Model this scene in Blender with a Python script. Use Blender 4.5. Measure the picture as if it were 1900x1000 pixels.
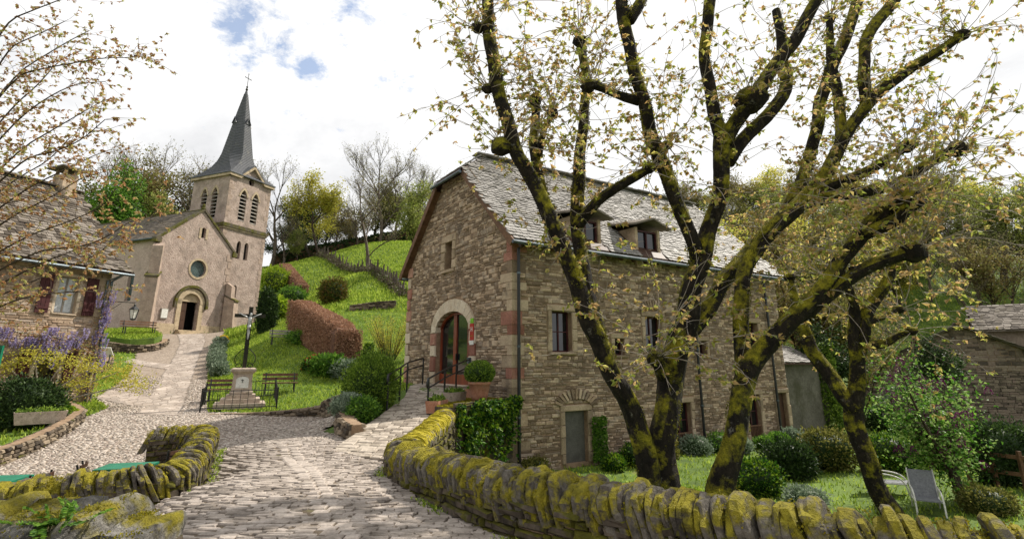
import bpy, math, random
import numpy as np
from mathutils import Vector
from mathutils.geometry import tessellate_polygon

# ------------------------------------------------------------------ clear
for o in list(bpy.data.objects): bpy.data.objects.remove(o)
S = bpy.context.scene
COL = S.collection
rng = random.Random(7)
nr = np.random.RandomState(11)

# ------------------------------------------------------------------ camera (eye at the origin; heights are relative to the eye)
FPX, CX, CY, PITCH = 1000.0, 950.0, 408.0, math.atan(0.262)
cd = bpy.data.cameras.new('camera'); cam = bpy.data.objects.new('camera', cd); COL.objects.link(cam)
cd.sensor_width = 36.0; cd.lens = 36.0*FPX/1900.0; cd.shift_y = -(500-CY)/1900.0
cd.clip_start = 0.05; cd.clip_end = 3000
cam.location = (0, 0, 0); cam.rotation_euler = (math.pi/2+PITCH, 0, 0)
S.camera = cam

# ------------------------------------------------------------------ sun + sky
SUN_AZ = math.radians(55)      # from +Y towards +X
SUN_EL = math.radians(47)
sl = bpy.data.lights.new('sun', 'SUN'); sl.energy = 5.0; sl.angle = math.radians(1.2); sl.color = (1.0, 0.93, 0.82)
so = bpy.data.objects.new('sun', sl); COL.objects.link(so)
sdir = Vector((math.sin(SUN_AZ)*math.cos(SUN_EL), math.cos(SUN_AZ)*math.cos(SUN_EL), math.sin(SUN_EL)))
so.rotation_euler = sdir.to_track_quat('Z', 'Y').to_euler(); so.location = (30, 15, 40)
S.view_settings.view_transform = 'Standard'; S.view_settings.look = 'None'
S.view_settings.exposure = 0.38; S.view_settings.gamma = 1.0
try: S.view_settings.use_curve_mapping = False
except Exception: pass

def raydir(px, py):
    xc = (px-CX)/FPX; yc = (CY-py)/FPX
    return Vector((xc, math.cos(PITCH)-yc*math.sin(PITCH), math.sin(PITCH)+yc*math.cos(PITCH)))
def P(px, py, Y):
    d = raydir(px, py); return d*(Y/d.y)

W = bpy.data.worlds.new('World'); S.world = W; W.use_nodes = True
def build_world():
    nt = W.node_tree; nt.nodes.clear(); L = nt.links
    def N(t, **k):
        n = nt.nodes.new(t)
        for a, b in k.items(): setattr(n, a, b)
        return n
    out = N('ShaderNodeOutputWorld'); bg = N('ShaderNodeBackground')
    sky = N('ShaderNodeTexSky', sky_type='NISHITA', sun_disc=False, sun_elevation=SUN_EL, sun_rotation=SUN_AZ)
    sky.dust_density = 1.0
    tc = N('ShaderNodeTexCoord')
    sc = N('ShaderNodeVectorMath', operation='SCALE'); L.new(sky.outputs[0], sc.inputs[0]); sc.inputs['Scale'].default_value = 0.15
    # clouds: noise on the direction, with ragged gaps
    sep = N('ShaderNodeSeparateXYZ'); L.new(tc.outputs['Generated'], sep.inputs[0])
    mx = N('ShaderNodeMath', operation='MAXIMUM'); L.new(sep.outputs[2], mx.inputs[0]); mx.inputs[1].default_value = 0.0
    ad = N('ShaderNodeMath', operation='ADD'); L.new(mx.outputs[0], ad.inputs[0]); ad.inputs[1].default_value = 0.35
    cmb = N('ShaderNodeCombineXYZ')
    for i in (0, 1):
        dv = N('ShaderNodeMath', operation='DIVIDE'); L.new(sep.outputs[i], dv.inputs[0]); L.new(ad.outputs[0], dv.inputs[1]); L.new(dv.outputs[0], cmb.inputs[i])
    def noise(scale, det, rough, off, dist=0.0):
        m = N('ShaderNodeVectorMath', operation='ADD'); L.new(cmb.outputs[0], m.inputs[0]); m.inputs[1].default_value = off
        n = N('ShaderNodeTexNoise'); n.inputs['Scale'].default_value = scale; n.inputs['Detail'].default_value = det
        n.inputs['Roughness'].default_value = rough; n.inputs['Distortion'].default_value = dist
        L.new(m.outputs[0], n.inputs['Vector']); return n
    n1 = noise(2.2, 7, 0.6, (3.1, 0.4, 2.0), 0.3)
    ramp = N('ShaderNodeValToRGB'); L.new(n1.outputs['Fac'], ramp.inputs[0])
    ramp.color_ramp.elements[0].position = 0.24; ramp.color_ramp.elements[0].color = (0.57, 0.575, 0.59, 1)
    ramp.color_ramp.elements[1].position = 0.50; ramp.color_ramp.elements[1].color = (0.84, 0.84, 0.842, 1)
    n2 = noise(13.0, 12, 0.7, (0.0, 0.0, 0.0), 0.2)
    # gaps where blue shows, around a few directions, ragged by noise
    dots = []
    for (px, py, r, a) in ((452, 50, 0.085, 1.0), (515, 85, 0.055, .8), (578, 118, 0.045, 1.0), (640, 2, 0.08, .8), (765, 150, 0.07, .45), (1660, 235, 0.16, .6), (1740, 20, 0.14, .35), (-700, 0, .3, .8), (2600, -600, .4, .8)):
        d = raydir(px, py).normalized()
        ds = N('ShaderNodeVectorMath', operation='DISTANCE'); L.new(tc.outputs['Generated'], ds.inputs[0]); ds.inputs[1].default_value = d
        mr = N('ShaderNodeMapRange'); L.new(ds.outputs['Value'], mr.inputs[0])
        mr.inputs[1].default_value = 0.0; mr.inputs[2].default_value = r; mr.inputs[3].default_value = a; mr.inputs[4].default_value = 0.0
        dots.append(mr.outputs[0])
    acc = dots[0]
    for d in dots[1:]:
        m = N('ShaderNodeMath', operation='MAXIMUM'); L.new(acc, m.inputs[0]); L.new(d, m.inputs[1]); acc = m.outputs[0]
    m2 = N('ShaderNodeMath', operation='MULTIPLY_ADD'); L.new(n2.outputs['Fac'], m2.inputs[0]); m2.inputs[1].default_value = 3.4; m2.inputs[2].default_value = -1.7
    m3 = N('ShaderNodeMath', operation='ADD'); L.new(acc, m3.inputs[0]); L.new(m2.outputs[0], m3.inputs[1])
    hol = N('ShaderNodeMapRange'); L.new(m3.outputs[0], hol.inputs[0]); hol.inputs[1].default_value = 0.40; hol.inputs[2].default_value = 0.95; hol.inputs[3].default_value = 0; hol.inputs[4].default_value = .78
    mix = N('ShaderNodeMix', data_type='RGBA'); L.new(hol.outputs[0], mix.inputs[0]); L.new(ramp.outputs[0], mix.inputs[6]); L.new(sc.outputs[0], mix.inputs[7])
    L.new(mix.outputs[2], bg.inputs[0]); bg.inputs[1].default_value = 1.0
    L.new(bg.outputs[0], out.inputs[0])
build_world()

# ------------------------------------------------------------------ materials
MATS = {}
def lin(c):
    if isinstance(c, str):
        c = c.lstrip('#'); v = [int(c[i:i+2], 16)/255 for i in (0, 2, 4)]
        return tuple(x/12.92 if x <= .04045 else ((x+.055)/1.055)**2.4 for x in v)
    return tuple(c)
def mat(name, cols, scale=6.0, rough=0.85, bump=0.3, bscale=None, use_rnd=0.0, detail=6, moss=None, dirt=None, stretch=None,
        spec=0.3, trans=0.0, metal=0.0, bdist=0.02, rndcols=None, voronoi=None):
    """cols: ramp over noise; use_rnd: how much the per-piece value shifts the ramp; moss=(cols,amount,upness,scale); dirt=(colour, amount, scale)"""
    m = bpy.data.materials.new(name); MATS[name] = m; m.use_nodes = True
    nt = m.node_tree; nt.nodes.clear(); L = nt.links
    def N(t, **k):
        n = nt.nodes.new(t)
        for a, b in k.items(): setattr(n, a, b)
        return n
    def setramp(r, cs):
        e = r.color_ramp.elements
        while len(e) < len(cs): e.new(0.5)
        for i, c in enumerate(cs):
            e[i].position = 0.25+0.5*i/max(1, len(cs)-1); e[i].color = (*lin(c), 1)
    out = N('ShaderNodeOutputMaterial'); b = N('ShaderNodeBsdfPrincipled')
    b.inputs['Roughness'].default_value = rough; b.inputs['Specular IOR Level'].default_value = spec; b.inputs['Metallic'].default_value = metal
    geo = N('ShaderNodeNewGeometry'); vec = geo.outputs['Position']
    if stretch:
        v = N('ShaderNodeVectorMath', operation='MULTIPLY'); L.new(vec, v.inputs[0]); v.inputs[1].default_value = stretch; vec = v.outputs[0]
    n = N('ShaderNodeTexNoise'); L.new(vec, n.inputs['Vector']); n.inputs['Scale'].default_value = scale; n.inputs['Detail'].default_value = detail; n.inputs['Roughness'].default_value = 0.62
    fac = n.outputs['Fac']
    if use_rnd:
        at = N('ShaderNodeAttribute', attribute_name='rnd')
        a = N('ShaderNodeMath', operation='SUBTRACT'); L.new(at.outputs['Fac'], a.inputs[0]); a.inputs[1].default_value = 0.5
        a2 = N('ShaderNodeMath', operation='MULTIPLY_ADD'); L.new(a.outputs[0], a2.inputs[0]); a2.inputs[1].default_value = use_rnd; L.new(fac, a2.inputs[2])
        fac = a2.outputs[0]
    r = N('ShaderNodeValToRGB'); setramp(r, cols); L.new(fac, r.inputs[0])
    col = r.outputs[0]
    hgt = None
    n2 = N('ShaderNodeTexNoise'); L.new(vec, n2.inputs['Vector']); n2.inputs['Scale'].default_value = bscale or scale*3; n2.inputs['Detail'].default_value = 8; n2.inputs['Roughness'].default_value = 0.7
    hgt = n2.outputs['Fac']
    # fine light/dark grain
    gr = N('ShaderNodeMapRange'); L.new(n2.outputs['Fac'], gr.inputs[0]); gr.inputs[1].default_value = .3; gr.inputs[2].default_value = .7; gr.inputs[3].default_value = .72; gr.inputs[4].default_value = 1.22
    gm = N('ShaderNodeVectorMath', operation='SCALE'); L.new(col, gm.inputs[0]); L.new(gr.outputs[0], gm.inputs['Scale']); col = gm.outputs[0]
    if voronoi:
        vo = N('ShaderNodeTexVoronoi', feature='DISTANCE_TO_EDGE'); L.new(vec, vo.inputs['Vector']); vo.inputs['Scale'].default_value = voronoi[0]
        vc = N('ShaderNodeTexVoronoi'); L.new(vec, vc.inputs['Vector']); vc.inputs['Scale'].default_value = voronoi[0]
        mr = N('ShaderNodeMapRange'); L.new(vo.outputs['Distance'], mr.inputs[0]); mr.inputs[1].default_value = 0.0; mr.inputs[2].default_value = voronoi[1]
        mx = N('ShaderNodeMix', data_type='RGBA'); L.new(mr.outputs[0], mx.inputs[0]); mx.inputs[6].default_value = (*lin(voronoi[2]), 1)
        sx = N('ShaderNodeSeparateColor'); L.new(vc.outputs['Color'], sx.inputs[0])
        vr = N('ShaderNodeMapRange'); L.new(sx.outputs[0], vr.inputs[0]); vr.inputs[3].default_value = .75; vr.inputs[4].default_value = 1.2
        vs = N('ShaderNodeVectorMath', operation='SCALE'); L.new(col, vs.inputs[0]); L.new(vr.outputs[0], vs.inputs['Scale'])
        L.new(vs.outputs[0], mx.inputs[7]); col = mx.outputs[2]
        ma = N('ShaderNodeMath', operation='MULTIPLY_ADD'); L.new(mr.outputs[0], ma.inputs[0]); ma.inputs[1].default_value = 1.2; L.new(hgt, ma.inputs[2]); hgt = ma.outputs[0]
    if dirt:
        n3 = N('ShaderNodeTexNoise'); L.new(geo.outputs['Position'], n3.inputs['Vector']); n3.inputs['Scale'].default_value = dirt[2]; n3.inputs['Detail'].default_value = 9; n3.inputs['Roughness'].default_value = .68
        mr = N('ShaderNodeMapRange'); L.new(n3.outputs['Fac'], mr.inputs[0]); mr.inputs[1].default_value = 0.62-dirt[1]*.4; mr.inputs[2].default_value = 0.72-dirt[1]*.25
        mx = N('ShaderNodeMix', data_type='RGBA'); ml = N('ShaderNodeMath', operation='MULTIPLY'); L.new(mr.outputs[0], ml.inputs[0]); ml.inputs[1].default_value = .75; L.new(ml.outputs[0], mx.inputs[0]); L.new(col, mx.inputs[6]); mx.inputs[7].default_value = (*lin(dirt[0]), 1); col = mx.outputs[2]
    if moss:
        mcols, amt, up, msc = moss
        n4 = N('ShaderNodeTexNoise'); L.new(geo.outputs['Position'], n4.inputs['Vector']); n4.inputs['Scale'].default_value = msc; n4.inputs['Detail'].default_value = 7; n4.inputs['Roughness'].default_value = .6
        n5 = N('ShaderNodeTexNoise'); L.new(geo.outputs['Position'], n5.inputs['Vector']); n5.inputs['Scale'].default_value = msc*2.3; n5.inputs['Detail'].default_value = 8; n5.inputs['Roughness'].default_value = .7
        rm = N('ShaderNodeValToRGB'); setramp(rm, mcols); L.new(n5.outputs['Fac'], rm.inputs[0])
        sz = N('ShaderNodeSeparateXYZ'); L.new(geo.outputs['True Normal'], sz.inputs[0])
        ma = N('ShaderNodeMath', operation='MULTIPLY_ADD'); L.new(sz.outputs[2], ma.inputs[0]); ma.inputs[1].default_value = up; L.new(n4.outputs['Fac'], ma.inputs[2])
        if use_rnd:
            ma2 = N('ShaderNodeMath', operation='MULTIPLY_ADD'); L.new(at.outputs['Fac'], ma2.inputs[0]); ma2.inputs[1].default_value = -.12; L.new(ma.outputs[0], ma2.inputs[2]); ma = ma2
        mr = N('ShaderNodeMapRange'); L.new(ma.outputs[0], mr.inputs[0]); mr.inputs[1].default_value = 1-amt-.06; mr.inputs[2].default_value = 1-amt+.06
        mx = N('ShaderNodeMix', data_type='RGBA'); L.new(mr.outputs[0], mx.inputs[0]); L.new(col, mx.inputs[6]); L.new(rm.outputs[0], mx.inputs[7]); col = mx.outputs[2]
        n6 = N('ShaderNodeTexNoise'); L.new(geo.outputs['Position'], n6.inputs['Vector']); n6.inputs['Scale'].default_value = msc*14; n6.inputs['Detail'].default_value = 4
        mh = N('ShaderNodeMath', operation='MULTIPLY_ADD'); L.new(n6.outputs['Fac'], mh.inputs[0]); L.new(mr.outputs[0], mh.inputs[1]); L.new(hgt, mh.inputs[2]); hgt = mh.outputs[0]
    L.new(col, b.inputs['Base Color'])
    if bump:
        bp = N('ShaderNodeBump'); bp.inputs['Strength'].default_value = bump; bp.inputs['Distance'].default_value = bdist; L.new(hgt, bp.inputs['Height']); L.new(bp.outputs[0], b.inputs['Normal'])
    if trans:
        t = N('ShaderNodeBsdfTranslucent'); L.new(col, t.inputs['Color']); ms = N('ShaderNodeMixShader'); ms.inputs[0].default_value = trans
        L.new(b.outputs[0], ms.inputs[1]); L.new(t.outputs[0], ms.inputs[2]); L.new(ms.outputs[0], out.inputs[0])
    else: L.new(b.outputs[0], out.inputs[0])
    return m
def leafmat(name, cols, trans=0.4):
    return mat(name, cols, scale=1.3, rough=.55, bump=0, use_rnd=.9, detail=3, trans=trans, spec=.25)

MOSS = ['#4c4a10', '#716a18', '#958a24', '#777120']
MOSSD = ['#2c2c0a', '#4c4a10', '#6d6716']
mat('rubble', ['#6e5e4d', '#8c7963', '#a69079', '#baa68e', '#948676', '#7c6b59'], 1.1, .92, .6, 18, use_rnd=.62, dirt=('#574d43', .2, 1.1))
mat('mortar', ['#6a5844', '#86705a', '#9a836b'], 5, .95, .5, 30)
mat('red_sandstone', ['#7c5446', '#96695a', '#ab8674'], 3, .9, .4, 20, use_rnd=.5)
mat('pale_stone', ['#a3917c', '#bfb09a', '#d2c6b2'], 4, .85, .35, 25, use_rnd=.35, dirt=('#6a6052', .12, 4))
mat('left_rubble', ['#7d6a58', '#9c8772', '#b5a08a', '#93867a'], 2.2, .9, .5, 14, use_rnd=.6)
mat('dark_rubble', ['#3f3830', '#5d5245', '#766a5a', '#8b7d6a'], 3, .92, .6, 18, use_rnd=.6, moss=(MOSSD, .34, .1, 2.5))
mat('lauze', ['#56524d', '#7a7671', '#95918c', '#6f6a65'], 1.2, .65, .35, 22, use_rnd=.28, dirt=('#6b6654', .14, 1.1), spec=.35)
mat('lauze_brown', ['#443d36', '#5f574e', '#787067', '#817970'], 1.5, .85, .35, 22, use_rnd=.55, dirt=('#5b5338', .12, 1.1), spec=.15)
mat('slate', ['#34363a', '#4a4c50', '#5c5e62'], 5, .5, .5, 40, stretch=(1, 1, 3), spec=.5)
mat('slate_brown', ['#3a342c', '#51493f', '#635a4c'], 4, .75, .6, 30, dirt=('#4a4a24', .14, .8))
mat('plaster', ['#857469', '#9f8d82', '#b4a297', '#a8958b'], 3.2, .95, .8, 9, dirt=('#776a60', .36, 1.6), bdist=.08)
mat('plaster_side', ['#a08d83', '#b09c91', '#bdaaa0'], 1.0, .92, .3, 8, dirt=('#80736a', .18, .5))
mat('church_stone', ['#8f8069', '#ab9a80', '#bfae92'], 2.5, .9, .4, 12, dirt=('#5d564a', .22, 1.5))
mat('weathered_cap', ['#3f3a31', '#5b5344', '#6a6350'], 3, .9, .5, 14, moss=(MOSSD, .5, .1, 1.5))
mat('dark_wood', ['#2c1c14', '#402a1e', '#523827'], 5, .6, .2, 20, stretch=(1, 1, .15))
mat('red_wood', ['#57200f', '#74311a', '#8a4226'], 5, .4, .12, 20, stretch=(1, 1, .15), spec=.5)
mat('maroon_paint', ['#301416', '#421d1e', '#4e2827'], 5, .55, .1, 30)
mat('grey_wood', ['#6d675f', '#8d877e', '#a39d92'], 4, .8, .3, 25)
mat('brown_wood', ['#4b3526', '#654a36', '#7c5e47'], 5, .75, .3, 25)
mat('glass', ['#0c0f10', '#12171a', '#1a2022'], 1, .06, 0, spec=.8)
mat('lead_glass', ['#2c3a3a', '#445453', '#5a6a68'], 9, .25, .2, 20, spec=.6, voronoi=(9, .03, '#1c2020'))
mat('curtain', ['#a9b0b4', '#c4cbd0', '#d6dadc'], 8, .9, .3, 20)
mat('black_metal', ['#0b0c0d', '#131415', '#1c1d1f'], 6, .4, .05, 60, spec=.5)
mat('zinc', ['#3f464a', '#535c62', '#69747b'], 3, .45, .05, 30, metal=.5)
mat('iron_old', ['#17180f', '#25251a', '#33301f'], 8, .7, .3, 60)
mat('silver_paint', ['#8b8d8c', '#a5a7a6', '#bcbdbb'], 8, .45, .1, 30, metal=.3)
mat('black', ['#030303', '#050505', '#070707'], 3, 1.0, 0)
mat('green_paint', ['#0f5a43', '#166a50', '#1e7a5e'], 6, .45, .08, 40)
mat('grey_paint', ['#45443f', '#565550', '#65635d'], 4, .6, .1, 30)
mat('white_paint', ['#b9b9b2', '#cdcdc6', '#dcdcd6'], 6, .6, .05, 30)
mat('lamp_glass', ['#c9c9c0', '#d6d6cc', '#e0e0d8'], 6, .3, .0, spec=.5)
mat('red_sign', ['#8f1f12', '#a0281a', '#ab3020'], 6, .5, 0)
mat('lime_sign', ['#5f9a10', '#6fae18', '#7cba24'], 6, .5, 0)
mat('terracotta', ['#8a5a44', '#a87860', '#bb907a'], 6, .85, .3, 30, dirt=('#7d766a', .2, 6))
mat('trough_stone', ['#8b7d70', '#a8998a', '#b9a999'], 7, .9, .4, 40, dirt=('#55563a', .2, 6))
mat('soil', ['#2d241a', '#3d3122', '#50412e'], 6, .95, .6, 30)
mat('grass_ground', ['#37481a', '#4a6020', '#61782a', '#506a24'], 1.1, .9, .6, 22, dirt=('#6f6a3a', .08, .6), bdist=.05)
mat('forest_ground', ['#3a3a1c', '#55562a', '#6d6c38'], .8, .95, .6, 12)
mat('pebble_bed', ['#7d7165', '#918578', '#a09487'], 3, .9, .5, 30, voronoi=(14, .12, '#8a7868'))
mat('sett_bed', ['#4c4338', '#625648', '#776a5a'], 6, .95, .6, 40, dirt=('#5c6128', .12, 1.4))
mat('sett', ['#645b53', '#80766c', '#978c82', '#ada298', '#887e74'], 3, .7, .5, 34, use_rnd=.36, spec=.45, dirt=('#5a5044', .1, 1.2))
mat('pebble', ['#756c63', '#91877c', '#a69c91', '#bab0a5', '#8c7f76'], 5, .8, .2, 40, use_rnd=.75)
mat('path_slab', ['#8a7d72', '#a09489', '#b3a89e'], 1.8, .85, .6, 20, voronoi=(3.2, .05, '#6f6256'))
mat('ramp_slab', ['#7c7266', '#9a8f82', '#b3a89a', '#8d8376'], 3, .8, .45, 22, use_rnd=.6, moss=(MOSSD, .3, .02, 2))
mat('mossy_stone', ['#2f2b26', '#4c4740', '#726c62', '#463f37'], 6, .92, .9, 26, use_rnd=.4, moss=(MOSS, .525, .10, 4.6), bdist=.04)
mat('mossy_stone_rich', ['#5d5750', '#807a72', '#9a938a', '#75695f'], 5, .9, .7, 18, use_rnd=.4, moss=(['#5f5a12', '#8a7f18', '#ab9d22', '#807a1a'], .60, .16, 3.0), bdist=.03)
mat('mossy_face', ['#2f2922', '#463e34', '#5a5044', '#3c342a'], 4, .92, .7, 16, use_rnd=.5, moss=(MOSSD, .5, .2, 2.6))
mat('big_stone', ['#45423d', '#6b6862', '#97938b', '#5c5852', '#b5b1a8'], 5, .9, 1.0, 22, use_rnd=.25, moss=(MOSS, .47, .08, 2.2), bdist=.06, dirt=('#c2bfb6', .1, 5))
mat('bark_moss_lit_edges', ['#0c0a08', '#18130f', '#2b241d', '#4e463c'], 9, .95, 1.0, 24, stretch=(1, 1, .55), moss=(['#3a3b0e', '#68651a', '#a39a26', '#7f7a20'], 0.445, .18, 3.0), bdist=.07, dirt=('#8d8a80', .04, 7))  # mossy bark; bright moss on upward faces also paints the lit edges
mat('bark', ['#2c241d', '#443930', '#5c5044'], 5, .95, .7, 22, stretch=(1, 1, .3))
mat('twig', ['#6a5f54', '#8f8479', '#aea398'], 9, .7, .0)
mat('twig_dark', ['#3a2f27', '#54473c', '#6d5f52'], 9, .8, .0)
leafmat('leaf_spring', ['#97a048', '#b3b258', '#c8b86c', '#ac8a5c', '#cfc876', '#b99a6c'], .6)
leafmat('leaf_bronze', ['#a07650', '#b8916a', '#c2a678', '#a9a860'], .5)
leafmat('leaf_green', ['#3f6420', '#5a832c', '#7a9e3a'])
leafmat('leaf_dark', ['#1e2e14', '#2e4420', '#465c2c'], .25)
leafmat('leaf_box', ['#4a6420', '#66842a', '#869f3a'], .35)
leafmat('leaf_lime', ['#6d8a1c', '#8fa82a', '#a9bc3a'], .45)
leafmat('leaf_yellow', ['#b0a83c', '#c6bc4e', '#d3ca68', '#b0b24e'], .6)
leafmat('leaf_grey', ['#5d6f58', '#7a8a72', '#93a08a'], .3)
leafmat('leaf_copper', ['#8f6a52', '#ab866a', '#bf9c80', '#9c765f'], .3)
leafmat('leaf_olive', ['#4d5220', '#6a6c30', '#858244'], .4)
leafmat('leaf_pale', ['#777a48', '#8f8c5c', '#a39a70'], .4)
leafmat('leaf_moss', ['#6a6214', '#8f841c', '#ab9e2a', '#7a781c'], .35)
leafmat('blade', ['#688222', '#86a030', '#a2b840', '#b8c856'], .42)
leafmat('petal_mauve', ['#8c7fae', '#a89cc6', '#c6bedb'], .35)
leafmat('petal_plum', ['#4a1440', '#6a2058', '#83346e'], .3)
leafmat('petal_red', ['#a02020', '#c03a34', '#d0564a'], .3)
leafmat('petal_yellow', ['#c0a010', '#d8bc18', '#e6d030'], .3)
leafmat('petal_white', ['#c8c8c0', '#dcdcd4', '#e8e8e0'], .3)
mat('plaster_grey_shaded', ['#48453a', '#5d5a50', '#706c62'], 1.5, .95, .4, 12, dirt=('#3f3f2c', .3, .8))  # annex render, with the shade it stands in mixed into the colour
mat('slate_course', ['#404145', '#54565a', '#6a6b6f'], 7, .75, .6, 30, spec=.3, stretch=(1, 1, 4), dirt=('#6f6e69', .12, 1.6))
mat('left_mortar', ['#8a7866', '#a5927c', '#b5a38e'], 4, .95, .4, 25)
mat('barn_stone_shaded', ['#4f463e', '#6d6155', '#85786a', '#7a6a60'], 2.2, .9, .5, 14, use_rnd=.6)  # darker rubble for the barn, shade put into the stone colour
leafmat('leaf_green_dark', ['#1d3a0e', '#2f5514', '#4f7a1c', '#7a9426'], .3)
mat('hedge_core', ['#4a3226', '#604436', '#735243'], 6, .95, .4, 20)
leafmat('leaf_olive2', ['#4d4a1a', '#6a6424', '#7d5a34', '#5c6a24'], .3)
mat('lounger_mesh', ['#5f6166', '#74767b', '#86888c'], 20, .7, .1, 60)
mat('grey_wood_dark', ['#3a332c', '#50473e', '#635950'], 5, .9, .4, 25)
leafmat('leaf_brush', ['#4a3f34', '#62554a', '#6f6552', '#56602c'], .2)
leafmat('leaf_lilac', ['#3f6a1c', '#5a8a2a', '#7ba640', '#96b060'], .4)
leafmat('leaf_wood', ['#6a5c34', '#837548', '#958a58', '#7a7a3c'], .4)
mat('twig_bg', ['#40372f', '#554b41', '#6a6054'], 3, .9, 0)
mat('church_quoin', ['#8a786b', '#9e8b7d', '#b09d8e'], 2.5, .9, .4, 12, dirt=('#7b6f64', .3, 1.0))
mat('nave_slate', ['#40392f', '#574e43', '#6b6155', '#5f5648'], 2, .8, .5, 30, use_rnd=.5, dirt=('#4f4e28', .16, .8))
leafmat('leaf_bark_moss_lit', ['#4a4a12', '#6f6c1a', '#938c26', '#5c5c18'], .3)
leafmat('leaf_lime_tree', ['#6c7a32', '#869046', '#9ea25a'], .45)
mat('quoin_stone', ['#857560', '#9d8b74', '#b09e86'], 3, .9, .45, 22, use_rnd=.45, dirt=('#6a5f50', .2, 2.2))
M = MATS

# ------------------------------------------------------------------ mesh helpers
def tag(o, label=None, cat=None, group=None, kind=None):
    if label: o['label'] = label
    if cat: o['category'] = cat
    if group: o['group'] = group
    if kind: o['kind'] = kind
    return o
def empty(name, loc, label, cat, group=None):
    o = bpy.data.objects.new(name, None); COL.objects.link(o); o.location = Vector(loc); o.empty_display_size = .2
    return tag(o, label, cat, group)
ORIG = {}
def worldloc(o):
    p = Vector((0, 0, 0))
    while o is not None: p = p+o.location; o = o.parent
    return p
def mesh_from(name, V, F, rnd, m, smooth=False):
    V = np.asarray(V, dtype=np.float32).reshape(-1, 3)
    me = bpy.data.meshes.new(name)
    sizes = np.array([len(f) for f in F], dtype=np.int32) if not isinstance(F, np.ndarray) else np.full(len(F), F.shape[1], dtype=np.int32)
    loops = np.concatenate([np.asarray(f, dtype=np.int32) for f in F]) if not isinstance(F, np.ndarray) else F.astype(np.int32).ravel()
    me.vertices.add(len(V)); me.vertices.foreach_set('co', V.ravel())
    me.loops.add(len(loops)); me.loops.foreach_set('vertex_index', loops)
    me.polygons.add(len(sizes)); st = np.concatenate(([0], np.cumsum(sizes)[:-1])).astype(np.int32)
    me.polygons.foreach_set('loop_start', st); me.polygons.foreach_set('loop_total', sizes)
    me.polygons.foreach_set('use_smooth', np.full(len(sizes), bool(smooth)))
    if rnd is not None:
        a = me.attributes.new('rnd', 'FLOAT', 'FACE'); a.data.foreach_set('value', np.asarray(rnd, dtype=np.float32))
    me.update(calc_edges=True); me.validate()
    if m: me.materials.append(M[m] if isinstance(m, str) else m)
    return me
def link(name, V, F, rnd, m, parent=None, smooth=False, origin=None):
    V = np.asarray(V, dtype=np.float64).reshape(-1, 3)
    if origin is None:
        lo = V.min(0); hi = V.max(0); origin = np.array([(lo[0]+hi[0])/2, (lo[1]+hi[1])/2, lo[2]])
    origin = np.asarray(origin, dtype=np.float64)
    me = mesh_from(name, V-origin, F, rnd, m, smooth)
    o = bpy.data.objects.new(name, me); COL.objects.link(o)
    pl = worldloc(parent) if parent else Vector((0, 0, 0))
    o.parent = parent
    o.location = Vector(origin)-pl
    return o
Zv = Vector((0, 0, 1))
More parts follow.
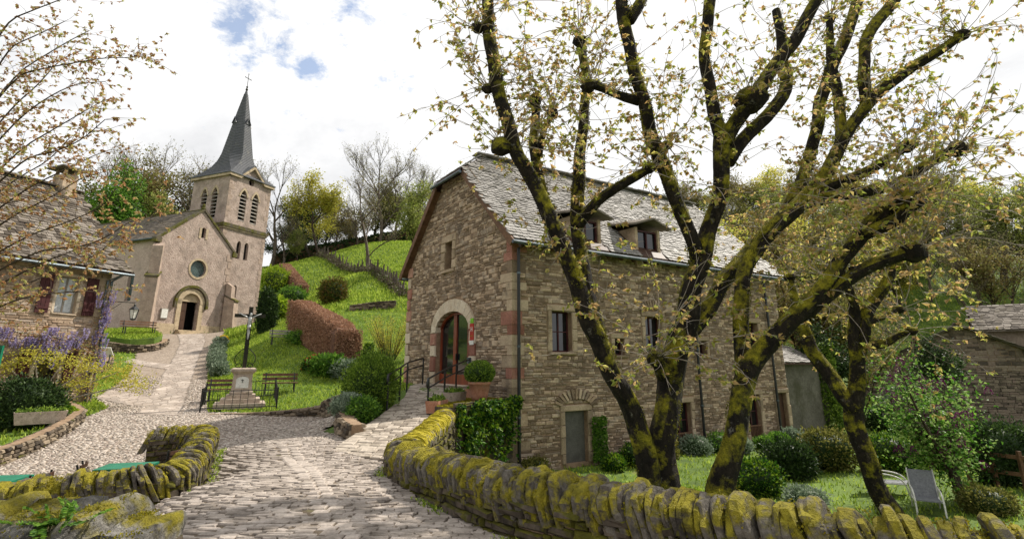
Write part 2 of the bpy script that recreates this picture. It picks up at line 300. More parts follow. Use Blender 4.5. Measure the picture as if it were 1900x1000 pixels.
class MB:
    def __init__(s): s.v = []; s.f = []; s.r = []
    def add(s, V, F, r=0.5):
        b = len(s.v); s.v.extend([tuple(p) for p in V])
        for f in F: s.f.append(tuple(i+b for i in f)); s.r.append(r)
        return s
    def box(s, c, size, ux=(1, 0, 0), uy=(0, 1, 0), uz=(0, 0, 1), r=0.5, bev=0.0):
        c = Vector(c); ux = Vector(ux).normalized()*size[0]/2; uy = Vector(uy).normalized()*size[1]/2; uz = Vector(uz).normalized()*size[2]/2
        V = [c+ux*a+uy*b+uz*d for d in (-1, 1) for b in (-1, 1) for a in (-1, 1)]
        return s.add(V, [(0, 2, 3, 1), (4, 5, 7, 6), (0, 1, 5, 4), (2, 6, 7, 3), (0, 4, 6, 2), (1, 3, 7, 5)], r)
    def beam(s, a, b, w, h, up=(0, 0, 1), r=.5):
        a = Vector(a); b = Vector(b); d = (b-a); x = d.normalized(); y = Vector(up).cross(x)
        if y.length < 1e-4: y = Vector((1, 0, 0)).cross(x)
        y.normalize(); z = x.cross(y)
        return s.box((a+b)/2, (d.length, w, h), x, y, z, r)
    def tube(s, pts, rad, n=8, cap=True, r=.5, wob=0.0, rg=None):
        pts = [Vector(p) for p in pts]; k = len(pts)
        if not hasattr(rad, '__len__'): rad = [rad]*k
        t0 = (pts[1]-pts[0]).normalized(); ref = Vector((0, 0, 1)) if abs(t0.z) < .9 else Vector((1, 0, 0))
        nx = t0.cross(ref).normalized(); V = []
        for i, p in enumerate(pts):
            t = (pts[min(i+1, k-1)]-pts[max(i-1, 0)]).normalized()
            nx = (nx-t*nx.dot(t)); nx = nx.normalized() if nx.length > 1e-6 else t.orthogonal().normalized(); ny = t.cross(nx)
            for j in range(n):
                a = 2*math.pi*j/n; rr = rad[i]*(1+(rg.uniform(-wob, wob) if wob else 0))
                V.append(p+nx*math.cos(a)*rr+ny*math.sin(a)*rr)
        F = [(i*n+j, i*n+(j+1) % n, (i+1)*n+(j+1) % n, (i+1)*n+j) for i in range(k-1) for j in range(n)]
        if cap: F += [tuple(range(n))[::-1], tuple((k-1)*n+j for j in range(n))]
        return s.add(V, F, r)
    def lathe(s, c, prof, n=16, r=.5, wob=0, rg=None):
        c = Vector(c); V = []
        for (rad, z) in prof:
            for j in range(n):
                a = 2*math.pi*j/n; q = rad*(1+(rg.uniform(-wob, wob) if wob else 0)); V.append(c+Vector((q*math.cos(a), q*math.sin(a), z)))
        k = len(prof)
        F = [(i*n+j, i*n+(j+1) % n, (i+1)*n+(j+1) % n, (i+1)*n+j) for i in range(k-1) for j in range(n)]
        F += [tuple(range(n))[::-1], tuple((k-1)*n+j for j in range(n))]
        return s.add(V, F, r)
    def prism(s, poly, ext, r=.5):
        """poly: 3-D points of a planar polygon, ext: vector"""
        k = len(poly); ext = Vector(ext); V = [Vector(p) for p in poly]+[Vector(p)+ext for p in poly]
        F = [(i, (i+1) % k, k+(i+1) % k, k+i) for i in range(k)]+[tuple(range(k))[::-1], tuple(range(k, 2*k))]
        return s.add(V, F, r)
    def face_holes(s, org, U, Vv, N, outer, holes=(), reveal=.25, r=.5):
        """wall sheet with openings and their reveals going inward (-N)"""
        org = Vector(org); U = Vector(U); Vv = Vector(Vv); N = Vector(N)
        loops = [[Vector((u, v, 0)) for u, v in outer]]+[[Vector((u, v, 0)) for u, v in h] for h in holes]
        tris = tessellate_polygon(loops); flat = [p for l in loops for p in l]
        s.add([org+U*p.x+Vv*p.y for p in flat], [tuple(t) for t in tris], r)
        for h in holes:
            k = len(h); A = [org+U*u+Vv*v for u, v in h]; B = [p-N*reveal for p in A]
            s.add(A+B, [(i, (i+1) % k, k+(i+1) % k, k+i) for i in range(k)], r)
        return s
    def build(s, name, m, parent=None, smooth=False, origin=None):
        return link(name, s.v, s.f, s.r, m, parent, smooth, origin)

def arch(u0, u1, v0, vs, vt, n=10, pointed=False):
    """opening outline: rectangle up to vs, arch up to vt"""
    c = (u0+u1)/2; h = (u1-u0)/2; pts = [(u0, v0), (u1, v0), (u1, vs)]
    for i in range(1, n):
        a = math.pi*i/n
        if pointed:
            x = math.cos(a); y = (1-abs(x)**1.6)**.75
        else: x = math.cos(a); y = math.sin(a)
        pts.append((c+h*x, vs+(vt-vs)*y))
    return pts+[(u0, vs)]
def rect(u0, u1, v0, v1): return [(u0, v0), (u1, v0), (u1, v1), (u0, v1)]
def urange(poly, v):
    us = []
    k = len(poly)
    for i in range(k):
        (a, b), (c, d) = poly[i], poly[(i+1) % k]
        if (b-v)*(d-v) < 0: us.append(a+(c-a)*(v-b)/(d-b))
    return (min(us), max(us)) if len(us) >= 2 else None
def stone_piece(org, U, Vv, N, u0, u1, v0, v1, dep, rg, gap=.008, j=.012):
    u0 += gap; u1 -= gap; v0 += gap*.7; v1 -= gap*.7
    if u1-u0 < .02 or v1-v0 < .015: return None
    def J(): return rg.uniform(-j, j)
    q = [(u0+J(), v0+J()*.6), (u1+J(), v0+J()*.6), (u1+J(), v1+J()*.6), (u0+J(), v1+J()*.6)]
    ins = min(.02, .22*(v1-v0)); cu = (u0+u1)/2; cv = (v0+v1)/2
    V = []
    for (u, v) in q: V.append(org+U*u+Vv*v-N*.03)
    for (u, v) in q: V.append(org+U*u+Vv*v+N*(dep*.5))
    for (u, v) in q:
        uu = u+(ins if u < cu else -ins)*rg.uniform(.6, 1.8); vv = v+(ins if v < cv else -ins)*rg.uniform(.6, 1.3)
        V.append(org+U*uu+Vv*vv+N*(dep*rg.uniform(.75, 1.25)))
    F = [(0, 1, 5, 4), (1, 2, 6, 5), (2, 3, 7, 6), (3, 0, 4, 7), (4, 5, 9, 8), (5, 6, 10, 9), (6, 7, 11, 10), (7, 4, 8, 11), (8, 9, 10, 11)]
    return (V, F, rg.random())
def rubble(org, U, Vv, N, outer, holes, ch, ln, seed, dep=(.01, .032)):
    rg = random.Random(seed); org = Vector(org); U = Vector(U); Vv = Vector(Vv); N = Vector(N); out = []
    v = min(p[1] for p in outer); vmax = max(p[1] for p in outer)
    while v < vmax-.02:
        h = rg.uniform(*ch)*(1.55 if rg.random() < .12 else 1); vm = v+h/2
        ur = urange(outer, min(vm, vmax-.001))
        if ur:
            iv = [ur]
            for hl in holes:
                # widest extent of the hole over the course
                rs = [urange(hl, t) for t in (v+.01, vm, v+h-.01)]; rs = [x for x in rs if x]
                if rs:
                    a = min(x[0] for x in rs); b = max(x[1] for x in rs); nv = []
                    for (p, q) in iv:
                        if b <= p or a >= q: nv.append((p, q))
                        else:
                            if a > p+.03: nv.append((p, a))
                            if b < q-.03: nv.append((b, q))
                    iv = nv
            for (p, q) in iv:
                u = p
                while u < q-.02:
                    l = rg.uniform(*ln)*rg.choice((.6, 1, 1, 1.3)); 
                    if q-(u+l) < ln[0]*.6: l = q-u
                    vo = rg.uniform(-.012, .012)
                    # sometimes two thin stones instead of one
                    if rg.random() < .16:
                        m = v+h*rg.uniform(.4, .6)
                        for (a, b) in ((v, m), (m, v+h)):
                            s = stone_piece(org, U, Vv, N, u, u+l, a+vo, b+vo, rg.uniform(*dep), rg)
                            if s: out.append(s)
                    else:
                        s = stone_piece(org, U, Vv, N, u, u+l, v+vo, v+h+vo, rg.uniform(*dep), rg)
                        if s: out.append(s)
                    u += l
        v += h
    return out
def apparent(pc):
    V = pc[0]; a = np.array([tuple(p) for p in V]); c = a.mean(0)
    return np.linalg.norm(a.max(0)-a.min(0))/max(1.0, np.linalg.norm(c))
def emit(pieces, name, m, parent, limit=300, rest=None, smooth=False, inview=True):
    """the pieces that show largest become parts, the rest one joined part"""
    def vis(pc):
        c = np.mean([tuple(p) for p in pc[0]], axis=0); y, z = c[1], c[2]
        f = y*math.cos(PITCH)+z*math.sin(PITCH); 
        if f < .5: return False
        px = CX+FPX*c[0]/f; py = CY-FPX*(-y*math.sin(PITCH)+z*math.cos(PITCH))/f
        return -20 < px < 1920 and -20 < py < 1020
    order = sorted(range(len(pieces)), key=lambda i: -(apparent(pieces[i])+(10 if vis(pieces[i]) else 0)))
    sel = order[:limit]
    for i in sel:
        V, F, r = pieces[i]; link(name, [tuple(p) for p in V], F, [r]*len(F), m, parent, smooth, origin=np.mean([tuple(p) for p in V], axis=0))
    if len(order) > limit:
        mb = MB()
        for i in order[limit:]: V, F, r = pieces[i]; mb.add(V, F, r)
        tag(mb.build(rest or name+'s', m, parent, smooth), kind='stuff')
def leaves(C, D, Lg, Wd, fold=.25, seed=0):
    """rhombic folded leaves; C,D (n,3)"""
    r = np.random.RandomState(seed); n = len(C); C = np.asarray(C, float); D = np.asarray(D, float)
    D = D/np.maximum(1e-6, np.linalg.norm(D, axis=1))[:, None]
    R = r.normal(size=(n, 3)); Sd = np.cross(D, R); Sd /= np.maximum(1e-6, np.linalg.norm(Sd, axis=1))[:, None]; Nn = np.cross(D, Sd)
    Lg = np.broadcast_to(Lg, (n,))[:, None]; Wd = np.broadcast_to(Wd, (n,))[:, None]
    V = np.stack([C, C+D*Lg*.45+Sd*Wd*.5+Nn*Wd*fold, C+D*Lg-Nn*Lg*.12, C+D*Lg*.45-Sd*Wd*.5+Nn*Wd*fold], 1).reshape(-1, 3)
    b = np.arange(n)[:, None]*4
    F = np.concatenate([b+np.array([[0, 1, 2]]), b+np.array([[0, 2, 3]])], 1).reshape(-1, 3)
    rn = np.repeat(r.rand(n), 2)
    return V, F, rn
def leafobj(name, sets, m, parent, origin=None):
    Vs, Fs, Rs, b = [], [], [], 0
    for (V, F, R) in sets: Vs.append(V); Fs.append(F+b); Rs.append(R); b += len(V)
    return link(name, np.concatenate(Vs), np.concatenate(Fs), np.concatenate(Rs), m, parent, origin=origin)
def bump3(P_, seed, f=1.0):
    r = np.random.RandomState(seed); s = 0
    for i in range(5):
        k = r.normal(size=3)*f*(1.6**i)*.8; s = s+np.sin(P_@k+r.rand()*6.28)/(1.45**i)
    return s*.4
def blob(name, c, rad, m, n, lsize, label, cat, group=None, seed=1, core='leaf_dark', shape=2.0, lump=.18, stems=True, base=None, up=.35, flat=0):
    """leafy bush: a dark inner body, stems and thousands of leaves round an uneven outline"""
    r = np.random.RandomState(seed); c = np.array(c, float); rad = np.array(rad, float)
    bz = c[2]-rad[2] if base is None else base
    root = empty(name, (c[0], c[1], bz), label, cat, group)
    d = r.normal(size=(n, 3)); d /= np.linalg.norm(d, axis=1)[:, None]
    k = (np.abs(d)**shape).sum(1)**(-1/shape)
    q = 1+lump*1.35*bump3(d, seed, 2.6)
    depth = np.where(r.rand(n) < .86, 1-np.abs(r.normal(size=n))*.12, 1+r.rand(n)*.22)
    C = c+d*k[:, None]*rad*(q*depth)[:, None]
    ok = C[:, 2] > bz; C = C[ok]; d = d[ok]
    D = d+r.normal(size=C.shape)*.7; D[:, 2] += up
    ls = lsize*(.6+.8*r.rand(len(C)))
    leafobj('foliage', [leaves(C, D, ls, ls*.6, seed=seed)], m, root)
    # inner body
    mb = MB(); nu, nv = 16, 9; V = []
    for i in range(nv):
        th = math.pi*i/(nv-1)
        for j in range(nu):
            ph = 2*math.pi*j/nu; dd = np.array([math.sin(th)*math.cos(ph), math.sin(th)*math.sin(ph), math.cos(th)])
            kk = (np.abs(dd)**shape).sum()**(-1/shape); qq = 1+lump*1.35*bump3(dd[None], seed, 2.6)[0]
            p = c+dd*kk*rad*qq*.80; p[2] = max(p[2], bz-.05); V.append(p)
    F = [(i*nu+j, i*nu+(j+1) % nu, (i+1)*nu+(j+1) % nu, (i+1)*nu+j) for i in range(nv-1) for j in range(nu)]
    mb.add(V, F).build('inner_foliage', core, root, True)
    return root

# ------------------------------------------------------------------ terrain
CP = [(0, 0, -1.66), (-1.5, 5, -1.69), (1, 4, -1.68), (0, -6, -1.5), (-1.7, 8.5, -1.73), (-3, 11.5, -1.76), (-5.5, 14, -1.82), (-6, 16.5, -1.83), (-10, 20, -1.78), (-5.8, 20, -1.8),
      (-6.9, 9.2, -2.34), (-8, 6, -2.5), (-5.6, 7.2, -2.2), (-6.9, 11.2, -2.1), (-6.1, 9.2, -2.36), (-10.4, 14, -2.1), (-12, 10, -2.3), (-9, 17, -1.93), (-14, 18.5, -1.8), (-16.5, 22, -1.5), (-18, 16, -1.8), (-4.4, 8.2, -1.75), (-5.6, 11, -1.78), (-12.4, 21.2, -1.74),
      (-16.9, 27, -.75), (-20, 33, .3), (-24.9, 42, 2.0), (-26.5, 38.5, 1.85), (-27, 34, 1.2), (-21, 27, -.6), (-10.5, 21.9, -1.7), (-8, 22, -1.65), (-6.2, 21.6, -1.55), (-8, 26, -.7), (-12, 28, -.3),
      (-16.6, 34, .9), (-11, 27.6, -.1), (-8.5, 27.6, 0.05), (-13.7, 34, 2.1), (-10, 33, 1.9), (-13.4, 39.5, 4.1), (-17, 40, 3.0), (-20, 47, 3.6), (-22.8, 48.6, 2.75), (-5, 34, 2.3), (-4, 28, .3), (-4.6, 24.5, -.7), (-4.2, 19, -1.1),
      (-16, 50, 7.2), (-10, 55.6, 9.7), (0, 55, 9.4), (-20, 62, 10.6), (-20, 75, 16.2), (-5, 75, 16.6), (10, 75, 15.5), (-20, 90, 17), (-5, 95, 17.5), (2, 36, 2.6), (6, 45, 5.5), (10, 60, 10),
      (-32, 50, 4.5), (-40, 40, 3.0), (-40, 65, 10), (-35, 80, 13), (-30, 30, .3), (-40, 15, -1), (-27, 22, -1.2),
      (12, 29, -3.2), (28, 35, -3.0), (35, 28, -3.2), (28, 46, 0.5), (20, 42, 1), (30, 58, 9), (50, 45, 3), (60, 70, 16), (40, 75, 17), (25, 80, 17), (70, 30, 0), (15, -10, -3.1), (40, 5, -3.2),
      (150, 100, 25), (0, 150, 20), (-150, 120, 18), (0, 330, 22), (300, 300, 22), (-300, 300, 22), (-150, 0, 4), (150, 0, 2), (0, -100, -2), (150, -100, -2), (-150, -100, -2), (-320, 0, 8), (320, 0, 8), (0, -200, -2)]
CPa = np.array(CP); XC = CPa[:, :2]
def _phi(r): return np.sqrt(r*r+4.0)
_A = _phi(np.linalg.norm(XC[:, None]-XC[None], axis=2)); n_ = len(XC)
_B = np.zeros((n_+1, n_+1)); _B[:n_, :n_] = _A; _B[:n_, n_] = 1; _B[n_, :n_] = 1
_w = np.linalg.solve(_B, np.concatenate([CPa[:, 2], [0]]))
def Hb(x, y):
    x = np.asarray(x, float); y = np.asarray(y, float); sh = x.shape; q = np.stack([x.ravel(), y.ravel()], 1); out = np.empty(len(q))
    for i in range(0, len(q), 20000):
        d = np.linalg.norm(q[i:i+20000, None]-XC[None], axis=2); out[i:i+20000] = _phi(d)@_w[:n_]+_w[n_]
    return out.reshape(sh)
GARD = [(60, -30), (14, -1.0), (8, 2.35), (5, 3.35), (3.6, 3.95), (2.42, 4.6), (1.29, 5.4), (.57, 5.95), (-.33, 6.9), (-1.2, 8.1), (-1.9, 9.2), (-2.1, 14.1), (-.6, 17.3), (6, 23), (12, 27.5), (60, 27.5)]
GZ = -3.12
def inpoly(x, y, poly):
    x = np.asarray(x, float); y = np.asarray(y, float); c = np.zeros(x.shape, bool); k = len(poly)
    for i in range(k):
        (x1, y1), (x2, y2) = poly[i], poly[(i+1) % k]
        with np.errstate(divide='ignore', invalid='ignore'):
            c ^= ((y1 > y) != (y2 > y)) & (x < (x2-x1)*(y-y1)/((y2-y1) if y2 != y1 else 1e-9)+x1)
    return c
def H(x, y):
    x = np.asarray(x, float); y = np.asarray(y, float); z = Hb(x, y)
    return np.where(inpoly(x, y, GARD), GZ+.04*np.sin(x*1.3)+.04*np.cos(y*.9+x*.4), z)
def hz(x, y): return float(H(np.array([x]), np.array([y]))[0])
def hb(x, y): return float(Hb(np.array([x]), np.array([y]))[0])
def G(px, py, low=False):
    """where the ray through a pixel meets the ground"""
    d = raydir(px, py); t = np.linspace(2, 140, 3000); X = d.x*t; Y = d.y*t; Z = d.z*t
    hh = H(X, Y) if low else Hb(X, Y)
    hit = Z < hh; i = int(np.argmax(hit)) if hit.any() else int(300+np.argmin((Z-hh)[300:]))
    return Vector((X[i], Y[i], float(hh[i])))
def axis(lo, hi, fl, fh, fine, grow=1.22):
    a = list(np.arange(fl, fh+1e-6, fine)); s = fine
    while a[-1] < hi: s *= grow; a.append(a[-1]+s)
    s = fine
    while a[0] > lo: s *= grow; a.insert(0, a[0]-s)
    return np.array(a)
def sheet(name, xs, ys, zf, m, keep=None, parent=None, smooth=True, dz=0.0):
    X, Y = np.meshgrid(xs, ys); Z = zf(X, Y)+dz; nx, ny = len(xs), len(ys)
    V = np.stack([X, Y, Z], 2).reshape(-1, 3); i = np.arange(nx*ny).reshape(ny, nx)
    F = np.stack([i[:-1, :-1], i[:-1, 1:], i[1:, 1:], i[1:, :-1]], 2).reshape(-1, 4)
    if keep is not None:
        cx = V[F].mean(1); F = F[keep(cx[:, 0], cx[:, 1])]
        u, inv = np.unique(F, return_inverse=True); V = V[u]; F = inv.reshape(-1, 4)
    return link(name, V, F, None, m, parent, smooth, origin=(0, 0, 0))
xs = axis(-700, 700, -34, 40, .5); ys = axis(-300, 1200, -2, 80, .5)
XX, YY = np.meshgrid(xs, ys)
# paved areas (plan)
ROAD = [(-2.5, -6), (-2.5, 4.6), (-3.3, 5.8), (-4.5, 7.8), (-4.8, 8.7), (-5.5, 10.2), (-6.2, 11.7), (-5.8, 12.2), (-4.4, 12.5), (-3.3, 12.7), (-2.0, 12.4), (-1.7, 12), (-1.5, 9), (-1.2, 8.1), (-.33, 6.9), (.57, 5.95), (1.29, 5.4), (2.42, 4.6), (3.6, 3.95), (5, 3.35), (8, 2.3), (8, -6)]
def G2(px, py): g = G(px, py); return (g.x, g.y)
PLAZA = [(-3.3, 5.8), (-5.0, 5.6), (-7.0, 5.6), (-13, 5), (-19, 9), (-19.5, 16), G2(60, 835), G2(145, 780), (-14.9, 21.0), (-16.6, 22.6), (-18.5, 27), (-22, 32.5), (-25.6, 37.6), (-25.9, 39.4), (-23.4, 45.0), G2(412, 640), G2(385, 690), G2(386, 766), G2(500, 767), G2(592, 767), G2(662, 764), (-5.0, 15.2), (-4.7, 14.3), (-3.5, 13.0), (-3.3, 12.7), (-4.4, 12.5), (-5.8, 12.2), (-6.2, 11.7), (-5.5, 10.2), (-4.8, 8.7), (-4.5, 7.8)]
PATH = [G2(250, 770), G2(334, 770), G2(345, 735), G2(357, 700), G2(370, 660), G2(381, 634), (-24.1, 42.5), (-25.2, 41.2), G2(334, 638), G2(312, 680), G2(285, 725)]
STRIP1 = [G2(160, 717), G2(288, 737), G2(272, 757), G2(158, 736)]
STRIP2 = [G2(200, 655), G2(316, 676), G2(311, 686), G2(200, 664)]
paved = lambda x, y: inpoly(x, y, ROAD) | inpoly(x, y, PLAZA)
def Hground(x, y):
    z = H(x, y); z = z-np.where(paved(x, y), .07, 0.0)
    far = (y > 0) & (y < 200); return z+np.where(~paved(x, y) & ~inpoly(x, y, GARD) & (y > 21), .05*np.sin(x*.9+y*.5)*np.cos(y*.8-x*.3), 0)
g = sheet('ground', xs, ys, Hground, 'grass_ground'); tag(g, kind='structure')
fx = np.arange(-28, 9, .2); fy = np.arange(-6, 48, .2)
road = sheet('road', fx, fy, Hb, 'sett_bed', lambda x, y: inpoly(x, y, ROAD) & (y > -6), dz=.0); tag(road, kind='structure')
plaza = sheet('plaza', fx, fy, Hb, 'pebble_bed', lambda x, y: inpoly(x, y, PLAZA), dz=.004); tag(plaza, kind='structure')
fx2 = np.arange(-28, -8, .12); fy2 = np.arange(18, 45, .12)
path = sheet('path', fx2, fy2, Hb, 'path_slab', lambda x, y: inpoly(x, y, PATH) | inpoly(x, y, STRIP1) | inpoly(x, y, STRIP2), dz=.02); tag(path, kind='structure')

# setts of the road: flat stones laid across it, a gutter line of larger ones down the middle
def make_setts():
    rg = random.Random(3); pcs = []
    pos = []
    y = 2.6
    while y < 13:
        h = rg.uniform(.05, .09); x = -6.6+rg.uniform(0, .2)
        while x < 5:
            l = rg.uniform(.09, .30)
            pos.append((x, y, l, h)); x += l
        y += h
    cx = np.array([p[0]+p[2]/2 for p in pos]); cy = np.array([p[1]+p[3]/2 for p in pos])
    sk = .12*np.sin(cx*.8+cy*.3)       # courses wander
    ok = inpoly(cx, cy+sk, ROAD); zc = Hb(cx, cy+sk)
    for i, (x, y, l, h) in enumerate(pos):
        if not ok[i]: continue
        # gutter line
        gx = -1.98-(cy[i]-6.45)*.50
        if abs(cx[i]-gx) < .17 and cy[i] < 11.2: continue
        z = zc[i]; t = rg.uniform(.010, .020); tl = rg.uniform(-.007, .007); tp = rg.uniform(-.005, .005); 
        jx = lambda: rg.uniform(-.022, .022); jy = lambda: rg.uniform(-.014, .014)
        x0, x1, y0, y1 = x+.006, x+l-.006, y+.004+sk[i], y+h-.004+sk[i]
        base = [(x0+jx(), y0+jy()), (x1+jx(), y0+jy()), (x1+jx(), y1+jy()), (x0+jx(), y1+jy())]
        mx, my = (x0+x1)/2, (y0+y1)/2
        # six-sided outline: ends narrower than the middle
        ring = [base[0], (mx+jx(), y0-rg.uniform(-.005, .015)), base[1], base[2], (mx+jx(), y1+rg.uniform(-.005, .015)), base[3]]
        V = [(a, b, z-.03) for a, b in ring]+[(a, b, z+t*.5+tl*((a-mx)/l)) for a, b in ring]
        V += [(mx+(a-mx)*.92, my+(b-my)*.80, z+t+tl*((a-mx)/l)*2+tp*(b-my)/h) for a, b in ring]
        F = [(j, (j+1) % 6, 6+(j+1) % 6, 6+j) for j in range(6)]+[(6+j, 6+(j+1) % 6, 12+(j+1) % 6, 12+j) for j in range(6)]+[(12, 13, 14, 15, 16, 17)]
        pcs.append((V, F, min(1, max(0, rg.gauss(.5, .2)))))
    y = 5.0
    while y < 11.2:   # gutter line: two rows of longer dressed stones with a joint between
        for sg in (-1, 1):
            h = rg.uniform(.11, .17); gx = -1.98-(y-6.45)*.50+sg*.095; z = hb(gx, y); w = .085*rg.uniform(.85, 1.15)
            ring = [(gx-w, y+.006), (gx, y+rg.uniform(-.004, .006)), (gx+w, y+.006), (gx+w, y+h-.01), (gx, y+h-.004), (gx-w, y+h-.01)]; t = rg.uniform(.012, .03); my = y+h/2
            V = [(a, b, z-.03) for a, b in ring]+[(a, b, z+t*.5) for a, b in ring]+[(gx+(a-gx)*.86, my+(b-my)*.8, z+t) for a, b in ring]
            F = [(j, (j+1) % 6, 6+(j+1) % 6, 6+j) for j in range(6)]+[(6+j, 6+(j+1) % 6, 12+(j+1) % 6, 12+j) for j in range(6)]+[(12, 13, 14, 15, 16, 17)]
            pcs.append((V, F, rg.uniform(.55, 1)))
        y += h
    emit(pcs, 'sett', 'sett', road, 300, 'small_setts')
make_setts()
def make_pebbles():
    n = 62000; r = np.random.RandomState(5)
    # jittered grid, finer close by
    pts = []
    for (y0, y1, st) in ((5.5, 14, .085), (14, 27, .11)):
        gx, gy = np.meshgrid(np.arange(-20, -3, st), np.arange(y0, y1, st*.8)); q = np.stack([gx.ravel(), gy.ravel()], 1)
        q += (r.rand(*q.shape)-.5)*st*.75; pts.append(np.concatenate([q, np.full((len(q), 1), st)], 1))
    q = np.concatenate(pts); x, y, st = q[:, 0], q[:, 1], q[:, 2]
    vis = np.abs(x) < y*.98+1
    ok = inpoly(x, y, PLAZA) & vis & ~inpoly(x, y, PATH) & ~inpoly(x, y, STRIP1) & ~inpoly(x, y, STRIP2)
    x, y, st = x[ok], y[ok], st[ok]; z = Hb(x, y); n = len(x)
    a = r.rand(n)*6.28; L1 = st*(.34+.26*r.rand(n)); L2 = st*(.24+.18*r.rand(n)); hh = .008+.014*r.rand(n)
    ring = [2*math.pi*k/6 for k in range(6)]; V = []
    for (sc, hz_) in ((1.0, -.4), (.86, .62), (.45, 1.0)):
        for t in ring:
            lx = np.cos(t)*L1*sc*(.85+.3*r.rand(n)); ly = np.sin(t)*L2*sc*(.85+.3*r.rand(n))
            V.append(np.stack([x+lx*np.cos(a)-ly*np.sin(a), y+lx*np.sin(a)+ly*np.cos(a), z+.006+hh*hz_], 1))
    V = np.stack(V, 1).reshape(-1, 3); b = np.arange(n)[:, None]*18
    quads = np.array([[j, (j+1) % 6, 6+(j+1) % 6, 6+j] for j in range(6)]+[[6+j, 6+(j+1) % 6, 12+(j+1) % 6, 12+j] for j in range(6)]+[[12, 13, 14, 17], [14, 15, 16, 17]])
    F = (b[:, :, None]+quads[None]).reshape(-1, 4); rn = np.repeat(np.clip(r.normal(.5, .3, n), 0, 1), len(quads))
    o = link('pebbles', V, F, rn, 'pebble', plaza, True, origin=(-10, 15, -2)); tag(o, kind='stuff')
make_pebbles()

# lawn grass
def make_grass():
    r = np.random.RandomState(9); sets = []
    def scatter(n, x0, x1, y0, y1, h, cond):
        x = r.uniform(x0, x1, n); y = r.uniform(y0, y1, n); ok = cond(x, y); x, y = x[ok], y[ok]; z = Hground(x, y)
        D = r.normal(size=(len(x), 3))*.45; D[:, 2] = 1; ls = h*(.5+r.rand(len(x)))
        sets.append(leaves(np.stack([x, y, z-.02], 1), D, ls, ls*.28, seed=3))
    scatter(90000, -20, -4, 20.5, 42, .10, lambda x, y: ~paved(x, y))
    scatter(110000, -34, 6, 36, 82, .22, lambda x, y: ~paved(x, y))
    scatter(30000, 8, 60, 27.5, 60, .22, lambda x, y: ~paved(x, y))
    scatter(30000, -24, -12, 12, 40, .12, lambda x, y: ~paved(x, y))
    scatter(34000, -1.5, 22, 8, 27, .10, lambda x, y: inpoly(x, y, GARD))
    o = leafobj('grass', sets, 'blade', None); tag(o, 'short spring grass of the lawns and meadow slope', 'grass', kind='stuff')
make_grass()

# ------------------------------------------------------------------ parapets and dry stone walls
def path_resample(pts, step):
    pts = [Vector(p) for p in pts]; d = [0]
    for a, b in zip(pts, pts[1:]): d.append(d[-1]+(b-a).length)
    out = []; s = 0
    while s <= d[-1]:
        i = max(j for j in range(len(d)) if d[j] <= s+1e-9); i = min(i, len(pts)-2)
        t = (s-d[i])/max(1e-9, d[i+1]-d[i]); out.append(pts[i].lerp(pts[i+1], t)); s += step
    return out
def smooth_path(pts, it=2):
    pts = [Vector(p) for p in pts]
    for _ in range(it):
        q = [pts[0]]
        for a, b in zip(pts, pts[1:]): q += [a.lerp(b, .25), a.lerp(b, .75)]
        q.append(pts[-1]); pts = q
    return pts
def slab_coping(c, t, nrm, half, thick, hgt, lean, rg, drop=.10):
    """one stone set on edge across a wall: rounded top, rough outline, flanks hanging over the wall faces"""
    c = Vector(c); t = Vector(t); nrm = Vector(nrm); up = Vector((0, 0, 1)); V = []
    prof = [(-1.0, -drop*rg.uniform(.4, 1.5)), (-1.06*rg.uniform(.95, 1.06), rg.uniform(.1, .35)*hgt)]
    sk = rg.uniform(-.25, .25); pk = rg.uniform(.86, 1.12); pw = rg.uniform(.5, .8)
    for i in range(1, 8):
        a = math.pi*i/8; x = -math.cos(a)*rg.uniform(.85, 1.06); y = math.sin(a)**pw
        prof.append((x, (.2+.8*y*(1+sk*x))*hgt*pk*rg.uniform(.92, 1.07)))
    prof += [(1.06*rg.uniform(.95, 1.06), rg.uniform(.1, .35)*hgt), (1.0, -drop*rg.uniform(.4, 1.5))]
    m = len(prof); sh = rg.uniform(-.25, .25); tw = rg.uniform(-.12, .12)
    for k, (off, sc) in enumerate(((-.5, .90), (-.3, 1.0), (.3, 1.0), (.5, .90))):
        for (x, y) in prof:
            p = c+nrm*(x*half*sc)+up*(y*sc if y > 0 else y)
            V.append(p+t*(off*thick+y*math.tan(lean)+x*half*tw+rg.uniform(-.07, .07)*thick)+up*rg.uniform(-.004, .004))
    F = [(k*m+i, k*m+i+1, (k+1)*m+i+1, (k+1)*m+i) for k in range(3) for i in range(m-1)]
    F += [tuple(range(m))[::-1], tuple(3*m+i for i in range(m))]
    return (V, F, rg.random())
from mathutils import noise as _mn
def noise1(v): return _mn.noise(Vector(v))
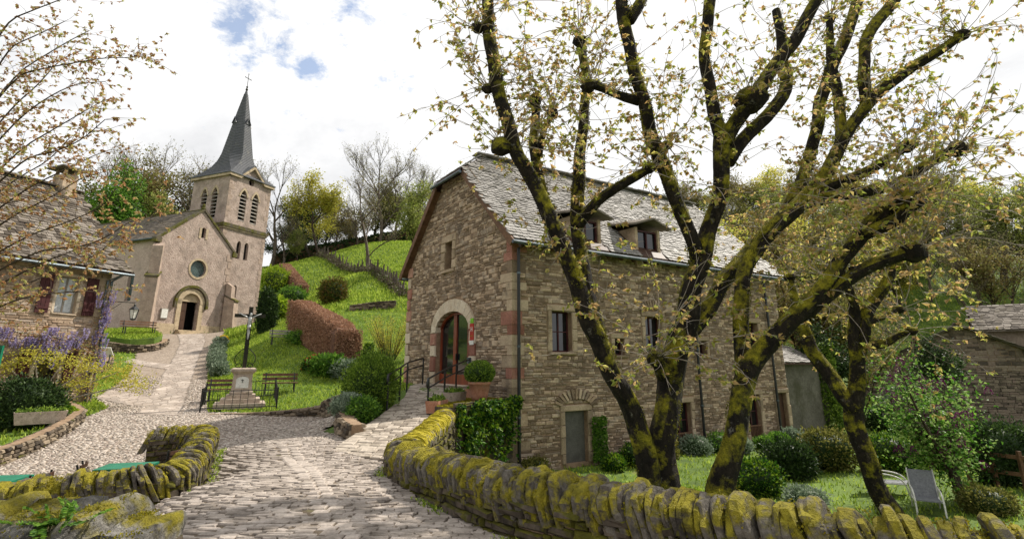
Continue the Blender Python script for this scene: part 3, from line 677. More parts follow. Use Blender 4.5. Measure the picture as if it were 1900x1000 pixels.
def drywall(name, line, half, label, cat, zb_front, zb_back, thick, hgt, mcop, mface, seed, lean=.25, ch=(.07, .13), coping=True, sides=(1, -1), origin=None, ln=(.12, .4), drop=.10, fuzz=0.0):
    """line: top centre line (x,y,z of the wall top under the coping). zb_*: ground height on the two sides (functions)"""
    rg = random.Random(seed); line = path_resample(smooth_path(line, 2), .05)
    L = len(line); mid = line[L//2]
    root = empty(name, (mid.x, mid.y, min(zb_front(mid.x, mid.y), zb_back(mid.x, mid.y))), label, cat)
    # core
    tang = [(line[min(i+2, L-1)]-line[max(i-2, 0)]) for i in range(L)]; tang = [Vector((t.x, t.y, 0)).normalized() for t in tang]
    nrm = [Vector((t.y, -t.x, 0)) for t in tang]
    mb = MB(); V = []
    for p, q in zip(line, nrm):
        a = p+q*(half-.05); b = p-q*(half-.05); V += [(a.x, a.y, zb_front(a.x, a.y)-.2), (a.x, a.y, p.z), (b.x, b.y, p.z), (b.x, b.y, zb_back(b.x, b.y)-.2)]
    F = [(i*4+j, i*4+j+1, (i+1)*4+j+1, (i+1)*4+j) for i in range(L-1) for j in range(3)]+[(0, 1, 2, 3), (4*L-4, 4*L-1, 4*L-2, 4*L-3)]
    mb.add(V, F).build('core', 'mortar', root)
    # face stones
    pcs = []
    for sgn, zb in ((1, zb_front), (-1, zb_back)):
        if sgn not in sides: continue
        lev = 0.0
        for course in range(40):
            h = rg.uniform(*ch); i = 0; anyc = False
            while i < L-2:
                k = max(2, int(rg.uniform(*ln)/.05)); j = min(L-1, i+k)
                m = (i+j)//2; p = line[m]; z1 = p.z-lev; z0 = z1-h; gz = zb(p.x+nrm[m].x*half*sgn, p.y+nrm[m].y*half*sgn)
                if z1 > gz-.02:
                    anyc = True; a = line[i]+nrm[i]*sgn*(half-.05); b = line[j]+nrm[j]*sgn*(half-.05); U = Vector((b.x-a.x, b.y-a.y, 0)); l = U.length
                    if l > .03:
                        U.normalize(); s = stone_piece(Vector((a.x, a.y, 0)), U, Vector((0, 0, 1)), nrm[m]*sgn, 0, l, z0, z1, rg.uniform(.035, .09), rg, .006, .015)
                        if s: pcs.append(s)
                i = j
            lev += h
            if not anyc: break
    emit(pcs, 'stone', mface, root, 300, 'small_stones')
    if coping:
        cps = []; s = 0.0; i = 0
        tot = (L-1)*.05; fuzzC = []; fuzzD = []
        while s < tot-.02:
            th = rg.uniform(*thick); f = s/.05; i = min(L-2, int(f)); p = line[i].lerp(line[i+1], f-i); c = Vector((p.x, p.y, p.z+rg.uniform(-.025, .02)))
            h_ = rg.uniform(*hgt); cps.append(slab_coping(c, tang[i], nrm[i], half*rg.uniform(.98, 1.08), th*1.3, h_, lean*rg.uniform(.4, 1.6), rg, drop)); s += th
            for _ in range(int(fuzz*th*100)):
                x = rg.uniform(-1, 1); a = p+nrm[i]*x*half*1.04+Vector((0, 0, h_*(.25+.75*math.sqrt(max(0, 1-x*x)))*rg.uniform(.55, 1.0)))+tang[i]*rg.uniform(-.5, .5)*th
                if noise1(a*3.0)+.6*noise1(a*9) > .10: fuzzC.append(tuple(a)); fuzzD.append((nrm[i].x*x+rg.gauss(0, .5), nrm[i].y*x+rg.gauss(0, .5), .6+rg.gauss(0, .5)))
        emit(cps, 'coping_stone', mcop, root, 300, 'coping_stones', smooth=False)
        if fuzzC: tag(leafobj('moss', [leaves(np.array(fuzzC), np.array(fuzzD), .022, .016, seed=seed)], 'leaf_moss', root), kind='stuff')
    return root
gz = lambda x, y: GZ
hbz = lambda x, y: hb(x, y)
RP = [(9, 2.05, -1.27), (5.0, 3.1, -1.29), (3.45, 3.9, -1.30), (2.3, 4.6, -1.31), (1.15, 5.4, -1.33), (.25, 6.1, -1.35), (-.3, 6.8, -1.37), (-.88, 7.75, -1.42), (-1.4, 8.6, -1.48), (-1.75, 9.25, -1.5), (-1.8, 9.75, -1.5)]
drywall('bridge_parapet', RP, .27, 'long low mossy parapet of slabs on edge curving beside the cobbled road', 'wall', gz, hbz, (.035, .095), (.19, .27), 'mossy_stone', 'mossy_face', 21, lean=.3, sides=(-1, 1), drop=.16, fuzz=22)
RP2 = [(-1.78, 9.35, -1.50), (-1.78, 10, -1.47), (-1.74, 11.5, -1.42), (-1.66, 13.0, -1.36), (-1.6, 14.2, -1.28)]
drywall('ramp_parapet', RP2, .24, 'short parapet thick with yellow moss beside the entrance ramp', 'wall', gz, hbz, (.04, .08), (.13, .2), 'mossy_stone_rich', 'mossy_face', 22, lean=.3, fuzz=30)
LP = [(-7.4, 11.75, -1.52), (-6.75, 12.15, -1.5), (-6.3, 11.9, -1.5), (-5.9, 11.0, -1.5), (-5.25, 9.6, -1.55), (-4.8, 8.55, -1.58), (-4.78, 8.1, -1.58), (-5.3, 7.8, -1.62), (-6.4, 7.6, -1.72), (-8.8, 7.2, -1.84)]
drywall('hooked_parapet', LP, .23, 'mossy low wall hooked round between the road and the cobbled square', 'wall', hbz, hbz, (.035, .08), (.17, .24), 'mossy_stone', 'mossy_face', 23, lean=.3, drop=.16, fuzz=22)
def near_corner():
    rg = random.Random(31); root = empty('corner_wall', (-3.3, 4.1, -1.7), 'broad corner wall of big weathered grey slabs with moss and a fern', 'wall')
    MB().prism([(-2.62, 1.0, -2.4), (-2.62, 4.6, -2.4), (-7, 5.2, -2.4), (-7, 4.3, -2.4), (-3.3, 3.9, -2.4), (-3.3, 1.0, -2.4)], (0, 0, 1.1)).build('core', 'mossy_face', root)
    pcs = []
    def rock(c, sx, sy, sz, rz, lean):
        n = 18; V = []; lv = ((-.3, .96), (.15, 1.02), (.5, 1.04), (.78, .98), (.93, .82), (1.0, .5)); o_ = Vector((rg.random()*9, rg.random()*9, 0))
        for k, (lz, sc) in enumerate(lv):
            for j in range(n):
                a = 2*math.pi*j/n; ca, sa = math.cos(a), math.sin(a); q = (abs(ca)**3.0+abs(sa)**3.0)**(-1/3.0)*sc
                x, y = ca*q*sx, sa*q*sy; w = noise1(Vector((x*6, y*6, lz*2))+o_)*.5+noise1(Vector((x*15, y*15, lz*5))+o_)*.3
                x *= 1+w*.22; y *= 1+w*.14; z = lz*sz+w*.05+lean*x*.25+.05*noise1(Vector((x*9, y*3, 0))+o_)
                V.append((c[0]+x*math.cos(rz)-y*math.sin(rz)+lean*lz*.1, c[1]+x*math.sin(rz)+y*math.cos(rz), c[2]+z))
        m = len(lv); F = [(k*n+j, k*n+(j+1) % n, (k+1)*n+(j+1) % n, (k+1)*n+j) for k in range(m-1) for j in range(n)]+[tuple((m-1)*n+j for j in range(n))]
        pcs.append((V, F, rg.random()))
    # slabs of the arm that turns away, then those along the road, set on edge
    x = -2.5
    for w in (.17, .13, .16, .2, .14, .18, .15, .2, .16, .2, .18, .22, .2, .2, .22, .2):
        rock((x-w/2-.1, 4.42+(-2.6-x)*.07, -1.38), w*.62, .44*rg.uniform(.9, 1.1), .30*rg.uniform(.75, 1.2), rg.uniform(-.15, .3), rg.uniform(-.3, .6)); x -= w
    y = 4.05
    for w in (.16, .2, .15, .2, .18, .16, .2, .18, .2, .2):
        rock((-2.78+rg.uniform(-.05, .05), y-w/2, -1.40), .44*rg.uniform(.9, 1.12), w*.62, .29*rg.uniform(.8, 1.2), rg.uniform(-.2, .2), rg.uniform(-.3, .3)); y -= w
    for i in range(4):  # side stones towards the road
        pass
    emit(pcs, 'coping_stone', 'big_stone', root, 300, smooth=True)
    C = []; D = []
    for k in range(26):
        b0 = Vector((-3.2+rg.gauss(0, .1), 4.2+rg.gauss(0, .08), -1.12)); d = Vector((rg.gauss(.2, .6), rg.gauss(-.2, .6), rg.uniform(.2, .9))).normalized(); L = rg.uniform(.12, .26)
        for i in range(10):
            t = (i+1)/10; p = b0+d*L*t+Vector((0, 0, -.25*L*t*t)); sd = d.cross(Zv).normalized()
            for sg in (-1, 1): C.append(tuple(p)); D.append(tuple(sd*sg+d*.5))
    leafobj('fern', [leaves(np.array(C), np.array(D), .045, .022, seed=4)], 'leaf_green', root)
    C = []; D = []
    for V, F, r in pcs:
        for _ in range(420):
            q = rg.choice(V[54:]); p2 = rg.choice(V[54:]); t = rg.random(); p = Vector(q).lerp(Vector(p2), t*.5)
            if noise1(p*2.6) > .08: C.append((p.x, p.y, p.z)); D.append((rg.gauss(0, .6), rg.gauss(0, .6), .8))
    tag(leafobj('moss', [leaves(np.array(C), np.array(D), .02, .014, seed=6)], 'leaf_moss', root), kind='stuff')
    st = rubble((-2.6, 1.0, 0), (0, 1, 0), (0, 0, 1), (1, 0, 0), rect(0, 3.72, -1.75, -1.33), [], (.09, .16), (.15, .4), 5, (.02, .06))
    st += rubble((-2.62, 4.62, 0), (-.995, .105, 0), (0, 0, 1), (.105, .995, 0), rect(0, 4.2, -2.3, -1.33), [], (.09, .16), (.15, .4), 6, (.02, .06))
    emit(st, 'stone', 'mossy_face', root, 300, 'small_stones')
near_corner()
# lower walls round the square
def lawn_wall():
    a, b, c, d, e = [G(*p) for p in ((388, 769), (500, 770), (592, 770), (606, 770), (662, 767))]
    up = lambda v, h: (v.x, v.y, hb(v.x, v.y)+h)
    drywall('lawn_wall', [up(a, .02), up(b, .10), up(c, .30), up(d, .52), up(e, .66)], .17, 'low dry stone wall rising along the edge of the lawn', 'wall', hbz, lambda x, y: hb(x, y)+.1, (.3, .5), (.05, .07), 'ramp_slab', 'dark_rubble', 24, lean=0, coping=False)
    mb = MB()
    rgl = random.Random(4); pts = path_resample([up(a, .03), up(b, .12), up(c, .32), up(d, .54), up(e, .68)], .45)
lawn_wall()
drywall('bed_wall', [(-3.42, 12.7, -1.36), (-3.75, 13.2, -1.3), (-4.2, 14.1, -1.18), (-4.5, 15.6, -1.1), (-4.7, 17, -1.0)], .18, 'stone bed wall under the dense green bush beside the ramp', 'wall', lambda x, y: hb(x, y), hbz, (.2, .4), (.05, .08), 'ramp_slab', 'dark_rubble', 25, lean=0, coping=False)
def cb():
    pts = [G(-20, 868), G(40, 845), G(100, 815), G(140, 788), G(146, 776), G(120, 765)]
    drywall('flower_bed_wall', [(p.x, p.y, hb(p.x, p.y)+.34) for p in pts], .16, 'curved low stone wall holding the flower bed before the house', 'wall', hbz, lambda x, y: hb(x, y)+.2, (.3, .5), (.05, .07), 'ramp_slab', 'dark_rubble', 26, lean=0, coping=False, ch=(.05, .1))
cb()
def cw():
    pts = [G(200, 652), G(240, 655), G(285, 651), G(305, 642), G(306, 634)]
    drywall('church_bed_wall', [(p.x, p.y, hb(p.x, p.y)+.55-.35*i/4) for i, p in enumerate(pts)], .2, 'curved stone wall of the grass bed below the church', 'wall', hbz, lambda x, y: hb(x, y)+.3, (.3, .5), (.05, .07), 'ramp_slab', 'dark_rubble', 27, lean=0, coping=False)
    q = [G(165, 690), G(196, 690), G(200, 672), G(182, 668)]
    drywall('stub_wall', [(p.x, p.y, hb(p.x, p.y)+.5) for p in q[:3]], .22, 'short stone wall stub beside the notice board', 'wall', hbz, hbz, (.3, .5), (.05, .07), 'ramp_slab', 'dark_rubble', 28, lean=0, coping=False)
cw()
# grass bed behind the church wall
def bed():
    pts = [G(200, 640), G(240, 644), G(285, 641), G(300, 634), Vector((-25.9, 38.9, 0)), Vector((-27.5, 34, 0))]
    V = [(p.x, p.y, hb(p.x, p.y)+.45) for p in pts]; o = MB().prism([(a, b, c-.6) for a, b, c in V], (0, 0, .6)).build('terrace', 'grass_ground'); tag(o, kind='structure')
    r = np.random.RandomState(3); x = r.uniform(-29, -20, 30000); y = r.uniform(28, 41, 30000); ok = inpoly(x, y, [(a, b) for a, b, c in V]); x, y = x[ok], y[ok]; zt = max(c for a, b, c in V)
    zc = Hb(x, y)+.45; D = r.normal(size=(len(x), 3))*.4; D[:, 2] = 1
    tag(leafobj('bed_grass', [leaves(np.stack([x, y, zc-.04], 1), D, .12+.1*r.rand(len(x)), .04, seed=2)], 'blade', o), kind='stuff')
bed()
drywall('meadow_wall', [(G(648, 577).x, G(648, 577).y, hb(G(648, 577).x, G(648, 577).y)+.35)]+[(p.x, p.y, hb(p.x, p.y)+.45) for p in (G(690, 573), G(735, 570))], .2, 'overgrown low terrace wall across the green slope', 'wall', hbz, hbz, (.3, .5), (.05, .07), 'ramp_slab', 'dark_rubble', 29, lean=0, coping=False)

# ------------------------------------------------------------------ ramp to the hotel door
RA = Vector((-2.62, 10.9, -1.74)); RB = Vector((-2.5, 14.4, -1.36)); RC = Vector((-2.35, 19.55, -.80))
def ramp():
    hw = .72; pts = [RA, RB, Vector((-2.42, 17, -1.08)), RC]
    lf = [(-3.62, 11.2, -1.755), (-3.35, 14.3, -1.34), (-3.25, 17, -1.07), (-3.5, 19.3, -.82), (-3.4, 20.9, -.80)]
    rt = [(-1.9, 10.6, -1.755), (-1.8, 14.3, -1.34), (-1.55, 17, -1.07), (-.9, 17.9, -.92), (-1.2, 18.4, -.80)]
    mb = MB(); V = lf+rt; F = [(i, i+1, 6+i, 5+i) for i in range(4)]; mb.add(V, F)
    V = [(a, b, c-2) for a, b, c in lf]; mb.add(lf+V, [(i, i+1, 6+i, 5+i) for i in range(4)])
    V = [(a, b, c-2) for a, b, c in rt]; mb.add(rt+V, [(i, i+1, 6+i, 5+i) for i in range(4)])
    o = mb.build('ramp', 'sett_bed', None, origin=(0, 0, 0)); tag(o, kind='structure')
    rg = random.Random(8); pcs = []
    def edge(t, E):
        f = t*4; i = min(3, int(f)); return Vector(E[i]).lerp(Vector(E[i+1]), f-i)
    t = 0.0
    while t < .98:
        dt = rg.uniform(.010, .017); a0, a1 = edge(t, lf), edge(min(1, t+dt), lf); b0, b1 = edge(t, rt), edge(min(1, t+dt), rt); s = 0.0
        while s < .97:
            ds = rg.uniform(.09, .24) if s > 0 else rg.uniform(.16, .3)
            s1 = min(1, s+ds); q = [a0.lerp(b0, s), a0.lerp(b0, s1), a1.lerp(b1, s1), a1.lerp(b1, s)]; c = sum(q, Vector())/4; h = rg.uniform(.012, .03)
            V = [c+(p-c)*.93 for p in q]; V = [Vector((p.x, p.y, p.z-.02)) for p in V]+[Vector((p.x+rg.uniform(-.01, .01), p.y+rg.uniform(-.01, .01), p.z+h*.6)) for p in V]+[c+(p-c)*.8+Vector((0, 0, h+rg.uniform(-.004, .004))) for p in q]
            F = [(j, (j+1) % 4, 4+(j+1) % 4, 4+j) for j in range(4)]+[(4+j, 4+(j+1) % 4, 8+(j+1) % 4, 8+j) for j in range(4)]+[(8, 9, 10, 11)]
            pcs.append((V, F, rg.random())); s = s1
        t += dt
    emit(pcs, 'paving_stone', 'ramp_slab', o, 300, 'small_paving_stones')
ramp()

# ------------------------------------------------------------------ openings
def window_unit(parent, org, U, N, u0, u1, v0, v1, rec, mframe, bars=(1, 1), fw=.06, curtain=False, name='window'):
    """frame + glazing bars as one part, panes below it"""
    org = Vector(org); U = Vector(U); N = Vector(N); Z = Vector((0, 0, 1)); q = lambda u, v, d: org+U*u+Z*v-N*d
    mb = MB()
    def bar(ua, ub, va, vb, d, th): mb.box(q((ua+ub)/2, (va+vb)/2, d), (ub-ua, th, vb-va), U, N, Z)
    bar(u0, u0+fw, v0, v1, rec, .06); bar(u1-fw, u1, v0, v1, rec, .06); bar(u0+fw, u1-fw, v0, v0+fw, rec, .058); bar(u0+fw, u1-fw, v1-fw, v1, rec, .058)
    nu, nv = bars
    for i in range(1, nu): c = u0+(u1-u0)*i/nu; bar(c-fw*.5, c+fw*.5, v0+fw, v1-fw, rec, .05)
    for i in range(1, nv): c = v0+(v1-v0)*i/nv; bar(u0+fw, u1-fw, c-fw*.3, c+fw*.3, rec, .04)
    fr = mb.build(name, mframe, parent)
    for i in range(nu):
        for j in range(nv):
            a = u0+(u1-u0)*i/nu+fw*.5; b = u0+(u1-u0)*(i+1)/nu-fw*.5; c = v0+(v1-v0)*j/nv+fw*.3; d = v0+(v1-v0)*(j+1)/nv-fw*.3
            MB().box(q((a+b)/2, (c+d)/2, rec+.012), (b-a, .012, d-c), U, N, Z).build('pane', 'curtain' if (curtain and j == 0) else 'glass', fr)
    return fr
def surround(parent, org, U, N, u0, u1, v0, v1, m, rg, w=.22, proud=.05, sill=True, arch_top=False):
    org = Vector(org); U = Vector(U); N = Vector(N); Z = Vector((0, 0, 1)); pcs = []
    v = v0
    while v < v1-.02:
        h = min(v1-v, rg.uniform(.28, .5)); h = v1-v if v1-v-h < .12 else h
        for sgn in (0, 1):
            ww = w*rg.uniform(.8, 1.45)
            a, b = (u0-ww, u0) if sgn == 0 else (u1, u1+ww)
            s = stone_piece(org, U, Z, N, a, b, v, v+h, proud, rg, .005, .006); s and pcs.append(s)
        v += h
    s = stone_piece(org, U, Z, N, u0-w*1.1, u1+w*1.1, v1, v1+w*1.1, proud*1.05, rg, .004, .006); pcs.append(s)
    if sill: pcs.append(stone_piece(org, U, Z, N, u0-w*.8, u1+w*.8, v0-w*.55, v0, proud*1.7, rg, .004, .006))
    for V, F, r in pcs: link('dressed_stone', [tuple(p) for p in V], F, [r]*len(F), m, parent, origin=np.mean([tuple(p) for p in V], axis=0))
def slates(org, U, Sv, N, wid, length, inside, tile, m, parent, seed, name='roof_slate', thick=.03):
    """overlapping stone slates; inside(u,s) says where the roof is"""
    rg = random.Random(seed); org = Vector(org); U = Vector(U); Sv = Vector(Sv); N = Vector(N); pcs = []; s = 0.0
    while s < length:
        ex = tile[1]*rg.uniform(.85, 1.15)*(1.15-.35*s/length); u = wid[0]-rg.uniform(0, tile[0])
        while u < wid[1]:
            w = tile[0]*rg.uniform(.6, 1.45)
            if inside(u+w/2, s+ex*.5):
                e = ex*1.55; ul, ur = u+.006, u+w-.006; j = lambda a: rg.uniform(-a, a); lift = thick*rg.uniform(1.1, 1.9)
                cut = rg.uniform(.05, .3)*w
                low = [(ul+cut*rg.random(), s+j(.02)), (ur-cut*rg.random(), s+j(.02))]
                ring = [(ul, s+ex*rg.uniform(.2, .4)), low[0], low[1], (ur, s+ex*rg.uniform(.2, .4)), (ur-.01, s+e), (ul+.01, s+e)]
                hts = [lift*.8, lift, lift, lift*.8, .008, .008]
                V = [org+U*a+Sv*b+N*(h-thick*.9) for (a, b), h in zip(ring, hts)]+[org+U*a+Sv*b+N*(h+j(.005)) for (a, b), h in zip(ring, hts)]
                F = [(i, (i+1) % 6, 6+(i+1) % 6, 6+i) for i in (5, 0, 1, 2, 3)]+[(6, 7, 8, 9, 10, 11)]
                pcs.append((V, F, rg.random()))
            u += w
        s += ex
    emit(pcs, name, m, parent, 300, 'small_'+name+'s')

# ------------------------------------------------------------------ the stone hotel
g_ = Vector((-.545, .838, 0)).normalized(); s_ = Vector((.838, .545, 0)).normalized(); ng = -s_; ns = -g_; Zv = Vector((0, 0, 1))
HC = Vector((0, 16.5, 0)); GWd, SLn, EZ = 8.2, 14.07, 3.95
def hotel():
    root = empty('stone_house', (3.5, 23, GZ), 'tall brown rubble stone inn with arched glass door and half-hipped slate roof', 'house')
    rg = random.Random(41)
    gp = [(0, -3.4), (GWd, -3.4), (GWd, EZ), (5.35, 6.9), (2.85, 6.9), (0, EZ)]
    door = arch(2.6, 5.25, -.8, 1.05, 1.75, 12); gw = rect(4.1, 4.7, 3.36, 4.4)
    sw_up = [(1.5, 2.3), (5.66, 6.52), (11.6, 12.4)]; small = [(4.15, 4.6), (8.5, 8.95)]
    sh = [rect(a, b, .28, 1.55) for a, b in sw_up]+[rect(a, b, .2, .75) for a, b in small]+[rect(1.94, 2.83, -3.0, -1.5), rect(6.85, 7.75, -3.25, -1.45), rect(11.15, 12.0, -3.25, -1.3), rect(13.2, 13.9, -3.3, -1.3)]
    mb = MB()
    mb.face_holes(HC, g_, Zv, ng, gp, [door, gw], .4)
    mb.face_holes(HC, s_, Zv, ns, rect(0, SLn, -3.6, EZ), sh, .35)
    B = HC+s_*SLn; mb.face_holes(B, g_, Zv, s_, [(0, -3.6), (GWd, -3.6), (GWd, EZ), (4.1, 7.9), (0, EZ)])
    mb.face_holes(HC+g_*GWd, s_, Zv, g_, rect(0, SLn, -3.6, EZ))
    wall = mb.build('wall', 'mortar', root)
    # quoins at the near corner, red and pale blocks alternating
    v = -3.2; k = 0; qh = []
    while v < EZ-.1:
        h = rg.uniform(.24, .42); a, b = (.55, .30) if k % 2 else (.28, .5)
        a *= rg.uniform(.85, 1.25); b *= rg.uniform(.85, 1.25); p = .014
        c = HC+(-ng-ns)*0; x0 = HC+ng*p+ns*p
        poly = [x0, HC+g_*a+ng*p, HC+g_*a, HC+g_*a-ng*.02-ns*.0, HC+s_*b-ns*.02, HC+s_*b+ns*p]
        poly = [Vector((q.x, q.y, v+.008)) for q in (HC+ng*p+ns*p, HC+g_*a+ng*p, HC+g_*a-ng*.1, HC-ng*.1-ns*.1, HC+s_*b-ns*.1, HC+s_*b+ns*p)]
        m = MB().prism(poly, (0, 0, h-.016), rg.random())
        mm = rg.choice(['red_sandstone', 'quoin_stone', 'rubble', 'quoin_stone', 'rubble']); 
        m.build('quoin', mm, wall); qh.append((v, v+h, a, b)); v += h; k += 1
    for zz in range(12):   # far left corner of the gable
        z0 = -1.6+zz*.46; w = .45 if zz % 2 else .28
        if z0+.46 < EZ:
            s = stone_piece(HC, g_, Zv, ng, GWd-w, GWd+.02, z0, z0+.44, .06, rg); link('quoin', [tuple(p) for p in s[0]], s[1], [s[2]]*len(s[1]), rg.choice(['red_sandstone', 'pale_stone']), wall)
    # rubble, leaving out the dressed stones
    def grow(h, d): us = [p[0] for p in h]; vs = [p[1] for p in h]; return rect(min(us)-d, max(us)+d, min(vs)-d*.5, max(vs)+d)
    dk = arch(2.6-.42, 5.25+.42, -.8, 1.05, 1.75+.46, 12)
    q1 = [rect(-.01, a-.01, v0, v1) for v0, v1, a, b in qh]; q2 = [rect(-.01, b-.01, v0, v1) for v0, v1, a, b in qh]
    lower = [(0, -3.2), (GWd-.25, -3.2), (GWd-.25, EZ), (5.35, 6.88), (2.85, 6.88), (0, EZ)]
    pcs = rubble(HC, g_, Zv, ng, lower, [dk, grow(gw, .26)]+q1, (.055, .125), (.10, .44), 51)
    emit(pcs, 'stone', 'rubble', wall, 300, 'small_stones')
    pcs = rubble(HC, s_, Zv, ns, rect(0, SLn, -3.2, EZ), [grow(h, .2) for h in sh]+q2, (.05, .12), (.10, .44), 52)
    w2 = MB().box(HC+s_*SLn*.5+g_*.6+Zv*.3, (SLn-1, .1, 6), s_, g_, Zv).build('inner_wall', 'mortar', root)
    emit(pcs, 'stone', 'rubble', w2, 300, 'small_stones')
    # door arch voussoirs and jambs
    n = 11; cu = 3.925
    for i in range(n):
        a0, a1 = math.pi*i/n, math.pi*(i+1)/n
        def pt(a, k, d): return HC+g_*(cu+(1.325+k*.9)*math.cos(a))+Zv*(1.05+(.70+k)*math.sin(a))+ng*d
        q = [pt(a0, .0, -.2), pt(a1-.012, .0, -.2), pt(a1-.012, .44, -.2), pt(a0, .44, -.2)]
        MB().prism(q, ng*.27, rg.random()).build('voussoir', 'pale_stone', wall)
    v = -.8; k = 0
    while v < 1.04:
        h = min(1.05-v, rg.uniform(.4, .62))
        for a, b in ((2.18, 2.6), (5.25, 5.67)):
            s = stone_piece(HC, g_, Zv, ng, a, b, v, v+h, .07, rg, .005, .006); link('jamb_stone', [tuple(p) for p in s[0]], s[1], [s[2]]*len(s[1]), ('red_sandstone' if (k+(a > 4)) % 2 == 0 else 'pale_stone'), wall, origin=np.mean([tuple(p) for p in s[0]], axis=0))
        v += h; k += 1
    surround(wall, HC, g_, ng, 4.1, 4.7, 3.36, 4.4, 'quoin_stone', rg, .26)
    for h in sh[:3]: surround(wall, HC, s_, ns, h[0][0], h[1][0], h[0][1], h[2][1], 'quoin_stone', rg, .18)
    for h in sh[3:5]: surround(wall, HC, s_, ns, h[0][0], h[1][0], h[0][1], h[2][1], 'quoin_stone', rg, .16)
    for h in sh[5:]: surround(wall, HC, s_, ns, h[0][0], h[1][0], h[0][1], h[2][1], 'quoin_stone', rg, .17, sill=False)
    # relieving arches of thin stones over two of the openings
    for (c, v, w) in ((6.09, 1.78, .62), (2.38, -1.28, .75)):
        for i in range(13):
            a = math.radians(20+140*i/12); p = HC+s_*(c+w*math.cos(a))+Zv*(v-.12+w*.55*math.sin(a))+ns*.045; d = s_*math.cos(a)+Zv*math.sin(a)
            MB().box(p, (.3, .07, .08), d, ns, d.cross(ns), rg.random()).build('arch_stone', 'rubble', wall)
    # windows
    window_unit(root, HC, g_, ng, 4.1, 4.7, 3.36, 4.4, .3, 'maroon_paint', (1, 1))
    for h in sh[:3]: window_unit(root, HC, s_, ns, h[0][0], h[1][0], h[0][1], h[2][1], .22, 'maroon_paint', (2, 2), .05)
    for h in sh[3:5]: window_unit(root, HC, s_, ns, h[0][0], h[1][0], h[0][1], h[2][1], .22, 'maroon_paint', (1, 1), .05)
    for h in sh[6:8]:
        f = window_unit(root, HC, s_, ns, h[0][0], h[1][0], h[0][1], h[2][1], .2, 'maroon_paint', (2, 3), .06, curtain=False, name='french_window')
        mb = MB(); u0, u1 = h[0][0], h[1][0]; z0 = h[0][1]+.05
        q = lambda u, z: HC+s_*u+Zv*z-ns*.04
        for z in (z0, z0+.72): mb.beam(q(u0, z), q(u1, z), .05, .05)
        for i in range(9): u = u0+(u1-u0)*(i+.5)/9; mb.beam(q(u, z0), q(u, z0+.72), .03, .03, up=(1, 0, 0))
        mb.build('railing', 'brown_wood', root)
    c = HC+s_*2.385+Zv*-2.25-ns*.18; d = MB().box(c, (.89, .06, 1.5), s_, ns, Zv).build('cellar_door', 'grey_paint', root)
    c = HC+s_*13.55+Zv*-2.3-ns*.18; MB().box(c, (.7, .06, 2.0), s_, ns, Zv).build('garden_door', 'dark_wood', root)
    # glazed entrance: two leaves, side light, arched head
    q = lambda u, v, d: HC+g_*u+Zv*v-ng*d
    ent = MB()
    outer = arch(2.6, 5.25, -.8, 1.05, 1.75, 12)
    def framebar(u0, u1, v0, v1, d=.20, th=.08): ent.box(q((u0+u1)/2, (v0+v1)/2, d), (u1-u0, th, v1-v0), g_, ng, Zv)
    def top(u): return 1.05+.7*math.sqrt(max(0, 1-((u-3.925)/1.325)**2))
    k = 14
    for i in range(k):
        a = 3.0+(5.2-3.0)*i/k; b = 3.0+(5.2-3.0)*(i+1)/k
        ent.beam(q(a, top(a)-.07, .2), q(b, top(b)-.07, .2), .08, .14, up=ng)
    for u in (3.04, 3.98, 4.10, 5.17): framebar(u-.055, u+.055, -.8, top(u)-.08)
    for a, b in ((3.095, 3.925), (4.155, 5.115)):
        framebar(a, b, -.8, -.45, .202, .07)
    er = ent.build('entrance_door', 'red_wood', root)
    for a, b in ((3.09, 3.93), (4.15, 5.12)):
        pts = [q(a, -.46, .21), q(b, -.46, .21)]+[q(b+(a-b)*i/6, top(b+(a-b)*i/6)-.1, .21) for i in range(7)]
        MB().prism(pts, ng*-.012).build('pane', 'glass', er)
    MB().box(q(3.89, .15, .15), (.03, .05, .22), g_, ng, Zv).build('handle', 'black_metal', er)
    MB().box(q(2.80, .1, .24), (.38, .02, 1.75), g_, ng, Zv).build('side_panel', 'grey_paint', root)
    MB().box(q(3.925, -.84, .1), (2.65, .7, .1), g_, ng, Zv).build('threshold', 'pale_stone', root)
    # roof underlay
    sl = (EZ+3.98-EZ)/4.1; RZ = EZ+4.1*.97
    def rp(u, s, off=0): z = EZ+.97*(u if u <= 4.1 else 8.2-u)+off; return HC+g_*u+s_*s+Zv*z
    mb = MB()
    right = [rp(-.4, -.25), rp(-.4, 14.35), rp(4.1, 14.35), rp(4.1, 1.15), rp(2.95, -.25)]
    left = [rp(8.6, -.25), rp(8.6, 14.35), rp(4.1, 14.35), rp(4.1, 1.15), rp(5.25, -.25)]
    for pl in (right, left): mb.prism(pl, Zv*.10)
    mb.prism([rp(2.95, -.25)-s_*.1, rp(5.25, -.25)-s_*.1, rp(4.1, 1.15)], Zv*.10)
    roof = mb.build('roof', 'dark_wood', root)
    su = (g_+Zv*.97).normalized(); nn = s_.cross(su); nn = nn if nn.z > 0 else -nn
    Lr = 4.55*math.sqrt(1+.97**2); k1 = math.sqrt(1+.97**2)
    def inr(u, s):
        h = s/k1-.4
        lo = -.3 if h < 2.95 else -.3+(h-2.95)/1.15*1.4
        if not (lo < u < 14.35): return False
        for t, w, h0, h1 in DORM:
            if abs(u-t) < w and h0 < h < h1: return False
        return True
    slates(rp(-.45, 0)+Zv*.10, s_, su, nn, (-.4, 14.35), Lr, inr, (.25, .15), 'lauze', roof, 61)
    hs = (s_*1.4+Zv*(1.15*.97)).normalized(); hn = g_.cross(hs); hn = hn if hn.z > 0 else -hn
    r2 = MB().box(rp(4.1, 1.2)+Zv*.13, (.3, .2, .06), s_, g_, Zv).build('ridge_stone', 'lauze', roof)
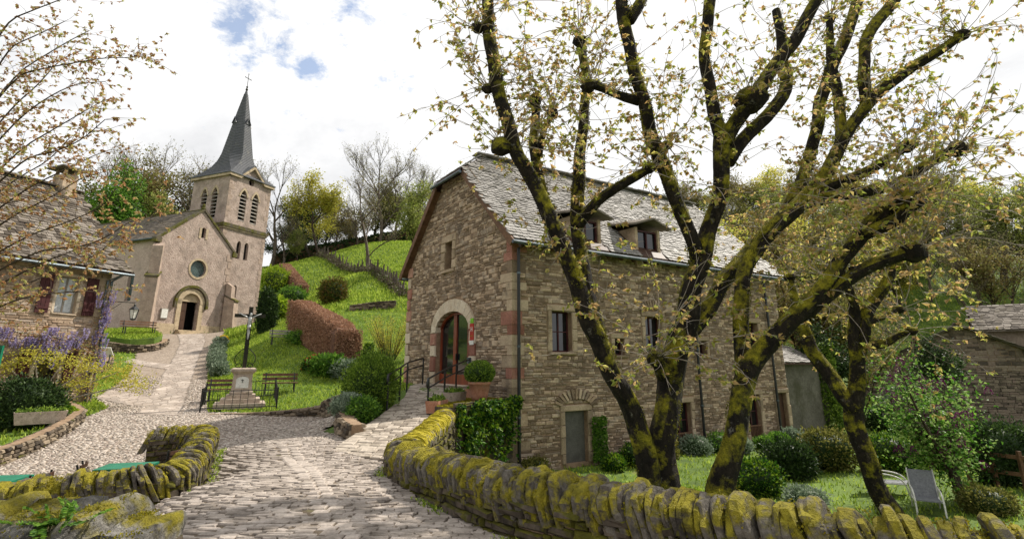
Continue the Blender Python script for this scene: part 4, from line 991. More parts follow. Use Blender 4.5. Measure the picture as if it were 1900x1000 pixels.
    slates(rp(2.95, -.25)+g_*1.15-s_*.1+Zv*.1, g_, hs, hn, (-1.3, 1.3), 1.8, lambda u, s: abs(u) < 1.2*(1-s/1.82), (.28, .18), 'lauze', r2, 62)
    rg2 = random.Random(5)
    for i in range(34):
        s = 1.1+i*.39; MB().box(rp(4.1, s)+Zv*(.17+rg2.uniform(-.01, .02)), (.42, .5, .05), s_, g_, Zv+s_*rg2.uniform(-.08, .08), rg2.random()).build('ridge_slab', 'lauze', roof)
    # verge boards, gutters, rafters, downpipes
    mb = MB()
    for a, b in ((8.62, 5.25), (-.42, 2.95)): MB().beam(rp(a, -.27, -.05), rp(b, -.27, -.05), .06, .24).build('verge_board', 'brown_wood', roof)
    for a, b in ((8.5, 5.3),): MB().beam(rp(a, -.1, -.12), rp(b, -.1, -.12), .3, .06).build('soffit_board', 'brown_wood', roof)
    for i in range(24): s = .1+i*.6; MB().beam(rp(-.42, s, -.12), rp(.1, s, -.12), .09, .12).build('rafter_end', 'dark_wood', roof)
    mb = MB(); mb.tube([rp(-.5, -.3, .05), rp(-.5, 14.4, .02)], .065, 8); mb.build('gutter', 'zinc', roof)
    mb = MB(); mb.tube([rp(2.85, -.42, .02), rp(5.35, -.42, .02)], .06, 8); mb.tube([rp(8.7, -.3, .02), rp(8.7, 14.3, .02)], .06, 8); mb.tube([rp(8.7, -.2, 0), rp(8.45, -.1, -.25), rp(8.25, -.05, -.45)], .045, 8); mb.build('gutter', 'zinc', roof)
    for t in (.16, 8.25, 13.05):
        mb = MB(); p0 = HC+s_*t+ns*.13; mb.tube([rp(-.5, t, 0), p0+Zv*(EZ-.55), p0+Zv*-3.1], .05, 10); mb.build('downpipe', 'black_metal', root)
        for z in (2.6, .4, -1.6): MB().tube([p0+Zv*z, p0+Zv*(z+.06)], .062, 10).build('pipe_clip', 'zinc', root)
    # dormers
    for t, w, h0, h1 in DORM:
        dr = MB(); c = HC+s_*t; hw = w-.1
        for sg in (-1, 1): dr.box(c+s_*sg*(hw-.06)+g_*.5+Zv*4.05, (.12, 1.2, 1.5), s_, g_, Zv)
        dr.box(c+g_*-.02+Zv*3.55, (2*hw-.24, .1, .5), s_, g_, Zv)
        d = dr.build('dormer', 'rubble', roof)
        window_unit(d, c-g_*.0, s_, ns, -hw+.12, hw-.12, 3.75, 4.75, .12, 'maroon_paint', (2, 1), .06, name='dormer_window') if False else MB().box(c+g_*.05+Zv*4.25, (2*hw-.3, .03, .95), s_, g_, Zv).build('pane', 'glass', d)
        fr = MB()
        for x in (-hw+.15, 0, hw-.15): fr.box(c+s_*x+g_*.0+Zv*4.25, (.06, .06, .96), s_, g_, Zv)
        for z in (3.8, 4.7): fr.box(c+g_*.002+Zv*z, (2*hw-.36, .058, .06), s_, g_, Zv)
        fr.build('window_frame', 'maroon_paint', d)
        hd = MB(); A = c+Zv*4.78-g_*.45
        for sg in (-1, 1):
            hd.prism([A-s_*0+Zv*.32, A+s_*sg*(hw+.32), A+s_*sg*(hw+.32)+g_*1.6+Zv*.25, A+g_*1.9+Zv*.55], Zv*.07)
        hd.build('dormer_hood', 'lauze_brown', d)
    # signs by the door: hotel plaque with letter, lime tag, letter box
    sg = MB().box(q(2.34, .95, -.085), (.27, .02, .55), g_, ng, Zv).build('hotel_plaque', 'red_sign', root)
    MB().box(q(2.34, .60, -.085), (.27, .018, .14), g_, ng, Zv).build('plaque_foot', 'white_paint', root)
    MB().box(q(2.34, 1.32, -.085), (.2, .02, .16), g_, ng, Zv).build('lime_tag', 'lime_sign', root)
    l = MB()
    for u in (-.045, .045): l.box(q(2.34+u, 1.04, -.098), (.022, .006, .15), g_, ng, Zv)
    l.box(q(2.34, 1.04, -.0985), (.07, .006, .022), g_, ng, Zv); l.build('letter', 'white_paint', sg)
    s2 = MB()
    for u in (-.05, 0, .05): s2.box(q(2.34+u, .82, -.098), (.02, .006, .02), g_, ng, Zv)
    s2.build('star_marks', 'lime_sign', sg)
    MB().box(q(2.42, .02, -.12), (.13, .1, .2), g_, ng, Zv).build('letter_box', 'zinc', root)
DORM = [(3.0, .75, -.5, 1.25), (6.0, .75, -.5, 1.25)]
hotel()
def annex():
    A = HC+s_*14.15+g_*.5; root = empty('annex', A+s_*2+g_*2+Zv*GZ, 'low grey rendered annex with ivy at the end of the inn', 'house')
    mb = MB(); mb.face_holes(A, s_, Zv, ns, rect(0, 4.0, -3.6, -.1)); mb.face_holes(A+s_*4, g_, Zv, s_, [(0, -3.6), (4.5, -3.6), (4.5, 1.3), (0, -.1)]); mb.build('wall', 'plaster_grey_shaded', root)
    sv = (g_*4.5+Zv*1.6).normalized(); nn = s_.cross(sv); nn = nn if nn.z > 0 else -nn
    o = A-g_*.3+Zv*-.15; r = MB().prism([o, o+s_*4.25, o+s_*4.25+sv*5.2, o+sv*5.2], Zv*.08).build('roof', 'dark_wood', root)
    slates(o+Zv*.09, s_, sv, nn, (0, 4.2), 5.1, lambda u, s: True, (.3, .2), 'lauze', r, 66)
annex()

# ------------------------------------------------------------------ the church
def church():
    D0 = Vector((-24.9, 42.0, 0)); c = Vector((.384, .923, 0)).normalized(); o = Vector((.923, -.384, 0)).normalized(); b = -o; B0 = 1.95
    root = empty('church', (-25.5, 45, B0), 'pinkish rendered village church with slate spire and belfry tower', 'church')
    rg = random.Random(71)
    EZc, AZ = 9.0, 11.7; hw = 3.15; NL = 15.0
    door = arch(-.74, .74, B0+.3, B0+2.6, B0+3.2, 10); ocu = [(.22+.68*math.cos(2*math.pi*i/20), 7.05+.68*math.sin(2*math.pi*i/20)) for i in range(20)]; slit = arch(.05, .42, 9.55, 10.2, 10.4, 8)
    mb = MB(); mb.face_holes(D0, c, Zv, o, [(-hw, 0), (hw, 0), (hw, EZc), (0, AZ), (-hw, EZc)], [door, ocu, slit], .35)
    wall = mb.build('facade', 'plaster', root)
    L0 = D0-c*hw
    win = arch(2.2, 2.9, 4.3, 6.1, 6.5, 8)
    MB().face_holes(L0, b, Zv, -c, rect(0, NL, 0, EZc-.05), [win], .3).build('nave_wall', 'plaster_side', root)
    MB().face_holes(D0+c*hw, b, Zv, c, rect(0, NL, 0, EZc-.05)).build('nave_wall', 'plaster', root)
    # nave roof
    roof = MB()
    for sg in (-1, 1):
        e = D0+c*sg*(hw+.3)+Zv*(EZc-.25); r = D0+Zv*(AZ+.02); roof.prism([e+o*.02, r+o*.02, r+b*NL, e+b*NL], Zv*.14)
    rf = roof.build('nave_roof', 'slate_brown', root)
    su = (c*(hw+.3)+Zv*(AZ-EZc+.27)).normalized(); nn = b.cross(su); nn = nn if nn.z > 0 else -nn
    slates(L0-c*.34+Zv*(EZc-.14), b, su, nn, (.2, NL), 4.35, lambda u, s: True, (.34, .24), 'nave_slate', rf, 75, thick=.02)
    for sg in (-1, 1):   # gable copings with moss
        MB().beam(D0+c*sg*(hw+.32)+Zv*(EZc-.22)+b*.1, D0+Zv*(AZ+.14)+b*.1, .42, .16).build('gable_coping', 'weathered_cap', wall)
        MB().box(D0+c*sg*(hw+.2)+Zv*(EZc-.3)+b*.1, (.45, .48, .34), c, o, Zv).build('kneeler', 'weathered_cap', wall)
    MB().lathe(D0+Zv*(AZ+.15)+b*.1, [(.16, 0), (.2, .1), (.1, .2), (.13, .35), (.05, .5)], 8).build('finial', 'weathered_cap', wall)
    # ridge course and eave gutter
    MB().tube([D0+Zv*(AZ+.15)+b*.3, D0+Zv*(AZ+.15)+b*NL], .09, 8).build('ridge', 'weathered_cap', rf)
    MB().tube([L0-c*.36+Zv*(EZc-.2)+b*.1, L0-c*.36+Zv*(EZc-.2)+b*NL], .07, 8).build('gutter', 'zinc', rf)
    # plinth
    for a, e in ((-hw-.05, -1.05), (1.05, hw+.05)): MB().box(D0+c*((a+e)/2)+Zv*(B0+.2)+o*.03, (e-a, .10, 1.1), c, o, Zv).build('plinth', 'church_stone', wall)
    # buttresses: stepped, with sloping weathered caps
    def buttress(at, out, dirw, h1, d1, w, top):
        m = MB(); at = Vector(at)
        prof = [(0, 0), (d1, 0), (d1*.8, h1), (0, h1+.35)]
        pl = [at+out*x+Zv*z-dirw*w/2 for x, z in prof]; m.prism(pl, dirw*w)
        prof = [(0, h1), (d1*.5, h1), (d1*.45, top), (0, top+.3)]
        m.prism([at+out*x+Zv*z-dirw*w*.42 for x, z in prof], dirw*w*.84)
        bt = m.build('buttress', 'church_quoin', root)
        prof = [(-.0, h1+.38), (d1*.9, h1-.04), (d1*.9, h1-.16), (0, h1+.26)]
        MB().prism([at+out*x+Zv*z-dirw*(w/2+.05) for x, z in prof], dirw*(w+.1)).build('buttress_cap', 'weathered_cap', bt)
    dg = (o-c).normalized(); dp = Vector((-dg.y, dg.x, 0))
    buttress(L0+Zv*.6, dg, dp, 5.4, 1.0, .8, 7.6)
    dg2 = (o*.9+c*.45).normalized(); buttress(D0+c*hw+Zv*.6, dg2, Vector((-dg2.y, dg2.x, 0)), 4.3, 1.0, .8, 5.4)
    # portal: hood mould, jamb stones, tympanum, leaf, steps
    def ring(u0, r0, r1, v, d0, d1, m, name, a0=0, a1=math.pi, n=12, par=wall):
        mm = MB()
        for i in range(n):
            A = a0+(a1-a0)*i/n; Bq = a0+(a1-a0)*(i+1)/n
            q = [D0+c*(u0+r*math.cos(t))+Zv*(v+r*math.sin(t))+o*d0 for r, t in ((r0, A), (r1, A), (r1, Bq), (r0, Bq))]
            mm.prism(q, o*(d1-d0))
        return mm.build(name, m, par)
    ring(0, .78, 1.15, B0+2.35, -.02, .10, 'church_stone', 'archivolt'); ring(0, 1.22, 1.42, B0+2.35, -.01, .22, 'weathered_cap', 'hood_mould')
    for sg in (-1, 1):
        MB().box(D0+c*sg*.93+Zv*(B0+1.3)+o*.03, (.36, .10, 2.2), c, o, Zv).build('jamb', 'church_stone', wall)
        MB().box(D0+c*sg*1.32+Zv*(B0+2.2)+o*.1, (.2, .24, .35), c, o, Zv).build('hood_stop', 'weathered_cap', wall)
    MB().prism([D0+c*u+Zv*v+b*.14 for u, v in arch(-.74, .74, B0+2.5, B0+2.62, B0+3.2, 10)], b*.08).build('tympanum', 'church_stone', wall)
    MB().box(D0+c*.05+Zv*(B0+1.3)+b*1.2, (2.4, .1, 3.4), c, o, Zv).build('painted_dark_interior', 'black', root)  # black slab painted as the unlit space behind the doorway
    hinge = D0-c*.72+b*.2; dd = (c*.75+b*.66).normalized()
    lf = MB().box(hinge+c*.30+Zv*(B0+1.32)+b*.06, (.62, .07, 2.25), c, o, Zv).build('door_leaf', 'dark_wood', root)
    for z in (.7, 1.35, 2.0): MB().box(hinge+c*.3+Zv*(B0+z)+b*.02, (.42, .03, .45), c, o, Zv).build('door_panel', 'dark_wood', lf)
    for i in range(3): MB().box(D0+Zv*(B0+.26-.13*i)+o*(.2+.32*i), (1.9+.35*i, .42+.1*i, .14), c, o, Zv).build('step', 'church_stone', root)
    # windows
    ring(.22, .68, .84, 7.05, -.02, .04, 'church_stone', 'rose_surround', 0, 2*math.pi, 20)
    MB().prism([D0+c*u+Zv*v+b*.2 for u, v in ocu], b*.03).build('rose_window', 'lead_glass', root)
    MB().prism([D0+c*u+Zv*v+b*.22 for u, v in slit], b*.03).build('slit_window', 'glass', root)
    for sg in (-1, 1): MB().box(D0+c*(.235+sg*.29)+Zv*9.9+o*.012, (.2, .05, .85), c, o, Zv).build('slit_jamb', 'church_stone', wall)
    MB().prism([L0+b*u+Zv*v+c*.22 for u, v in win], c*.03).build('nave_window', 'lead_glass', root)
    nb = MB().box(D0-c*2.0+Zv*(B0+1.45)+o*.05, (.55, .07, .75), c, o, Zv).build('notice_board', 'grey_wood', root); MB().box(D0-c*2.0+Zv*(B0+1.45)+o*.09, (.45, .02, .63), c, o, Zv).build('notice', 'white_paint', nb)
    # quoins of the facade corners
    for k in range(12):
        z = 1.9+k*.56; w = .5 if k % 2 else .32
        MB().box(D0+c*(hw-w/2+.01)+Zv*(z+.27)+o*.012, (w, .03, .50), c, o, Zv, rg.random()).build('quoin', 'church_quoin', wall)
    # ---- tower
    T0 = D0+c*2.42+b*.6; TW = 4.5; SZ, CZ = 11.3, 15.85
    bel = [arch(1.25, 1.95, 11.9, 14.1, 14.75, 10, True), arch(2.55, 3.25, 11.9, 14.1, 14.75, 10, True)]
    low = [arch(1.55, 1.98, 8.6, 9.8, 10.15, 8), arch(2.35, 2.78, 8.6, 9.8, 10.15, 8), arch(1.75, 2.1, 5.3, 6.1, 6.3, 8), arch(1.75, 2.1, 2.9, 3.7, 3.9, 8)]
    oc2 = [(2.25+.3*math.cos(2*math.pi*i/14), 15.65+.3*math.sin(2*math.pi*i/14)) for i in range(14)]
    mb = MB(); GX = 17.05
    mb.face_holes(T0, c, Zv, o, [(0, 0), (TW, 0), (TW, CZ), (3.5, CZ), (2.25, GX), (1.0, CZ), (0, CZ)], bel+low+[oc2], .4)
    mb.face_holes(T0, b, Zv, -c, rect(0, TW, 0, CZ), [arch(1.25, 1.95, 11.9, 14.1, 14.75, 10, True), arch(2.55, 3.25, 11.9, 14.1, 14.75, 10, True)], .4)
    mb.face_holes(T0+c*TW, b, Zv, c, rect(0, TW, 0, CZ)); mb.face_holes(T0+b*TW, c, Zv, b, rect(0, TW, 0, CZ))
    tw = mb.build('tower', 'plaster', root)
    MB().box(T0+c*TW/2+b*TW/2+Zv*13, (TW-1.2, TW-1.2, 5.4), c, b, Zv).build('belfry_painted_dark', 'black', root)  # solid black block painted as the darkness behind the louvres
    for (oo, uu, nn) in ((T0, c, o), (T0, b, -c)):
        for (a, e) in ((1.25, 1.95), (2.55, 3.25)):
            for k in range(8):
                z = 12.0+k*.33; w = (e-a) if z < 14.0 else (e-a)*.62
                pl = [oo+uu*((a+e)/2-w/2)+Zv*(z+.18)-nn*.32, oo+uu*((a+e)/2-w/2)+Zv*(z-.02)+nn*.0, oo+uu*((a+e)/2-w/2)+Zv*(z-.07)+nn*.0, oo+uu*((a+e)/2-w/2)+Zv*(z+.13)-nn*.32]
                MB().prism(pl, uu*w).build('louvre', 'grey_wood', tw)
    for k in range(4):
        h = low[k]; nm = 'tower_window'; MB().prism([T0+c*u+Zv*v+b*.25 for u, v in h], b*.03).build(nm, 'glass', root)
    # stone surrounds of belfry openings
    for (oo, uu, nn) in ((T0, c, o), (T0, b, -c)):
        for cu in (1.6, 2.9):
            outer = arch(cu-.35-.17, cu+.35+.17, 11.9, 14.1, 15.0, 10, True)[2:]; inner = arch(cu-.35, cu+.35, 11.9, 14.1, 14.75, 10, True)[2:]
            mm = MB()
            for i in range(len(outer)-1):
                q = [oo+uu*u+Zv*v for u, v in (inner[i], outer[i], outer[i+1], inner[i+1])]; mm.prism(q, nn*.04)
            mm.build('opening_arch', 'church_stone', tw)
    def band(z, h, d, m, name, par=tw):
        mm = MB(); P4 = [T0-c*d+o*d, T0+c*(TW+d)+o*d, T0+c*(TW+d)+b*(TW+d), T0-c*d+b*(TW+d)]; mm.prism([Vector((p.x, p.y, z)) for p in P4], Zv*h); return mm.build(name, m, par)
    band(SZ-.16, .30, .18, 'weathered_cap', 'string_course'); band(SZ-.32, .16, .09, 'church_stone', 'string_mould')
    # cornice, broken by the small front gable
    for a, e in ((-.2, 1.0), (3.5, TW+.2)): MB().box(T0+c*((a+e)/2)+Zv*(CZ-.05)+o*.10, (e-a, .24, .24), c, o, Zv).build('cornice', 'church_stone', tw)
    for sg in (-1, 1): MB().beam(T0+c*(2.25+sg*1.3)+Zv*(CZ-.02)+o*.1, T0+c*2.25+Zv*(GX+.02)+o*.1, .26, .2).build('gablet_coping', 'church_stone', tw)
    for (pa, pb) in ((T0-c*.1+o*.2, T0-c*.1+b*(TW+.2)), (T0+c*(TW+.1)+o*.2, T0+c*(TW+.1)+b*(TW+.2)), (T0+b*(TW+.1)-c*.2, T0+b*(TW+.1)+c*(TW+.2))): MB().beam(pa+Zv*(CZ-.05), pb+Zv*(CZ-.05), .22, .24).build('cornice', 'church_stone', tw)
    for k in range(27):
        z = 2+k*.5
        if z > 15.2 or abs(z-11.2) < .4: continue
        w = (.5 if k % 2 else .3)*rg.uniform(.7, 1.1)
        for u in (w/2-.01, TW-w/2+.01): MB().box(T0+c*u+Zv*(z+.24)+o*.0, (w, .03, .44), c, o, Zv, rg.random()).build('quoin', 'church_quoin', tw)
    # spire: flared square skirt turning into a steep octagon
    ctr = T0+c*TW/2+b*TW/2; sm = MB(); rings = []
    def ringpts(hwid, z, oct_):
        pts = []
        for i in range(8):
            a = math.pi/8+i*math.pi/4; x, y = math.cos(a), math.sin(a); so_ = hwid/math.cos(math.pi/8)
            ox, oy = x*so_, y*so_
            sgx = 1 if x > 0 else -1; sgy = 1 if y > 0 else -1
            if abs(x) > abs(y): qx, qy = sgx*hwid, sgy*hwid*.999
            else: qx, qy = sgx*hwid*.999, sgy*hwid
            pts.append(ctr+c*(ox*oct_+qx*(1-oct_))+b*(oy*oct_+qy*(1-oct_))+Zv*z)
        return pts
    prof = [(2.52, CZ+.06, 0), (2.50, CZ+.14, 0), (2.02, CZ+.62, .1), (1.62, CZ+1.25, .45), (1.42, CZ+1.9, .8), (1.28, CZ+2.6, 1), (.9, CZ+4.85, 1), (.52, CZ+7.1, 1), (.16, CZ+9.1, 1), (.05, CZ+9.6, 1)]
    pz = np.array([p[1] for p in prof]); ph = np.array([p[0] for p in prof]); po = np.array([p[2] for p in prof]); zs = list(np.arange(CZ+.14, CZ+9.3, .17)); full = [prof[0]]
    for za, zb in zip(zs, zs[1:]):
        full.append((float(np.interp(za, pz, ph))+.03, za, float(np.interp(za, pz, po)))); full.append((float(np.interp(zb, pz, ph)), zb-.01, float(np.interp(zb, pz, po))))
    prof = full+[prof[-2], prof[-1]]; V = []
    for h, z, q in prof: V += ringpts(h, z, q)
    F = [(i*8+j, i*8+(j+1) % 8, (i+1)*8+(j+1) % 8, (i+1)*8+j) for i in range(len(prof)-1) for j in range(8)]+[tuple(range(8))[::-1], tuple((len(prof)-1)*8+j for j in range(8))]
    sm.add(V, F); sp = sm.build('spire', 'slate_course', root)
    # front gablet roof
    for sg in (-1, 1):
        MB().prism([T0+c*(2.25+sg*1.38)+Zv*(CZ+.08)+o*.24, T0+c*2.25+Zv*(GX+.16)+o*.24, T0+c*2.25+Zv*(GX+.16)+b*1.6, T0+c*(2.25+sg*1.38)+Zv*(CZ+.08)+b*.9], Zv*.06).build('gablet_roof', 'slate_course', sp)
    for d_ in (o, -c, c, b):
        p = ctr+d_*.66+Zv*(CZ+6.0); m = MB(); sd = Vector((-d_.y, d_.x, 0))
        m.prism([p+sd*.2+Zv*-.2+d_*.15, p-sd*.2+Zv*-.2+d_*.15, p+Zv*.32+d_*.15], -d_*.55); l = m.build('lucarne', 'slate', sp)
        MB().prism([p+sd*.3-Zv*.22+d_*.24, p+Zv*.42+d_*.24, p-sd*.3-Zv*.22+d_*.24, p+Zv*.3+d_*.24], -d_*.6).build('lucarne_roof', 'slate', l)
    m = MB(); top = ctr+Zv*(CZ+9.5); m.lathe(top, [(.09, 0), (.13, .12), (.05, .25), (.10, .4), (.03, .5)], 8); m.tube([top+Zv*.4, top+Zv*1.75], .025, 6); m.beam(top+Zv*1.3-c*.32, top+Zv*1.3+c*.32, .05, .05)
    for q in (top+Zv*1.78, top+Zv*1.3-c*.34, top+Zv*1.3+c*.34): m.lathe(q-Zv*.05, [(.02, 0), (.06, .05), (.02, .1)], 6)
    m.build('spire_cross', 'iron_old', sp)
    MB().tube([D0+c*(hw+1.4)+o*-.45+Zv*.8, D0+c*(hw+1.4)+o*-.45+Zv*5.0], .05, 8).build('downpipe', 'zinc', root)
church()

# ------------------------------------------------------------------ house on the left
def left_house():
    A = Vector((-16.5, 22.0, 0)); f = Vector((-.384, -.923, 0)).normalized(); bk = Vector((-.923, .384, 0)).normalized(); n = -bk; e = -f
    root = empty('old_house', (-20, 18, -1.6), 'old tan stone house with maroon shutters under a steep slate roof', 'house'); rg = random.Random(81)
    EZl, L, D = 3.65, 11.0, 7.0
    up = rect(1.05, 1.75, 1.75, 3.15); dn = rect(1.2, 1.95, -.75, .25)
    mb = MB(); mb.face_holes(A, f, Zv, n, rect(0, L, -2.6, EZl), [up, dn], .3); mb.face_holes(A, bk, Zv, e, [(0, -2.6), (D, -2.6), (D, EZl), (D/2, EZl+3.6), (0, EZl)])
    mb.face_holes(A+bk*D, f, Zv, bk, rect(0, L, -2.6, EZl)); mb.face_holes(A+f*L, bk, Zv, f, [(0, -2.6), (D, -2.6), (D, EZl), (D/2, EZl+3.6), (0, EZl)])
    wall = mb.build('wall', 'left_mortar', root)
    pcs = rubble(A, f, Zv, n, rect(.35, 6.0, -1.9, EZl), [rect(.95, 1.85, 1.6, 3.3), rect(1.05, 2.1, -.9, .4)], (.07, .13), (.14, .45), 82, (.01, .035))
    emit(pcs, 'stone', 'left_rubble', wall, 300, 'small_stones')
    v = -1.9; k = 0
    while v < EZl-.1:
        h = rg.uniform(.25, .4); a, b2 = (.5, .3) if k % 2 else (.3, .5); p = .04
        poly = [Vector((q.x, q.y, v+.006)) for q in (A+n*p+e*p, A+f*a+n*p, A+f*a-n*.1, A-n*.1-e*.1, A+bk*b2-e*.1, A+bk*b2+e*p)]
        MB().prism(poly, Zv*(h-.012), rg.random()).build('quoin', 'quoin_stone', wall); v += h; k += 1
    surround(wall, A, f, n, 1.05, 1.75, 1.75, 3.15, 'pale_stone', rg, .1, .03); surround(wall, A, f, n, 1.2, 1.95, -.75, .25, 'pale_stone', rg, .13, .03)
    window_unit(root, A, f, n, 1.05, 1.75, 1.75, 3.15, .18, 'grey_wood', (2, 1), .06, curtain=True); window_unit(root, A, f, n, 1.2, 1.95, -.75, .25, .2, 'dark_wood', (1, 2), .05)
    for (u, v0, v1, w) in ((.62, 1.72, 3.18, .42), (2.18, 1.72, 3.18, .42), (2.35, -.8, .3, .4), (.85, -.8, .3, .4)):
        sh = MB(); 
        for i in range(3): sh.box(A+f*(u+(i-1)*w/3)+Zv*(v0+v1)/2+n*.075, (w/3-.012, .035, v1-v0), f, n, Zv)
        s = sh.build('shutter', 'maroon_paint', root)
        for z in (v0+.2, v1-.2): MB().box(A+f*u+Zv*z+n*.10, (w-.03, .03, .09), f, n, Zv).build('batten', 'maroon_paint', s)
    # roof
    RZ = EZl+3.65
    def rp(s, u): 
        z = EZl+(u/3.5)*3.65 if u >= 0.4 else EZl+.417-(.4-u)*.62
        return A+bk*u+f*s+Zv*z
    rm = MB(); rm.prism([rp(-.45, .4), rp(L, .4), rp(L, 3.5), rp(-.12, 3.5)], Zv*.1); rm.prism([rp(-.55, -.55), rp(L, -.55), rp(L, .4), rp(-.45, .4)], Zv*.1)
    q = lambda s, u: A+bk*(7-u)+f*s+Zv*rp(s, u).z
    rm.prism([q(-.5, -.4), q(L, -.4), q(L, 3.5), q(-.12, 3.5)], Zv*.1)
    roof = rm.build('roof', 'dark_wood', root)
    su = (bk*3.5+Zv*3.65).normalized(); nn = f.cross(su); nn = nn if nn.z > 0 else -nn
    Ls = 3.1*math.sqrt(1+(3.65/3.5)**2)
    slates(rp(0, .4)+Zv*.1, f, su, nn, (-.5, 7.5), Ls+.1, lambda u, s: u > -.48+.36*s/Ls, (.26, .17), 'lauze_brown', roof, 83)
    su2 = (bk+Zv*.62).normalized(); n2 = f.cross(su2); n2 = n2 if n2.z > 0 else -n2
    rr = MB().box(rp(.6, 3.5)+Zv*.15, (1.6, .4, .05), f, bk, Zv).build('ridge_slab', 'lauze_brown', roof)
    slates(rp(0, -.6)+Zv*.1, f, su2, n2, (-.6, 7.5), 1.1, lambda u, s: u > -.58, (.26, .17), 'lauze_brown', rr, 84)
    for i in range(16): MB().box(rp(1.5+i*.4, 3.5)+Zv*(.15+rg.uniform(0, .02)), (.42, .45, .05), f, bk, Zv).build('ridge_slab', 'lauze_brown', roof)
    MB().tube([rp(-.55, -.62), rp(7, -.62)], .06, 8).build('gutter', 'zinc', roof)
    cp = rp(.55, 3.5); ch = MB(); ch.box(cp+Zv*.15, (.55, .8, 1.1), f, bk, Zv); cc = ch.build('chimney', 'rubble', roof)
    MB().box(cp+Zv*.99, (1.0, 1.25, .07), f, bk, Zv).build('chimney_slab', 'lauze_brown', cc)
    for a in (-1, 1):
        for b2 in (-1, 1): MB().box(cp+Zv*.83+f*a*.2+bk*b2*.3, (.1, .12, .26), f, bk, Zv).build('chimney_leg', 'rubble', cc)
    for dx in (0, .16): 
        p = A+n*.14+e*.05+f*(.02+dx); MB().tube([rp(-.2, -.6), p+Zv*(EZl-.5), p+Zv*-1.6], .045, 8).build('downpipe', 'zinc', root)
    # lamp on a bracket at the corner
    lc = A+n*.1+e*.1; lp = lc+e*.75+n*.45+Zv*2.35
    root2 = empty('wall_lamp', lc+Zv*2.3, 'old street lantern hanging on an iron bracket from the house corner', 'lamp')
    m = MB(); m.tube([lc+Zv*2.35, lp], .018, 6); m.tube([lc+Zv*1.95, lc.lerp(lp, .45)+Zv*(2.3-lc.lerp(lp, .45).z)], .012, 6); m.build('bracket', 'black_metal', root2)
    m = MB(); m.lathe(lp-Zv*.02, [(.01, 0), (.04, -.06), (.05, -.12), (.19, -.24), (.20, -.27)][::-1], 6); m.build('lantern_roof', 'black_metal', root2)
    m = MB(); m.lathe(lp, [(.10, -.66), (.17, -.28)], 6); m.build('lantern_glass', 'lamp_glass', root2)
    m = MB(); 
    for i in range(6): a = i*math.pi/3; m.beam(lp+Vector((.105*math.cos(a), .105*math.sin(a), -.66)), lp+Vector((.175*math.cos(a), .175*math.sin(a), -.27)), .016, .016)
    m.lathe(lp, [(.05, -.72), (.115, -.68), (.115, -.65)], 6); m.build('lantern_frame', 'black_metal', root2)
    # wisteria
    wi = empty('wisteria', A+f*.3+n*.3+Zv*-1.6, 'mauve flowering wisteria trained along the old house wall', 'climber')
    r2 = random.Random(85); m = MB()
    vines = [[A+f*.1+n*.2+Zv*-1.6, A+f*.15+n*.18+Zv*.3, A+f*.1+n*.2+Zv*2.2, A+f*.05+n*.2+Zv*3.0], [A+f*.15+n*.2+Zv*.2, A+f*1.2+n*.25+Zv*.8, A+f*2.5+n*.25+Zv*1.0, A+f*5+n*.25+Zv*1.05], [A+f*1.3+n*.8+Zv*-1.6, A+f*1.0+n*.6+Zv*-.4, A+f*.5+n*.35+Zv*.5]]
    for v in vines: m.tube(path_resample(smooth_path(v, 2), .15), .035, 6, wob=.25, rg=r2)
    m.build('vine', 'twig', wi)
    C = []; Dd = []
    for v in vines:
        for p in path_resample(smooth_path(v, 2), .02):
            for _ in range(3): C.append(p+Vector((r2.gauss(0, .14), r2.gauss(0, .14), r2.gauss(.02, .14)))+n*.05); Dd.append((r2.gauss(0, 1), r2.gauss(0, 1), r2.gauss(-.2, .6)))
    leafobj('foliage', [leaves(np.array(C), np.array(Dd), .09, .04, seed=3)], 'leaf_bronze', wi)
    # one flower cluster, copied
    k = 150; t = np.random.RandomState(2).rand(k); an = np.random.RandomState(3).rand(k)*6.28; rad = .075*(1-t)**.7+.012
    Cc = np.stack([np.cos(an)*rad, np.sin(an)*rad, -t*.36], 1); Dq = np.stack([np.cos(an), np.sin(an), -.3*np.ones(k)], 1)
    V, F, R = leaves(Cc, Dq, .05, .04, seed=4); cm = mesh_from('flower_cluster', V, F, R, 'petal_mauve')
    for i in range(62):
        if i < 30: s, z = r2.uniform(.5, 4.6), r2.uniform(.75, 1.25)
        elif i < 52: s, z = r2.uniform(-.15, .5), r2.uniform(-.1, 2.9)
        else: s, z = r2.uniform(.9, 2.0), r2.uniform(.1, .9)
        p = A+f*s+n*r2.uniform(.18, .5)+Zv*z
        ob = bpy.data.objects.new('flower_cluster', cm); COL.objects.link(ob); ob.parent = wi; ob.location = p-wi.location; ob.scale = (1, 1, r2.uniform(.7, 1.3)); ob.rotation_euler = (0, 0, r2.random()*6)
left_house()

